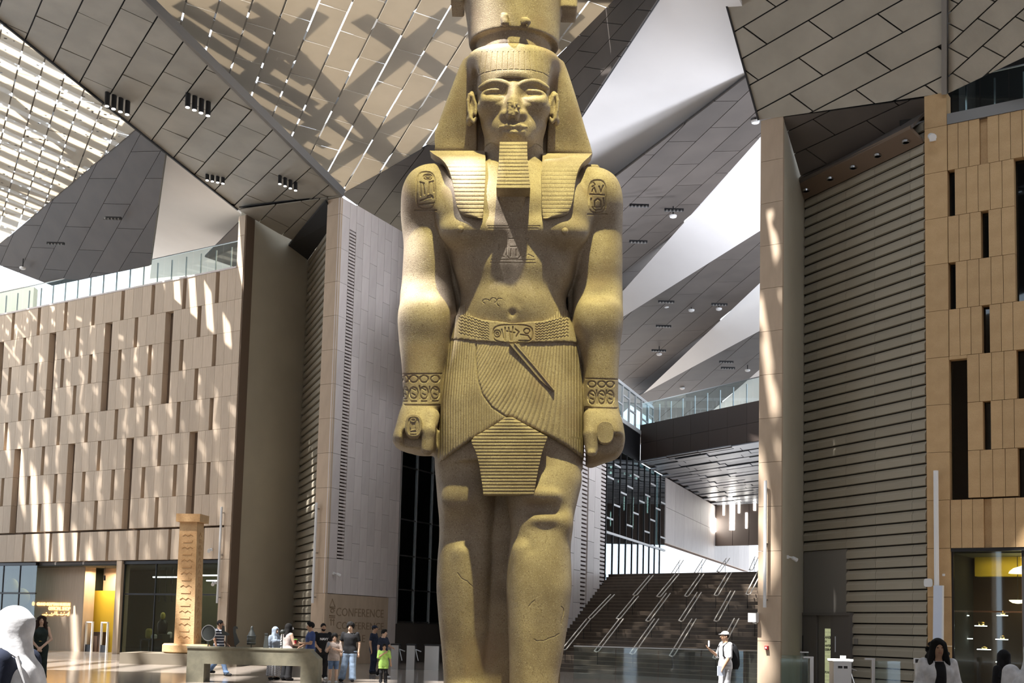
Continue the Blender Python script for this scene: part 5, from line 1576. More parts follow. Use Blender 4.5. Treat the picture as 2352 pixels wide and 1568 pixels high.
def carve(V, Q, strokes, depth=0.022, width=1.6, levels=2, grow=5, facing=0.15):
    """strokes: polylines in photograph pixels, cut into the front of the surface as grooves"""
    boxes = []
    for st in strokes:
        a = np.array(st, float)
        boxes.append((a.min(0) - grow, a.max(0) + grow))
    def hit(P, N_):
        m_ = np.zeros(len(P), bool)
        front = N_[:, 1] < -facing + 0.15
        for lo, hi in boxes:
            m_ |= (P[:, 0] > lo[0]) & (P[:, 0] < hi[0]) & (P[:, 1] > lo[1]) & (P[:, 1] < hi[1])
        return m_ & front
    off = np.array([0, SY, 0])
    for _ in range(levels):
        N_ = vnormals(V, Q)
        m_ = hit(pix(V + off), N_)
        V, Q = refine(V, Q, m_[Q].any(1))
    N_ = vnormals(V, Q)
    P = pix(V + off)
    ids = np.where(hit(P, N_))[0]
    best = np.full(len(ids), 99.0)
    Pi = P[ids]
    for st in strokes:
        a = np.array(st, float)
        near = np.where(((Pi > a.min(0) - grow) & (Pi < a.max(0) + grow)).all(1))[0]
        for u, w in zip(a[:-1], a[1:]):
            best[near] = np.minimum(best[near], seg_dist(Pi[near], u, w))
    g = np.clip(1.25 - best / width, 0, 1)
    V = V.copy()
    V[ids] -= N_[ids] * (depth * g)[:, None]
    return V, Q

def put(name, V, Q, m='granite', parent=None, **kw):
    return add(name, mesh(name, V + np.array([0, SY, 0]), Q, smooth=True), m, parent or statue, **kw)

# ---- body: torso, arms, hands, legs as one continuous surface
fb = Field((-1.95, -1.35, 0.30), (1.95, 1.05, 8.95), 0.0225)
fb.add(fb.loft([R(395, 1075, 1282, .12, .45, 2.2), R(405, 1045, 1310, .10, .52), R(425, 1005, 1352, .08, .58), R(455, 1000, 1360, .06, .60, 2.6), R(490, 1010, 1352, .04, .62, 2.7),
                R(540, 1021, 1342, .03, .60, 2.7), R(595, 1034, 1330, .02, .55, 2.6), R(640, 1047, 1316, .0, .50, 2.5),
                R(690, 1057, 1300, .0, .48, 2.4), R(715, 1056, 1303, .0, .50, 2.4), R(770, 1042, 1320, .0, .55, 2.4),
                R(830, 1030, 1330, .0, .60, 2.4), R(930, 1018, 1336, -.02, .62, 2.4), R(1070, 1012, 1334, -.02, .60, 2.4)]))
# neck
fb.add(fb.loft([R(300, 1112, 1248, .05, .42, 2.2), R(360, 1112, 1248, .05, .43, 2.2), R(420, 1105, 1256, .0, .48, 2.2), R(470, 1090, 1270, -.05, .5, 2.2)]), .12)
# chest
for px in (1093, 1268):
    fb.add(fb.ell(S(px, 490, -.37), (.60, .37, .52)), .20)
    fb.add(fb.ell(S(px, 533, -.53), (.50, .29, .23)), .12)
fb.add(fb.ell(S(1180, 612, -.34), (.66, .34, .40)), .22)       # rib cage
fb.add(fb.ell(S(1177, 698, -.40), (.50, .25, .34)), .2)        # belly
fb.cut(fb.cap(S(1180, 590, -.76), S(1178, 690, -.72), .05, .045), .16)
fb.cut(fb.ell(S(1177, 717, -.66), (.045, .09, .05)), .06)
# arms
armL = [R(388, 985, 1020, .06, .22, 2), R(397, 960, 1035, .05, .33, 2.1), R(415, 941, 1035, .03, .41, 2.2), R(450, 926, 1028, .0, .45, 2.3), R(490, 921, 1018, .04, .43, 2.3), R(560, 927, 1024, .12, .38, 2.3),
        R(640, 924, 1036, .12, .37, 2.3), R(690, 919, 1045, .05, .39, 2.4), R(725, 917, 1045, -.05, .41, 2.4),
        R(786, 917, 1032, -.10, .38, 2.4), R(855, 924, 1017, -.12, .33, 2.4), R(932, 927, 1011, -.14, .29, 2.4)]
armR = [R(396, 1330, 1372, .06, .22, 2), R(403, 1318, 1392, .05, .33, 2.1), R(420, 1318, 1410, .03, .41, 2.2), R(450, 1325, 1421, .0, .45, 2.3), R(490, 1338, 1430, .04, .43, 2.3), R(560, 1334, 1429, .12, .38, 2.3),
        R(640, 1324, 1429, .12, .37, 2.3), R(690, 1316, 1430, .05, .39, 2.4), R(725, 1318, 1429, -.05, .41, 2.4),
        R(786, 1329, 1425, -.10, .38, 2.4), R(860, 1343, 1420, -.12, .33, 2.4), R(938, 1343, 1419, -.14, .29, 2.4)]
fb.add(fb.loft(armL), .10)
fb.add(fb.loft(armR), .10)
for px, py in ((978, 440), (1378, 446)):
    fb.add(fb.ell(S(px, py, -.20), (.30, .26, .34)), .15)        # shoulder muscle
for px, py in ((976, 590), (1378, 596)):
    fb.add(fb.ell(S(px, py, -.10), (.24, .20, .40)), .15)        # biceps
for px, py in ((972, 700), (1374, 706)):
    fb.add(fb.ell(S(px, py + 26, -.27), (.30, .27, .34)), .18)     # forearm muscle
    fb.cut(fb.ell(S(px + 8, py - 40, -.52), (.24, .15, .11)), .14)  # crook of the elbow
# stone left between the arms and the trunk
fb.add(fb.box(S(1025, 640, .30) * [1, 0, 1] + [0, .30, 0], (.22, .22, 1.75), .05), .05)
fb.add(fb.box(S(1338, 640, .30) * [1, 0, 1] + [0, .30, 0], (.22, .22, 1.75), .05), .05)
fb.add(fb.box(S(1015, 900, .30) * [1, 0, 1] + [0, .22, 0], (.25, .26, .8), .05), .05)
fb.add(fb.box(S(1343, 900, .30) * [1, 0, 1] + [0, .22, 0], (.25, .26, .8), .05), .05)
# right fist (at the viewer's left)
fb.add(fb.loft([R(925, 928, 1011, -.10, .30), R(950, 918, 1008, -.14, .36), R(985, 909, 1003, -.18, .42, 2.6), R(1012, 903, 1001, -.2, .45, 3.0),
                R(1026, 908, 1001, -.18, .43, 3.0), R(1036, 930, 1000, -.12, .36, 2.8), R(1042, 955, 998, -.05, .28, 2.6)]), .05)
fb.cut(fb.box(S(950, 1020, -.62), (.17, .16, .22), .06), .05)
fb.add(fb.cap(S(992, 955, -.44), S(985, 990, -.56), .115, .105), .06)
fb.add(fb.cap(S(985, 990, -.56), S(981, 1032, -.55), .10, .092), .04)
fb.cut(fb.cap(S(962, 985, -.68), S(960, 1035, -.66), .035), .03)
fb.cut(fb.cap(S(1003, 985, -.55), S(1001, 1040, -.50), .03), .03)
# left fist (at the viewer's right)
fb.add(fb.loft([R(932, 1344, 1419, -.10, .30), R(950, 1345, 1423, -.14, .36), R(975, 1346, 1430, -.18, .42, 2.6), R(1012, 1346, 1434, -.2, .45, 3.0),
                R(1030, 1346, 1431, -.18, .43, 3.0), R(1048, 1346, 1421, -.12, .38, 2.8), R(1060, 1346, 1392, -.08, .33, 2.6), R(1070, 1345, 1365, -.05, .28, 2.4)]), .05)
fb.cut(fb.box(S(1404, 1028, -.64), (.19, .14, .20), .06), .05)
fb.add(fb.cap(S(1356, 955, -.44), S(1356, 995, -.56), .105, .10), .06)
fb.add(fb.cap(S(1356, 998, -.58), S(1359, 1033, -.58), .10, .095), .04)
fb.add(fb.ell(S(1359, 1040, -.66), (.065, .04, .05)), .02)
fb.cut(fb.cap(S(1378, 985, -.68), S(1378, 1040, -.66), .035), .03)
# legs
fb.add(fb.loft([R(1000, 1004, 1165, .05, .55), R(1047, 1000, 1160, .08, .56), R(1100, 1001, 1146, .12, .54), R(1152, 1005, 1140, .15, .50), R(1200, 1009, 1137, .16, .46),
                R(1240, 1009, 1134, .17, .44), R(1290, 1005, 1134, .18, .47), R(1340, 1003, 1132, .19, .48), R(1417, 1007, 1130, .2, .44),
                R(1489, 1014, 1126, .2, .38), R(1568, 1019, 1120, .2, .34), R(1600, 1018, 1122, .2, .34)]), .08)
fb.add(fb.loft([R(1000, 1165, 1326, .0, .42), R(1050, 1160, 1332, -.05, .48), R(1100, 1158, 1336, -.14, .52), R(1145, 1163, 1327, -.24, .48), R(1180, 1169, 1319, -.30, .44),
                R(1217, 1173, 1314, -.36, .41), R(1254, 1170, 1311, -.40, .42), R(1300, 1165, 1312, -.44, .45), R(1344, 1163, 1313, -.48, .46), R(1398, 1165, 1308, -.52, .43),
                R(1450, 1167, 1301, -.56, .39), R(1500, 1169, 1293, -.60, .36), R(1568, 1170, 1282, -.64, .34), R(1605, 1168, 1284, -.65, .36)]), .08)
fb.add(fb.ell(S(1242, 1138, -.68), (.28, .17, .13)), .07)       # kneecap
fb.add(fb.ell(S(1245, 1120, -.60), (.16, .12, .16)), .08)
fb.cut(fb.ell(S(1246, 1174, -.85), (.27, .14, .075)), .14)
fb.add(fb.ell(S(1250, 1195, -.70), (.18, .12, .08)), .10)
for px in (1196, 1298):
    fb.add(fb.ell(S(px, 1205, -.58), (.10, .14, .16)), .10)
fb.cut(fb.cap(S(1206, 1230, -.84), S(1216, 1260, -.86), .03), .10)
fb.add(fb.cap(S(1197, 1265, -.74), S(1215, 1568, -.90), .09, .07), .14)   # shin
fb.add(fb.ell(S(1062, 1145, -.28), (.26, .16, .26)), .16)
fb.cut(fb.ell(S(1068, 1240, -.40), (.22, .12, .3)), .2)
fb.add(fb.cap(S(1062, 1270, -.24), S(1072, 1568, -.10), .10, .07), .14)
# feet
zf = 0.42
xr, xl = S(1226, 1600, -.65)[0], S(1070, 1600, .2)[0]
fb.add(fb.cap((xr, -.55, zf + .22), (xr - .02, -1.18, zf + .10), .30, .17), .12)
fb.add(fb.cap((xl, .1, zf + .22), (xl, -.55, zf + .10), .30, .17), .12)
fb.clip(zf - fb.z)
# stone web between the legs
xw = S(1150, 1400, .1)
fb.add(fb.box((xw[0] + .05, .38, 2.2), (.50, .42, 2.2), .04), .03)
Vb, Qb = fb.nets()
Vb = relax(Vb, Qb, 2, .5)
del fb
# shallow signs cut into the skin: shoulder cartouches, chest band, wrists
st = []
def cartouche(cx, cy, w, h, tilt=0.0, bar=True):
    o = []
    n = 20
    for k in range(n + 1):
        t = 2 * math.pi * k / n
        o.append((cx + w * np.sign(math.cos(t)) * abs(math.cos(t)) ** .7 + tilt * math.sin(t) * h, cy - h * np.sign(math.sin(t)) * abs(math.sin(t)) ** .55))
    r_ = [o]
    if bar:
        r_.append([(cx - w * 1.1 - tilt * h, cy + h + 3), (cx + w * 1.1 - tilt * h, cy + h + 3)])
    return r_
st += cartouche(978, 437, 22, 43, 0.0)
st += [arc(983, 406, 11, 6), arc(983, 406, 6, 3)]
st += [[(965, 418), (966, 450)], [(972, 420), (975, 446)], [(986, 418), (984, 444)], [(994, 416), (996, 440)], [(965, 418), (974, 421)], [(986, 418), (996, 416)],
       [(966, 461), (978, 456), (992, 452)], [(963, 470), (998, 466)], arc(988, 455, 6, 7, 0, 180, 7)]
st += cartouche(1372, 451, 20, 38, 0.0)
st += [[(1356, 422), (1362, 418), (1366, 424), (1360, 429)], [(1360, 440), (1364, 430), (1368, 442)], [(1376, 428), (1380, 442), (1386, 426)], [(1355, 446), (1388, 448)],
       [(1358, 456), (1360, 474), (1368, 483), (1380, 482), (1387, 472), (1386, 455)], [(1366, 476), (1366, 462), (1373, 456), (1380, 462), (1380, 476), (1366, 476)]]
# chest: the small name panel, cut more lightly
deep, st = st, []
for k in range(0):
    st.append([(1120, 440 + 9 * k), (1142, 443 + 9 * k)])
    st.append([(1206, 445 + 9 * k), (1242, 442 + 9 * k)])
st += [[(1120, 519), (1240, 519)], [(1122, 524), (1236, 524)], [(1128, 596), (1228, 597)], [(1126, 603), (1230, 604)],
       [(1134, 590), (1146, 584), (1158, 590)], [(1146, 584), (1146, 562)], [(1202, 590), (1214, 584), (1226, 590)], [(1211, 584), (1213, 552)], arc(1211, 549, 4, 3),
       [(1162, 584), (1170, 594), (1190, 594), (1198, 584)], [(1164, 560), (1164, 584)], [(1196, 558), (1196, 584)], [(1172, 566), (1190, 566)], [(1174, 572), (1174, 588)], [(1186, 572), (1186, 588)], [(1168, 548), (1192, 548)]]
st += [arc(1116, 692, 8, 5, 20, 250, 8), arc(1133, 690, 7, 6, -60, 200, 8), arc(1148, 694, 8, 9, 60, 260, 8)]
shallow, st = st, deep
# bracelets: rows of ovals above upright signs
for cx in (931, 950, 974, 1000):
    w = 6 if cx == 931 else 10
    st += [arc(cx, 870, w, 8), arc(cx, 902, w, 14 if cx != 950 else 13, 0, 360, 12), [(cx - w * .4, 892), (cx + w * .4, 896)], [(cx - w * .3, 904), (cx + w * .3, 907)], [(cx - w * .6, 921), (cx + w * .6, 921)]]
st += [[(926, 859), (1014, 858)], [(929, 929), (1010, 930)], [(963, 886), (965, 916)], [(987, 888), (990, 918)]]
for cx in (1359, 1382, 1402):
    w = 9
    st += [arc(cx, 882, w, 7), arc(cx, 912, w, 15, 0, 360, 12), [(cx - 4, 904), (cx + 4, 908)], [(cx - 3, 915), (cx + 3, 917)]]
st += [[(1346, 869), (1418, 871)], [(1344, 935), (1418, 937)], [(1370, 896), (1371, 926)], [(1393, 896), (1394, 926)]]
for crack in ([(1050, 1315), (1060, 1328), (1072, 1335), (1086, 1346), (1100, 1352), (1124, 1366)], [(1226, 1468), (1233, 1472), (1240, 1471), (1251, 1470), (1262, 1465), (1273, 1462), (1284, 1455)], [(1215, 1392), (1221, 1383), (1228, 1378)], [(1290, 1392), (1295, 1400), (1294, 1410), (1290, 1420), (1289, 1432)]):
    fine = []
    for (x0, y0), (x1, y1) in zip(crack[:-1], crack[1:]):
        for t in (0, .33, .66):
            fine.append((x0 + (x1 - x0) * t + RNG.uniform(-.9, .9), y0 + (y1 - y0) * t + RNG.uniform(-.9, .9)))
    shallow.append(fine + [crack[-1]])
Vb, Qb = carve(Vb, Qb, st, .020, 1.7)
Vb, Qb = carve(Vb, Qb, shallow, .009, 1.1)
put('body', Vb, Qb)
# nipples
for px, py in ((1058, 529), (1297, 534)):
    p = S(px, py, -.72)
    q = [(p[0] + r_ * math.cos(t), SY + p[1] - .10 + dy, p[2] + r_ * math.sin(t)) for dy, r_ in ((.12, .05), (.02, .05), (.0, .035)) for t in np.linspace(0, 2 * math.pi, 10, False)]
    MB().put(q, [(i * 10 + k, i * 10 + (k + 1) % 10, i * 10 + 10 + (k + 1) % 10, i * 10 + 10 + k) for i in range(2) for k in range(10)] + [tuple(range(20, 30))]).obj('nipple', 'granite', statue, smooth=True)

# the rolls gripped in the fists, with oval ends
def roll(px, py, rx, rz, glyphs):
    c = S(px, py, -.62)
    n = 28
    V = []
    for yy, k_ in ((-.30, 1.0), (-.62, 1.0), (-.645, .93)):
        for t in np.linspace(0, 2 * math.pi, n, False):
            V.append((c[0] + rx * k_ * np.sign(math.cos(t)) * abs(math.cos(t)) ** .8, SY + yy, c[2] + rz * k_ * np.sign(math.sin(t)) * abs(math.sin(t)) ** .8))
    Fc = [(i * n + k, i * n + (k + 1) % n, (i + 1) * n + (k + 1) % n, (i + 1) * n + k) for i in range(2) for k in range(n)] + [tuple(range(2 * n, 3 * n))]
    o = MB().put(V, Fc).obj('grip_roll', 'granite', statue)
    for g in glyphs:
        pts = [S(*q, -.65) + [0, SY, 0] for q in g]
        MB().tube(pts, .012, 5).obj('sign', 'granite', o)
roll(950, 978, .125, .175, [arc(949, 964, 6, 4), [(943, 972), (943, 982)], [(955, 972), (955, 982)], [(943, 989), (956, 986)], [(942, 995), (957, 995)], cartouche(950, 978, 15, 22, 0, False)[0]])
roll(1390, 993, .125, .165, [])

# ---- head
fh = Field((-.85, -.98, 8.35), (.90, .62, 10.25), 0.0115)
fh.add(fh.loft([R(328, 1150, 1210, -.30, .29, 2.2, -.58), R(318, 1133, 1227, -.26, .35, 2.2, -.48), R(304, 1118, 1242, -.20, .41, 2.2, -.32), R(286, 1106, 1254, -.15, .435, 2.3, -.2), R(262, 1099, 1260, -.12, .50, 2.3),
                R(235, 1095, 1263, -.10, .52, 2.3), R(205, 1095, 1263, -.08, .53, 2.3), R(175, 1098, 1260, -.06, .52, 2.3), R(140, 1105, 1252, -.02, .5, 2.2)]))
fh.add(fh.loft([R(302, 1112, 1248, .05, .40, 2.2), R(345, 1113, 1247, .05, .41, 2.2)]), .08)
E_ = ((1137, 218), (1222, 220))
for i, (ex, ey) in enumerate(E_):
    s_ = -1 if i == 0 else 1
    fh.cut(fh.ell(S(ex - s_ * 3, ey - 1, -.68), (.205, .155, .140)), .05)     # socket
    fh.cut(fh.ell(S(1180 + s_ * 24, ey + 3, -.72), (.07, .13, .11)), .05)
    fh.add(fh.ell(S(ex, ey + 1, -.452), (.165, .092, .098)), .010)             # eyeball
    for sg in (1, -1):                                                        # lids
        pts = [S(ex + 26 * math.cos(t) * (1.10 if math.cos(t) * s_ > 0 else 1), ey + 2 - sg * (14 if sg > 0 else 11) * math.sin(t) - 1.0 * abs(math.cos(t)), -.585 + .07 * math.cos(t) ** 2) for t in np.linspace(0.02, math.pi - .02, 11)]
        for a, b in zip(pts[:-1], pts[1:]):
            fh.add(fh.cap(a, b, .019 if sg > 0 else .011), .008)
    br = [S(1180 + s_ * (13 + 69 * t), 199 - 12 * math.sin(math.pi * min(t * 1.0 + .10, 1)) + 13 * max(t - .6, 0) ** 1.2, -.600 + .15 * t ** 2.2) for t in np.linspace(0, .93, 10)]
    for a, b in zip(br[:-1], br[1:]):
        fh.add(fh.cap(a, b, .034, .034), .05)
    fh.add(fh.ell(S(1180 + s_ * 47, 246, -.42), (.22, .18, .13)), .14)       # cheek
# nose with broken tip
fh.add(fh.cap(S(1180, 194, -.58), S(1179, 240, -.67), .052, .072), .05)
fh.add(fh.cap(S(1179, 235, -.66), S(1178, 260, -.70), .075, .10), .05)
for q_ in (1160, 1199):
    fh.add(fh.cap(S(1179 + (q_ - 1179) * .25, 226, -.60), S(q_, 262, -.60), .045, .062), .05)
    fh.add(fh.ell(S(q_, 265, -.59), (.062, .09, .055)), .04)
fh.cut(fh.box(S(1178, 249, -.86), (.14, .085, .15), .02), .01)
for k in range(26):
    fh.add(fh.ell(S(1179 + RNG.uniform(-13, 13), 249 + RNG.uniform(-14, 13), -.765), tuple(RNG.uniform(.014, .03, 3))), .006)
fh.cut(fh.ell(S(1178, 276, -.80), (.14, .10, .04)), .03)
# mouth
fh.add(fh.ell(S(1179, 294, -.46), (.25, .17, .15)), .12)
for a, b, r_ in (((1150, 294), (1167, 289), .030), ((1167, 289), (1179, 291), .040), ((1179, 291), (1191, 289), .040), ((1191, 289), (1208, 294), .030)):
    fh.add(fh.cap(S(*a, -.60 if a[0] == 1150 else -.685), S(*b, -.60 if b[0] == 1208 else -.685), r_), .018)
fh.add(fh.cap(S(1160, 302, -.61), S(1180, 305, -.665), .034, .048), .02)
fh.add(fh.cap(S(1180, 305, -.665), S(1200, 302, -.61), .048, .034), .02)
for a, b in (((1148, 294.5), (1165, 296)), ((1165, 296), (1180, 298)), ((1180, 298), (1195, 296)), ((1195, 296), (1210, 294.5))):
    fh.cut(fh.cap(S(*a, -.725 if a[0] != 1148 else -.62), S(*b, -.725 if b[0] != 1210 else -.62), .017), .012)
fh.cut(fh.ell(S(1180, 313, -.70), (.13, .07, .03)), .05)
fh.cut(fh.cap(S(1179, 274, -.72), S(1179, 284, -.71), .022), .03)
fh.add(fh.ell(S(1180, 322, -.42), (.20, .19, .12)), .1)                    # chin
# ears
for px, s_ in ((1084, -1), (1272, 1)):
    for k, (dx, py) in enumerate(((0, 222), (-2, 232), (-3, 244), (-2, 256), (2, 268), (5, 278))):
        fh.add(fh.ell(S(px - s_ * dx * -1, py, -.18), (.055, .10, .075)), .03)
    pts = [S(px + s_ * dx, py, -.27) for dx, py in ((-8, 262), (-8, 240), (-2, 222), (6, 218), (9, 232), (7, 255), (3, 272), (-4, 280), (-9, 272))]
    for a, b in zip(pts[:-1], pts[1:]):
        fh.add(fh.cap(a, b, .026), .012)
    fh.cut(fh.ell(S(px, 243, -.33), (.045, .06, .10)), .02)
Vh, Qh = fh.nets()
del fh
Vh = relax(Vh, Qh, 1, .4)
put('head', Vh, Qh)

# ---- striped headdress: cap, side wings, front band
fn = Field((-1.35, -.85, 8.2), (1.35, .85, 10.35), 0.0165)
fn.add(fn.loft([R(139, 1082, 1277, -.02, .56, 2.2), R(143, 1074, 1285, -.02, .60, 2.3), R(152, 1073, 1286, -.03, .615, 2.4), R(178, 1078, 1280, -.04, .62, 2.4), R(215, 1084, 1274, -.06, .60, 2.4), R(250, 1086, 1272, -.06, .59, 2.4)]))
ln = [R(137, 1070, 1289, .14, .38, 2.6), R(146, 1065, 1295, .14, .41, 2.8), R(160, 1057, 1301, .15, .41, 2.8), R(200, 1041, 1315, .19, .38, 3), R(250, 1022, 1331, .24, .33, 3), R(300, 1003, 1346, .29, .27, 3), R(338, 988, 1358, .33, .22, 3), R(350, 986, 1361, .34, .21, 3), R(358, 990, 1358, .34, .19, 3)]
fn.add(fn.loft(ln), .05)
# opening for the face and neck: below the band, arching down at the sides
nx_, nz_ = fn.x, fn.z
zc, xc = S(1179, 181, -.62)[2], S(1179, 181, -.62)[0]
arch = zc - np.abs((nx_ - xc) / .56) ** 2.6 * .16
wopen = .555 + np.clip((S(1179, 200, -.2)[2] - nz_), 0, 2) * -.02
op = np.maximum(np.maximum(nz_ - arch, np.abs(nx_ - xc) - wopen), fn.y - .22)
fn.cut(op, .02)
# hollow in front of the wings beside the ears
for s_ in (-1, 1):
    fn.cut(fn.ell(S(1180 + s_ * 93, 250, -.30), (.12, .32, .62)), .05)
# browband ridge
pts = [(xc + t * .56, -.655 + .62 * abs(t) ** 3.2, zc + .035 - abs(t) ** 2.6 * .16) for t in np.linspace(-.93, .93, 15)]
for a, b in zip(pts[:-1], pts[1:]):
    fn.add(fn.cap(np.array(a) + [0, .055, .045], np.array(b) + [0, .055, .045], .06), .03)
Vn, Qn = fn.nets()
del fn
Vn = relax(Vn, Qn, 2, .5)
st = []
for k in range(13):
    x0 = 1102 + k * 13
    st.append([(x0 + (x0 - 1179) * .03, 163 - 5 * abs(k - 6) / 6 * -1), (x0 - (x0 - 1179) * .06, 119)])
st.append([(1096, 176), (1110, 168), (1140, 161), (1179, 159), (1220, 161), (1248, 168), (1262, 177)])
Vn, Qn = carve(Vn, Qn, st, .006, 1.1, levels=2)
hd = put('headdress', Vn, Qn)

# ---- lappets on the chest (explicit strips with cut stripes)
def strip(name, rows, thick, stripe, parent, m='granite', nu=14, nv=90, bulge=.05, groove=.010, phase=0.0):
    """rows: (py, left px, right px, y). Front and back skins of a strip of stone"""
    py = np.array([r_[0] for r_ in rows], float)
    t = np.linspace(0, 1, nv); q = py[0] + (py[-1] - py[0]) * t
    Lx, Rx, Y_ = (pchip(py, np.array([r_[k] for r_ in rows], float), q) for k in (1, 2, 3))
    fr, bk = [], []
    for j in range(nv):
        for i in range(nu + 1):
            s_ = i / nu
            y = Y_[j] - bulge * (1 - (2 * s_ - 1) ** 2)
            if stripe:
                y += groove * (math.sin((q[j] + phase) * 2 * math.pi / stripe) ** 8 if True else 0)
            p = S(Lx[j] + (Rx[j] - Lx[j]) * s_, q[j], y)
            fr.append(p)
            bk.append(p + [0, thick, 0])
    n = len(fr); Fc = []
    w = nu + 1
    for j in range(nv - 1):
        for i in range(nu):
            a = j * w + i
            Fc.append((a, a + w, a + w + 1, a + 1))
            Fc.append((n + a, n + a + 1, n + a + w + 1, n + a + w))
        for a in (j * w,):
            Fc.append((a, n + a, n + a + w, a + w))
        a = j * w + nu
        Fc.append((a, a + w, n + a + w, n + a))
    for i in range(nu):
        Fc.append((i, i + 1, n + i + 1, n + i))
        a = (nv - 1) * w + i
        Fc.append((a, n + a, n + a + 1, a + 1))
    return add(name, mesh(name, np.array(fr + bk) + [0, SY, 0], Fc), m, parent)

strip('lappet', [(346, 987, 1113, -.14), (353, 995, 1114, -.26), (362, 1010, 1115, -.40), (375, 1023, 1115, -.53), (392, 1032, 1115, -.62), (420, 1040, 1114, -.70), (450, 1045, 1112, -.77),
                 (470, 1049, 1111, -.80), (482, 1055, 1110, -.815), (490, 1062, 1110, -.825), (496, 1074, 1109, -.83), (500, 1092, 1109, -.835)], .28, 19.0, hd)
strip('lappet', [(352, 1247, 1360, -.14), (358, 1246, 1355, -.26), (366, 1246, 1346, -.40), (378, 1245, 1335, -.53), (394, 1244, 1327, -.62), (422, 1244, 1321, -.70), (452, 1245, 1317, -.77),
                 (472, 1245, 1312, -.80), (484, 1246, 1306, -.815), (492, 1246, 1296, -.825), (498, 1247, 1280, -.83), (501, 1247, 1262, -.835)], .28, 19.0, hd, groove=.006)

# ---- false beard with its strut
strip('false_beard', [(324, 1148, 1211, -.68), (340, 1147, 1211, -.74), (380, 1145, 1213, -.90), (410, 1142, 1216, -1.0), (431, 1140, 1218, -1.06)], .36, 16.5, statue, bulge=.07, groove=.014, nv=80)
fs_ = Field((-.35, -1.0, 7.4), (.35, -.2, 8.6), .02)
a, b = S(1178, 380, -.5), S(1177, 482, -.55)
fs_.add(fs_.loft([R(350, 1150, 1206, -.48, .18, 3), R(446, 1146, 1210, -.62, .17, 3), R(470, 1148, 1208, -.60, .13, 3), R(500, 1152, 1204, -.54, .08, 3)]))
Vs_, Qs_ = fs_.nets()
put('beard_strut', Vs_, Qs_)

# ---- crown stump with chipped edge, broken cobra and side blocks
fc = Field((-1.15, -1.0, 9.75), (1.25, 1.0, 11.6), .02)
zr0, zr1 = S(1180, 106, -.60)[2], S(1180, 60, -.68)[2]
fc.add(fc.loft([R(141, 1084, 1277, -.02, .585, 2), R(122, 1079, 1282, -.02, .61, 2), R(60, 1073, 1287, -.02, .66, 2), R(0, 1063, 1292, -.02, .71, 2), R(-60, 1054, 1299, -.02, .75, 2)]))
core = np.sqrt((fc.x - S(1180, 100, 0)[0]) ** 2 + (fc.y + .02) ** 2) - .56
fc.cut(np.maximum(np.maximum(zr0 - fc.z, fc.z - zr1), -core), .02)
for px, py in ((1160, 40), (1206, 42)):
    for k in range(10):
        fc.add(fc.ell(S(px + RNG.uniform(-6, 6), py + RNG.uniform(-6, 16), -.70), tuple(RNG.uniform(.03, .06, 3))), .015)
for k in range(16):
    fc.cut(fc.ell(S(1110 + RNG.uniform(-10, 150), 61 + RNG.uniform(-3, 2), -.68), tuple(RNG.uniform(.02, .05, 3))), .01)
fc.add(fc.box(S(1046, -12, .05), (.14, .25, .24), .03), .02)
fc.add(fc.box(S(1306, -2, .05), (.13, .25, .27), .03), .02)
fc.cut(fc.cap(S(1330, 60, -.2), S(1302, 30, -.2), .08), .05)
Vc, Qc = fc.nets()
del fc
Vc = relax(Vc, Qc, 1, .5)
put('crown', Vc, Qc)

# ---- kilt, belt, apron
fk = Field((-1.25, -1.0, 3.6), (1.3, 1.0, 7.1), 0.0225)
fk.add(fk.loft([R(712, 1054, 1305, .0, .525), R(770, 1039, 1322, .0, .585), R(810, 1027, 1331, .0, .625), R(870, 1019, 1337, -.01, .66), R(930, 1012, 1341, -.02, .69, 2.7), R(1016, 1009, 1341, -.03, .70, 2.9), R(1075, 1008, 1340, -.03, .69, 2.9)]))
hz = np.array([S(px, py, -.55)[[0, 2]] for px, py in ((1000, 1060), (1022, 1050), (1081, 1012), (1170, 960), (1258, 1002), (1300, 1024), (1340, 1047))])
hem = np.interp(fk.x.ravel(), hz[:, 0], hz[:, 1])[:, None, None]
back_hem = hz[0, 1] + 0 * hem
hem = np.where(fk.y < .05, hem, back_hem)
fk.clip(hem - fk.z)
Vk, Qk = fk.nets()
del fk
Vk = relax(Vk, Qk, 2, .5)
edge = [(1093, 792), (1093, 830), (1097, 870), (1108, 905), (1130, 935), (1160, 955), (1200, 975), (1258, 1002)]
Vk, Qk = carve(Vk, Qk, [edge], .02, 2.0, levels=1)
ko = put('kilt', Vk, Qk, 'granite_pleated')
P = pix(Vk + [0, SY, 0])
eb = np.interp(P[:, 1], [e[1] for e in edge], [e[0] for e in edge])
ws = (P[:, 0] - 1176) / (150 + 15 * np.clip((P[:, 1] - 770) / 150, 0, 1))
phA = ws * 150 * math.pi / 5.4
fan = np.clip((1300 - P[:, 0]) / 200, 0, 1)
phB = (P[:, 0] + fan * .55 * (P[:, 1] - 790)) * math.pi / 6.6
ph = np.where((P[:, 0] < eb) | (P[:, 1] > 1005), phA, phB)
at_ = ko.data.attributes.new('pleat', 'FLOAT', 'POINT')
at_.data.foreach_set('value', ph.astype(np.float32))

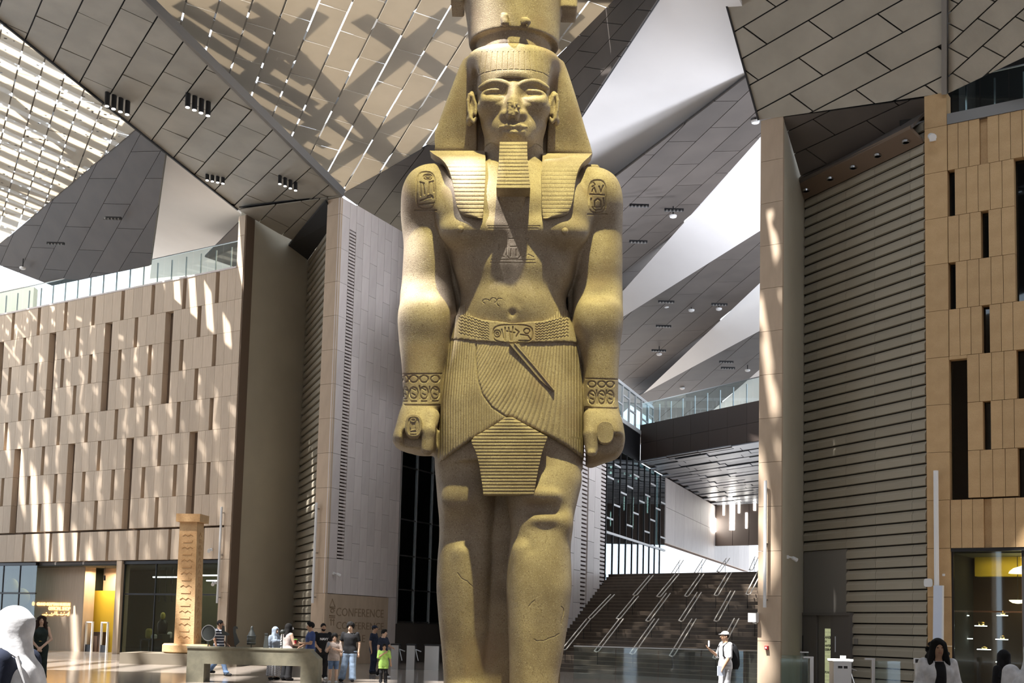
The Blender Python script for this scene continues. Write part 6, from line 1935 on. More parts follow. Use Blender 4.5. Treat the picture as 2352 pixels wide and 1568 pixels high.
fl = Field((-1.2, -.85, 5.65), (1.25, .85, 7.15), 0.018)
top = np.array([S(px, py, -.60)[[0, 2]] for px, py in ((1030, 696), (1058, 711), (1110, 733), (1178, 743), (1250, 735), (1303, 717), (1330, 702))])
bot = np.array([S(px, py, -.63)[[0, 2]] for px, py in ((1020, 758), (1040, 769), (1100, 782), (1178, 789), (1260, 784), (1322, 776), (1340, 770))])
fl.add(fl.loft([R(690, 1051, 1306, .0, .60), R(715, 1050, 1308, .0, .61), R(770, 1035, 1326, .0, .635), R(800, 1030, 1332, .0, .655), R(840, 1026, 1335, .0, .67)]))
ft = np.interp(fl.x.ravel(), top[:, 0], top[:, 1])[:, None, None]
fo = np.interp(fl.x.ravel(), bot[:, 0], bot[:, 1])[:, None, None]
fl.clip(np.maximum(fl.z - ft, fo - fl.z))
Vl, Ql = fl.nets()
del fl
Vl = relax(Vl, Ql, 1, .5)
st = []
def belt_mid(x, k):
    t_ = np.interp(x, [1058, 1110, 1178, 1250, 1303], [711, 733, 743, 735, 717])
    b_ = np.interp(x, [1040, 1100, 1178, 1260, 1322], [769, 782, 789, 784, 776])
    return t_ + (b_ - t_) * k
for k in (.16, .28, .40, .52, .64, .76, .88):
    for x0, x1 in ((1054, 1124), (1230, 1310)):
        xs = np.arange(x0, x1, 4.0)
        st.append([(x, belt_mid(x, k) + (1.6 if i % 2 else -1.6)) for i, x in enumerate(xs)])
Vl, Ql = carve(Vl, Ql, st, .012, 1.0, levels=2)
st = cartouche(1178, 766, 46, 21, 0, False) + [arc(1142, 766, 8, 8), arc(1142, 766, 3, 3), [(1160, 752), (1160, 782)], [(1168, 752), (1172, 782)], [(1178, 750), (1176, 782)], [(1184, 756), (1192, 762), (1186, 772)],
      arc(1210, 760, 7, 6), [(1196, 768), (1212, 770), (1218, 778)], [(1192, 782), (1212, 782)], [(1152, 756), (1156, 776)], [(1164, 760), (1182, 764)]]
Vl, Ql = carve(Vl, Ql, st, .022, 1.5, levels=2)
put('belt', Vl, Ql)

ap = [(958, 1160, 1178, -.735), (975, 1136, 1208, -.75), (993, 1106, 1240, -.755), (1004, 1088, 1257, -.76), (1013, 1083, 1254, -.77), (1035, 1092, 1246, -.79), (1060, 1099, 1240, -.81), (1095, 1105, 1233, -.83), (1125, 1109, 1228, -.85), (1135, 1110, 1226, -.855)]
strip('apron', ap, .22, 15.0, statue, bulge=.05, groove=.018, nv=200, nu=20)
# dagger tucked under the belt
q = [(1166, 790), (1180, 792), (1196, 790), (1276, 898), (1262, 890)]
MB().prism([S(x, y, -.69) + [0, SY, 0] for x, y in ((1170, 789), (1192, 789), (1274, 893), (1272, 899), (1240, 872))], (0, .12, 0)).obj('dagger', 'granite', statue)
MB().tube([S(x, y, -.695) + [0, SY, 0] for x, y in ((1182, 789), (1226, 840), (1272, 896))], .014, 6).obj('dagger_rib', 'granite', statue)
# back pillar and plinth
MB().box((.03, SY + .80, 5.0), 1.5, .75, 9.2).obj('back_pillar', 'granite', statue)
MB().box((.03, SY - .05, .36), 2.6, 3.2, .16).box((.03, SY - .05, .14), 3.4, 4.0, .28).obj('plinth', 'granite', statue)
# ================================================================ visitors
def skin_mat(name, c): return mat(name, c, .55, col2=tuple(v * .88 for v in c), nscale=12, spec=.35)
skin_mat('skin_light', (.60, .40, .29)); skin_mat('skin_tan', (.46, .28, .18)); skin_mat('skin_brown', (.27, .15, .095))
for nm, c in (('cloth_black', (.014, .014, .016)), ('cloth_navy', (.022, .028, .05)), ('cloth_blue', (.055, .085, .22)), ('cloth_white', (.78, .78, .80)), ('cloth_lime', (.40, .66, .15)), ('cloth_green', (.022, .032, .028)),
              ('cloth_beige', (.40, .33, .29)), ('denim_light', (.30, .40, .55)), ('denim_mid', (.13, .20, .33)), ('cloth_greyblue', (.26, .31, .38)), ('cloth_grey', (.52, .53, .56)), ('hair_black', (.010, .009, .009)), ('hair_brown', (.030, .015, .010)), ('shoe_dark', (.02, .02, .022)), ('shoe_white', (.7, .7, .7)), ('cloth_pink', (.55, .45, .42))):
    mat(nm, c, .85, col2=tuple(v * .7 for v in c), nscale=9, bump=.25, bscale=14, spec=.25)
mat('eye_dark', (.015, .01, .01), .2)
mat('lip', (.35, .15, .12), .5)
def pattern_mat(name, c1, c2, kind, scale):
    m = mat(name, c1, .85)
    nt, N, L, b = _nodes(m)
    tc = [x for x in N if x.bl_idname == 'ShaderNodeTexCoord'][0]
    if kind == 'check':
        tx = N.new('ShaderNodeTexChecker'); tx.inputs['Scale'].default_value = scale; tx.inputs[1].default_value = (*c1, 1); tx.inputs[2].default_value = (*c2, 1); o = tx.outputs[0]
        L.new(tc.outputs['Object'], tx.inputs['Vector'])
    else:
        wv = N.new('ShaderNodeTexWave'); wv.bands_direction = 'Z'; wv.inputs['Scale'].default_value = scale; wv.inputs['Distortion'].default_value = .4 if kind == 'stripe' else 12
        L.new(tc.outputs['Object'], wv.inputs['Vector'])
        mr = N.new('ShaderNodeMapRange'); mr.inputs[1].default_value, mr.inputs[2].default_value = (.80, .86) if kind == 'stripe' else (.45, .55)
        L.new(wv.outputs['Fac'], mr.inputs[0])
        mx = N.new('ShaderNodeMix'); mx.data_type = 'RGBA'; mx.inputs[6].default_value = (*c1, 1); mx.inputs[7].default_value = (*c2, 1)
        L.new(mr.outputs[0], mx.inputs[0]); o = mx.outputs[2]
    L.new(o, b.inputs['Base Color'])
pattern_mat('stripe_polo', (.02, .025, .04), (.55, .55, .58), 'stripe', 3.6)
pattern_mat('gingham', (.10, .10, .11), (.48, .48, .5), 'check', 38)
pattern_mat('shawl_print', (.03, .03, .03), (.62, .60, .58), 'swirl', 5)

def person(label, X, Y, rz, h=1.75, skin='skin_tan', arms=None, legs=None, top=('cloth_black', 'short'), bottom=('cloth_black', 'trousers'), hair=('hair_black', 'short'),
           shoes='shoe_dark', female=False, build=1.0, tilt=0.0, vox=.0125, extra=None, lean=0.0):
    """a standing visitor, modelled facing -y at the origin and 1.75 m tall, then scaled, turned and placed"""
    k = h / 1.75
    root = empty('person', (X, Y, 0), rz, label=label, cat='person')
    root.scale = (k, k, k)
    shw = (.175 if female else .20) * build
    hipw = .095
    A = {'a': ((-shw - .06, .02, 1.13), (-shw - .05, -.06, .87)), 'b': ((shw + .06, .02, 1.13), (shw + .05, -.06, .87))}
    if arms: A.update(arms)
    Lg = {'a': ((-.105, -.02, .49), (-.11, .02, .085)), 'b': ((.105, -.02, .49), (.11, .02, .085))}
    if legs: Lg.update(legs)
    def ln(p):                                   # bend of the upper body
        p = np.array(p, float)
        if lean and p[2] > .95: p[1] -= (p[2] - .95) * lean
        return p
    sh = {'a': ln((-shw, .01, 1.425)), 'b': ln((shw, .01, 1.425))}
    A = {q: tuple(ln(v) for v in A[q]) for q in A}
    xs = [v[0] for q in A.values() for v in q] + [v[0] for q in Lg.values() for v in q]
    ys = [v[1] for q in A.values() for v in q] + [v[1] for q in Lg.values() for v in q]
    zs = [v[2] for q in A.values() for v in q]
    lo = (min(min(xs), -shw) - .22, min(min(ys), -.15) - .24, -.02); hi = (max(max(xs), shw) + .22, max(max(ys), .15) + .24, max(1.82, max(zs) + .22))
    hc = ln((0, -.02, 1.635))
    tors = [(.80, 0, .165 * build, .0, .105), (.92, 0, .178 * build if female else .165 * build, .005, .115), (1.05, 0, (.135 if female else .155) * build, 0, .105), (1.18, 0, .155 * build, -.005, .115), (1.30, 0, .175 * build, -.005, .12), (1.40, 0, .165 * build, .01, .10), (1.46, 0, .09, .02, .065), (1.485, 0, .055, .02, .055)]
    if lean: tors = [(z, cx, rx, cy - max(0, z - .95) * lean, ry) for z, cx, rx, cy, ry in tors]
    # --- body
    f = Field(lo, hi, vox)
    f.add(f.loft(tors, 2.3))
    if female:
        for s_ in (-1, 1): f.add(f.ell(ln((s_ * .075, -.095, 1.27)), (.07, .065, .07)), .05)
    f.add(f.cap(ln((0, .02, 1.44)), ln((0, .0, 1.56)), .058, .052), .05)
    f.add(f.ell(hc + [0, .012, .025], (.077, .096, .092)), .03)
    f.add(f.ell(hc + [0, -.022, -.045], (.060, .072, .080)), .04)
    f.add(f.cap(hc + [0, -.095, .01], hc + [0, -.118, -.028], .010, .016), .012)
    f.cut(f.cap(hc + [-.028, -.108, -.064], hc + [.028, -.108, -.064], .005), .008)
    for s_ in (-1, 1):
        f.cut(f.ell(hc + [s_ * .032, -.108, .008], (.020, .018, .012)), .015)
        f.add(f.ell(hc + [s_ * .080, .01, -.012], (.010, .020, .032)), .008)
    for q in 'ab':
        s_ = -1 if q == 'a' else 1
        e, w = A[q]
        f.add(f.cap(sh[q], e, .052 * build, .042), .05)
        f.add(f.cap(e, w, .042, .030), .02)
        d = unit(w - e)
        # hand: palm, four fingers of different length, thumb
        side = np.cross(d, [0, 1.0, 0]); side = unit(side) if np.linalg.norm(side) > .2 else np.array([1.0, 0, 0])
        nrm = np.cross(side, d)
        p0 = w + d * .015; p1 = w + d * .085
        for o_ in (-.024, -.008, .008, .024):
            f.add(f.cap(p0 + side * o_ * .7, p1 + side * o_, .017, .014), .012)
        for o_, l_ in ((-.030, .062), (-.010, .078), (.010, .074), (.030, .055)):
            m1 = p1 + side * o_ + d * l_ * .5 + nrm * .006
            f.add(f.cap(p1 + side * o_ * .95, m1, .0105, .0098), .004)
            f.add(f.cap(m1, m1 + d * l_ * .45 + nrm * .026, .0098, .0088), .003)
        ts = -s_
        t0 = p0 + side * .026 * ts * np.sign(side[0] or 1) + d * .01
        t1 = t0 + side * .030 * ts * np.sign(side[0] or 1) + d * .035 + nrm * .012
        f.add(f.cap(t0, t1, .0145, .0125), .008)
        f.add(f.cap(t1, t1 + d * .032 + nrm * .008, .012, .0105), .004)
        kn, an = Lg[q]
        hp_ = np.array([s_ * hipw, 0, .90])
        f.add(f.cap(hp_, kn, .088 * build, .058), .05)
        f.add(f.cap(np.array(kn), an, .056, .040), .03)
        f.add(f.ell(np.array(kn) * .6 + np.array(an) * .4 + [0, .025, 0], (.05, .05, .12)), .04)
        f.add(f.cap(np.array(an) + [0, .01, -.04], np.array(an) + [s_ * .02, -.13, -.055], .038, .028), .03)
    V, Q = f.nets(); V = relax(V, Q, 1, .4)
    add('body', mesh('body', V, Q, True), skin, root, world=False)
    for s_ in (-1, 1):
        p = hc + [s_ * .031, -.094, .007]
        MB().lathe([(.004, -.007), (.012, -.002), (.012, .002), (.004, .007)], p, 8, 1.1, .5).obj('eye', 'eye_dark', root, world=False)
    MB().tube([hc + [-.024, -.094, -.064], hc + [0, -.100, -.062], hc + [.024, -.094, -.064]], .0055, 5).obj('lips', 'lip', root, world=False)
    # --- trousers, shorts, skirt
    bm_, bk_ = bottom[0], bottom[1]
    if bk_ in ('trousers', 'shorts', 'wide'):
        g = Field((lo[0], lo[1], -.02), (hi[0], hi[1], 1.08), vox * 1.1)
        ex = .014 if bk_ != 'wide' else .03
        g.add(g.loft([(z, cx, rx + .014, cy, ry + .014) for z, cx, rx, cy, ry in tors if z < 1.1], 2.3))
        for q in 'ab':
            s_ = -1 if q == 'a' else 1
            kn, an = (np.array(v, float) for v in Lg[q])
            g.add(g.cap((s_ * hipw, 0, .90), kn, .094 * build + ex, .064 + ex), .05)
            if bk_ != 'shorts':
                g.add(g.cap(kn, an + [0, 0, .0], .064 + ex, (.056 if bk_ == 'trousers' else .075) + ex), .03)
                g.add(g.ell(an + [0, -.01, .03], (.078, .085, .03)), .04)      # cloth breaking over the shoe
                g.add(g.ell(kn + [0, -.03, -.02], (.066, .05, .07)), .04)
        if bk_ == 'shorts': g.clip(bottom[2] - g.z)
        else: g.clip(.055 - g.z)
        g.clip(g.z - 1.0)
    else:
        zl = bottom[2]
        g = Field((-.45, -.45, 0), (.45, .45, 1.1), vox * 1.1)
        g.add(g.loft([(zl, 0, .24, 0, .22), (.5, 0, .22, 0, .19), (.80, 0, .195, 0, .15), (.92, 0, .19, .0, .13), (1.04, 0, .155, 0, .12)], 2.1))
        th = np.arctan2(g.y, g.x)
        g.d = g.d + np.float32(.012) * np.sin(th * 14) * np.clip((1.0 - g.z) * 1.5, 0, 1)
        g.clip(zl - g.z)
    V, Q = g.nets(); V = relax(V, Q, 1, .4)
    add({'trousers': 'trousers', 'wide': 'trousers', 'shorts': 'shorts'}.get(bk_, 'skirt'), mesh('trousers', V, Q, True), bm_, root, world=False)
    # --- top
    tm, tk = top[0], top[1]
    hem = top[2] if len(top) > 2 else .86
    g = Field((lo[0], lo[1], hem - .05), (hi[0], hi[1], max(1.58, hi[2])), vox * 1.1)
    g.add(g.loft([(z, cx, rx + .022, cy, ry + .022) for z, cx, rx, cy, ry in tors if z < 1.465 and z > hem - .15] , 2.3))
    if female:
        for s_ in (-1, 1): g.add(g.ell(ln((s_ * .075, -.10, 1.27)), (.085, .075, .08)), .06)
    for s_ in (-1, 1):
        if hem < .92: g.add(g.cap((s_ * hipw, 0, .95), (s_ * hipw, 0, hem - .06), .112 * build, .122 * build), .06)
    for q in 'ab':
        e, w = A[q]
        if tk == 'long':
            g.add(g.cap(sh[q], e, .068 * build, .058), .05); g.add(g.cap(e, e + (w - e) * .93, .058, .045), .02)
            for t_ in (.3, .6, .85): g.add(g.ell(e + (w - e) * t_, (.057, .057, .02)), .02)
            g.add(g.ell(e, (.066, .066, .04)), .03)
        elif tk == 'short':
            g.add(g.cap(sh[q], sh[q] + (e - sh[q]) * .66, .064 * build, .058), .05)
        elif tk == 'elbow':
            g.add(g.cap(sh[q], e, .066 * build, .062), .05)
        else:
            g.add(g.cap(sh[q] * [.8, 1, 1], sh[q] * [.72, 1, 1] + [0, 0, -.03], .055, .05), .04)
    g.cut(g.cap(ln((0, -.06, 1.53)), ln((0, .02, 1.56)), .070, .062), .02)
    g.clip(hem - g.z)
    if tk == 'short':
        pass
    V, Q = g.nets(); V = relax(V, Q, 1, .4)
    add('shirt' if tk != 'long' else 'jacket', mesh('shirt', V, Q, True), tm, root, world=False)
    # --- hair
    hm, hk = hair[0], hair[1]
    g = Field(hc - [.30, .30, .62], hc + [.30, .34, .26], .0115)
    cap_ = lambda g_, ex: g_.ell(hc + [0, .016, .030], (.080 + ex, .100 + ex, .096 + ex))
    if hk in ('short', 'curly', 'crop'):
        ex = {'short': .014, 'curly': .035, 'crop': .006}[hk]
        g.add(cap_(g, ex))
        if hk != 'crop': g.add(g.ell(hc + [0, -.045, .10], (.07, .06, .03 + ex)), .03)
        if hk == 'curly':
            for _ in range(40):
                v = RNG.normal(size=3); v /= np.linalg.norm(v); v[2] = abs(v[2])
                g.add(g.ell(hc + [0, .016, .045] + v * [.10, .115, .115], (.026, .026, .024)), .012)
        g.cut(g.ell(hc + [0, -.10, -.035], (.075, .085, .085)), .015)
        g.clip((hc[2] - .045 + np.clip(-(g.y - hc[1]) * .8, 0, .2)) - g.z)
    elif hk in ('long', 'long_curly'):
        g.add(cap_(g, .020))
        w_ = .115 if hk == 'long' else .155
        g.add(g.loft([(hc[2] - .40, 0, w_ * .9, hc[1] + .085, .06), (hc[2] - .28, 0, w_, hc[1] + .085, .075), (hc[2] - .12, 0, w_, hc[1] + .06, .085), (hc[2] + .02, 0, .10, hc[1] + .03, .095), (hc[2] + .10, 0, .07, hc[1] + .02, .07)], 2.1), .03)
        for s_ in (-1, 1):
            g.add(g.cap(hc + [s_ * .078, -.02, .06], hc + [s_ * (w_ * .82), -.03, -.27], .032, .045 if hk == 'long_curly' else .03), .03)
        if hk == 'long_curly':
            for _ in range(70):
                a_ = RNG.uniform(0, 2 * math.pi); z_ = RNG.uniform(-.38, .10)
                if math.sin(a_) < -.55 and z_ < .06: continue
                g.add(g.ell(hc + [math.cos(a_) * (.10 + .04 * (z_ < 0)), .04 + math.sin(a_) * .11, z_], (.03, .03, .03)), .015)
        g.cut(g.ell(hc + [0, -.115, -.045], (.062, .085, .105)), .015)
    elif hk == 'veil':
        g.add(cap_(g, .024))
        g.add(g.loft([(hc[2] - .36, 0, .24, hc[1] + .05, .17), (hc[2] - .26, 0, .20, hc[1] + .04, .16), (hc[2] - .16, 0, .125, hc[1] + .02, .125), (hc[2] - .05, 0, .105, hc[1] + .01, .125), (hc[2] + .06, 0, .09, hc[1] + .02, .11)], 2.1), .04)
        th = np.arctan2(g.y - hc[1], g.x)
        g.d = g.d + np.float32(.008) * np.sin(th * 9 + g.z * 14) * np.clip((hc[2] + .02 - g.z) * 4, 0, 1)
        g.cut(g.ell(hc + [0, -.125, -.02], (.058, .075, .092)), .015)
    elif hk == 'cap':
        g.add(g.ell(hc + [0, .012, .045], (.092, .108, .088)))
        g.clip(hc[2] + .035 - g.z)
        pts = [hc + [x_, -.13 - .03 * (1 - (x_ / .07) ** 2), .045] for x_ in np.linspace(-.07, .07, 7)]
        for p_ in pts: g.add(g.cap(hc + [p_[0] * .9, -.07, .055], p_, .010, .008), .01)
    V, Q = g.nets(); V = relax(V, Q, 1, .5)
    nm = {'veil': 'headscarf', 'cap': 'cap'}.get(hk, 'hair')
    add(nm, mesh(nm, V, Q, True), hm, root, world=False)
    if hk == 'cap' and len(hair) > 2:
        g = Field(hc - [.2, .2, .2], hc + [.2, .2, .2], .0115)
        g.add(cap_(g, .006)); g.cut(g.ell(hc + [0, -.10, -.035], (.085, .085, .10)), .015); g.clip(hc[2] - .05 - g.z); g.clip(g.z - hc[2] - .05)
        V, Q = g.nets(); add('hair', mesh('hair', V, Q, True), hair[2], root, world=False)
    # --- shoes
    for q in 'ab':
        s_ = -1 if q == 'a' else 1
        an = np.array(Lg[q][1], float)
        g = Field(an - [.12, .30, .13], an + [.12, .16, .08], .011)
        g.add(g.cap(an + [0, .03, -.035], an + [s_ * .02, -.15, -.045], .050, .040)); g.add(g.ell(an + [s_ * .018, -.10, -.04], (.052, .085, .035)), .02)
        g.clip(an[2] - .085 - g.z); g.clip(g.z - an[2] - .02)
        V, Q = g.nets(); add('shoe', mesh('shoe', V, Q, True), shoes, root, world=False)
    if extra: extra(root, hc, A, sh)
    return root

def feet(px, Y): return atY(px, 1500, Y)[0]
R_ = math.radians
# 1 veiled woman close to the left edge, seen from behind and the side
def ex1(root, hc, A, sh):
    pts = [(.13, .17, 1.02), (.15, .165, 1.25), (.165, .10, 1.46), (.165, .0, 1.515), (.165, -.11, 1.45), (.18, -.17, 1.2)]
    MB().tube([np.array(p) for p in pts], [.014] * 6, 8).obj('bag_strap', 'cloth_white', root, world=False)
    MB().tube([np.array([.18, -.17, 1.2]), np.array([.20, -.17, .85])], .010, 8).obj('strap_chain', 'gold', root, world=False)
    MB().box((.26, -.05, .74), .12, .28, .22).obj('shoulder_bag', 'cloth_white', root, world=False)
person('woman in white headscarf and dark coat with pale bag strap at the frame edge', feet(30, 7.7), 7.7, R_(-92), 1.70, 'skin_tan', top=('cloth_navy', 'long', .55), bottom=('cloth_black', 'skirt', .10), hair=('cloth_white', 'veil'), female=True, build=1.22, vox=.011, extra=ex1)
# 2 curly haired woman
def ex2(root, hc, A, sh):
    MB().lathe([(.03, -.006), (.045, 0), (.03, .006)], (0, -.152, 1.07), 12, 1, .3).obj('belt_buckle', 'gold', root, world=False)
    MB().lathe([(.145, -.02), (.150, 0), (.145, .02)], (0, 0, 1.06), 20, 1, .82).obj('belt', 'cloth_green', root, world=False)
person('woman with long curly brown hair in a dark green sleeveless jumpsuit, hands clasped', feet(91, 32.5), 32.5, R_(22), 1.70, 'skin_light', arms={'a': ((-.27, -.03, 1.13), (-.06, -.20, .90)), 'b': ((.27, -.03, 1.13), (.04, -.21, .91))},
       top=('cloth_green', 'none', .84), bottom=('cloth_green', 'wide'), hair=('hair_brown', 'long_curly'), female=True, extra=ex2)
# 3 striped polo man walking
person('walking man in a dark striped polo shirt and blue jeans behind the bench', feet(502, 38.2), 38.2, R_(82), 1.72, 'skin_brown', arms={'a': ((-.24, .06, 1.14), (-.24, -.02, .88)), 'b': ((.26, .05, 1.14), (.20, -.20, 1.0))},
       legs={'a': ((-.10, -.18, .50), (-.10, -.32, .10)), 'b': ((.10, .05, .50), (.10, .32, .16))}, top=('stripe_polo', 'short', .86), bottom=('denim_mid', 'trousers'), hair=('hair_black', 'crop'), build=1.12)
# 4 grey veil, gingham skirt
person('woman in a grey-blue headscarf and checked skirt behind the bench', feet(630, 36.6), 36.6, R_(48), 1.55, 'skin_light', top=('cloth_greyblue', 'long', .80), bottom=('gingham', 'skirt', .12), hair=('cloth_greyblue', 'veil'), female=True, shoes='shoe_dark')
# 5 long black hair, shawl
def ex5(root, hc, A, sh):
    g = Field((-.35, -.35, .95), (.35, .35, 1.55), .014)
    g.add(g.loft([(1.0, .16, .10, -.02, .15), (1.2, .17, .10, -.02, .16), (1.38, .15, .10, 0, .14), (1.46, .10, .08, .02, .10)], 2.1)); V, Q = g.nets()
    add('shawl', mesh('shawl', V, Q, True), 'shawl_print', root, world=False)
    MB().box(hc + [.0, -.13, -.02], .09, .05, .07).obj('face_mask', 'cloth_white', root, world=False)
person('woman with long black hair, pale top, printed shawl and black trousers behind the bench', feet(660, 36.2), 36.2, R_(140), 1.66, 'skin_light', arms={'a': ((-.26, -.04, 1.13), (-.20, -.24, 1.10)), 'b': ((.25, -.02, 1.14), (.16, -.22, 1.02))},
       top=('cloth_pink', 'none', .88), bottom=('cloth_black', 'wide'), hair=('hair_black', 'long'), female=True, extra=ex5)
# 6 blue T-shirt
def cup(root, p, m1='cloth_lime', r_=.035, hh=.11, name='cup'):
    MB().lathe([(r_ * .75, 0), (r_, hh), (r_ * .9, hh), (r_ * .7, .01)], p, 12).obj(name, m1, root, world=False)
def ex6(root, hc, A, sh):
    cup(root, np.array([.10, -.46, 1.12]), 'red'); MB().box((.10, -.46, 1.24), .10, .10, .03).obj('cup_lid', 'cloth_lime', root, world=False)
person('man in a blue T-shirt holding a red cup at the end of the bench', feet(712, 35.9), 35.9, R_(-72), 1.72, 'skin_tan', arms={'a': ((-.26, -.02, 1.14), (-.18, -.26, 1.02)), 'b': ((.26, -.03, 1.14), (.14, -.32, 1.13))},
       top=('cloth_blue', 'short', .84), bottom=('cloth_grey', 'shorts', .5), hair=('hair_black', 'short'), build=1.15, extra=ex6)
# 7 black NAVY T-shirt
def ex7(root, hc, A, sh):
    o = place_text('shirt_lettering', 'NAVY', .10, (0, -.150, 1.235), (1, 0, 0), (0, 0, 1), 'cloth_white', root, 'CENTER', .004, .004)
    o.location = (0, 0, 0)
    g = Field(hc - [.12, .16, .14], hc + [.12, .05, .02], .011)
    g.add(g.ell(hc + [0, -.022, -.060], (.066, .080, .072))); g.cut(g.ell(hc + [0, -.05, .0], (.09, .12, .055)), .01); V, Q = g.nets()
    add('beard', mesh('beard', V, Q, True), 'hair_black', root, world=False)
person('bearded man in a black T-shirt with white lettering and black trousers', feet(740, 37.4), 37.4, R_(24), 1.70, 'skin_tan', arms={'a': ((-.26, .0, 1.14), (-.16, -.13, .98)), 'b': ((.27, .0, 1.14), (.17, -.12, .98))},
       top=('cloth_black', 'short', .84), bottom=('cloth_black', 'trousers'), hair=('hair_black', 'crop'), shoes='shoe_white', build=1.1, extra=ex7)
# 8 boy with a cup
def ex8(root, hc, A, sh):
    cup(root, np.array([-.20, -.36, 1.30]), 'cloth_greyblue', .05, .16)
person('boy in a beige T-shirt with white sleeves and denim shorts holding a paper cup', feet(767, 35.4), 35.4, R_(8), 1.40, 'skin_light', arms={'a': ((-.27, -.06, 1.16), (-.20, -.30, 1.26)), 'b': ((.27, -.06, 1.15), (.06, -.27, 1.22))},
       top=('cloth_beige', 'elbow', .80), bottom=('denim_mid', 'shorts', .50), hair=('hair_black', 'curly'), shoes='shoe_white', extra=ex8)
# 9 black polo, light jeans
person('young man with curly black hair in a black polo shirt and light blue jeans', feet(803, 36.6), 36.6, R_(-4), 1.73, 'skin_light', arms={'a': ((-.29, .0, 1.15), (-.25, -.08, .90)), 'b': ((.28, .03, 1.14), (.27, .0, .88))},
       legs={'a': ((-.14, -.02, .49), (-.22, .05, .085)), 'b': ((.11, -.03, .49), (.13, -.08, .085))}, top=('cloth_black', 'short', .84), bottom=('denim_light', 'wide'), hair=('hair_black', 'curly'), build=1.05)
# 10 man in navy with a cap
person('man in a navy cap, navy shirt and dark trousers near the turnstiles', feet(858, 43.0), 43.0, R_(75), 1.68, 'skin_tan', arms={'a': ((-.24, .05, 1.14), (-.24, .0, .87)), 'b': ((.25, .03, 1.14), (.22, -.1, .9))}, top=('cloth_navy', 'short', .84), bottom=('cloth_navy', 'trousers'), hair=('cloth_navy', 'cap', 'hair_black'))
# 11 striding man in dark clothes
person('dark haired man in navy shirt and black trousers striding behind the girl in lime', feet(880, 39.6), 39.6, R_(62), 1.55, 'skin_light', arms={'a': ((-.25, .05, 1.14), (-.24, .06, .88)), 'b': ((.27, -.08, 1.16), (.18, -.30, 1.10))},
       legs={'a': ((-.10, -.14, .49), (-.12, -.26, .10)), 'b': ((.10, .08, .50), (.12, .28, .14))}, top=('cloth_navy', 'short', .84), bottom=('cloth_black', 'trousers'), hair=('hair_black', 'short'), shoes='shoe_white')
# 12 girl in lime
person('small girl in a lime green T-shirt and black leggings with a hand at her mouth', feet(882, 36.0), 36.0, R_(14), 1.14, 'skin_tan', arms={'a': ((-.26, -.04, 1.16), (.0, -.17, 1.36)), 'b': ((.29, .04, 1.15), (.33, .03, .90))},
       top=('cloth_lime', 'elbow', .66), bottom=('cloth_black', 'trousers'), hair=('hair_black', 'short'), build=1.1)
# 13 man with white cap and backpack photographing
def ex13(root, hc, A, sh):
    g = Field((-.25, .05, .78), (.25, .45, 1.50), .014)
    g.add(g.loft([(.82, 0, .13, .22, .10), (.95, 0, .16, .23, .13), (1.2, 0, .16, .22, .12), (1.40, 0, .13, .19, .08), (1.46, 0, .08, .17, .04)], 3)); V, Q = g.nets()
    add('backpack', mesh('backpack', V, Q, True), 'cloth_black', root, world=False)
    for s_ in (-1, 1):
        MB().tube([np.array([s_ * .11, .16, 1.43]), np.array([s_ * .115, .02, 1.49]), np.array([s_ * .12, -.12, 1.38]), np.array([s_ * .15, -.13, 1.15]), np.array([s_ * .17, .08, .98])], .018, 6).obj('backpack_strap', 'cloth_black', root, world=False)
    w = A['a'][1]
    MB().box(np.array(w) + [.03, -.03, .14], .075, .012, .15).obj('phone', 'cloth_white', root, world=False)
    w = A['b'][1]
    MB().box(np.array(w) + [-.02, -.06, -.10], .02, .20, .24).obj('paper_map', 'board_blue', root, world=False)
person('man in white shirt, white cap and backpack lifting a phone beside the slim pier', feet(1666, 30.6), 30.6, R_(-74), 1.75, 'skin_tan', arms={'a': ((-.24, -.10, 1.14), (-.16, -.36, 1.30)), 'b': ((.25, -.0, 1.13), (.20, -.14, .88))},
       top=('cloth_white', 'elbow', .83), bottom=('cloth_grey', 'wide'), hair=('cloth_white', 'cap', 'hair_brown'), shoes='shoe_white', build=1.08, extra=ex13)
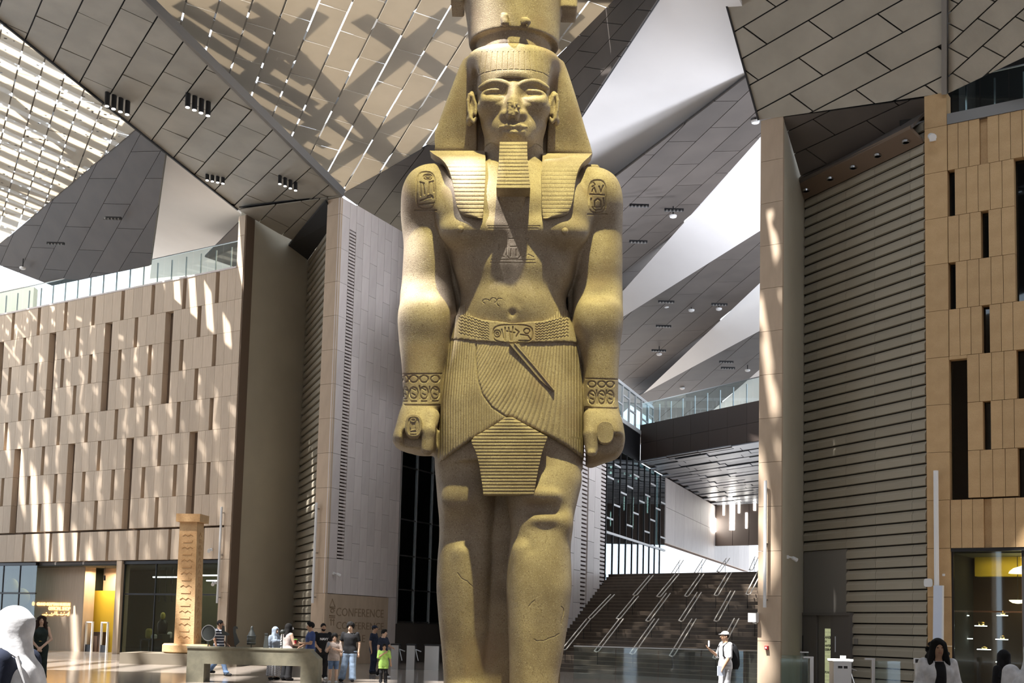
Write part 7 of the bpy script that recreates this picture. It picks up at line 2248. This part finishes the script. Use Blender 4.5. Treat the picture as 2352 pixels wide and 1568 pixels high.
# 14 woman in white jacket with a badge
def ex14(root, hc, A, sh):
    g = Field((-.25, -.30, .80), (.25, .0, 1.46), .011)
    g.add(g.loft([(.84, 0, .085, -.10, .095), (1.05, 0, .078, -.10, .09), (1.27, 0, .082, -.12, .095), (1.40, 0, .075, -.085, .08), (1.45, 0, .05, -.06, .05)], 2.2)); V, Q = g.nets()
    add('black_top', mesh('black_top', V, Q, True), 'cloth_black', root, world=False)
    MB().tube([np.array([-.055, -.02, 1.49]), np.array([-.06, -.12, 1.40]), np.array([.0, -.222, 1.16])], .006, 5).obj('lanyard', 'cloth_black', root, world=False)
    MB().tube([np.array([.055, -.02, 1.49]), np.array([.06, -.12, 1.40]), np.array([.0, -.222, 1.16])], .006, 5).obj('lanyard', 'cloth_black', root, world=False)
    bd = MB().box((.0, -.222, 1.07), .085, .008, .13).obj('badge', 'cloth_white', root, world=False)
    MB().box((.0, -.2275, 1.03), .07, .004, .04).obj('badge_photo', 'cloth_pink', bd, world=False)
    MB().box((.0, -.2275, 1.09), .06, .004, .05).obj('badge_print', 'cloth_black', bd, world=False)
person('woman with dark shoulder-length hair in a white jacket over black with a badge', feet(2154, 16.4), 16.4, R_(-4), 1.67, 'skin_tan', arms={'a': ((-.27, .0, 1.13), (-.26, -.08, .88)), 'b': ((.27, .0, 1.13), (.26, -.08, .88))},
       top=('cloth_white', 'long', .74), bottom=('cloth_black', 'trousers'), hair=('hair_black', 'long_curly'), female=True, build=1.12, vox=.011, extra=ex14)
# 15 white-shirted shoulder at the right edge, 16 person in black
person('person in a loose white shirt at the lower right edge, only a shoulder in view', feet(2375, 12.6), 12.6, R_(150), 1.66, 'skin_tan', top=('cloth_white', 'long', .74), bottom=('cloth_grey', 'wide'), hair=('cloth_white', 'veil'), female=True, build=1.35)
person('person dressed all in black standing before the vitrine, seen from behind', feet(2306, 19.5), 19.5, R_(200), 1.52, 'skin_tan', top=('cloth_black', 'long', .70), bottom=('cloth_black', 'skirt', .08), hair=('cloth_black', 'veil'), female=True)
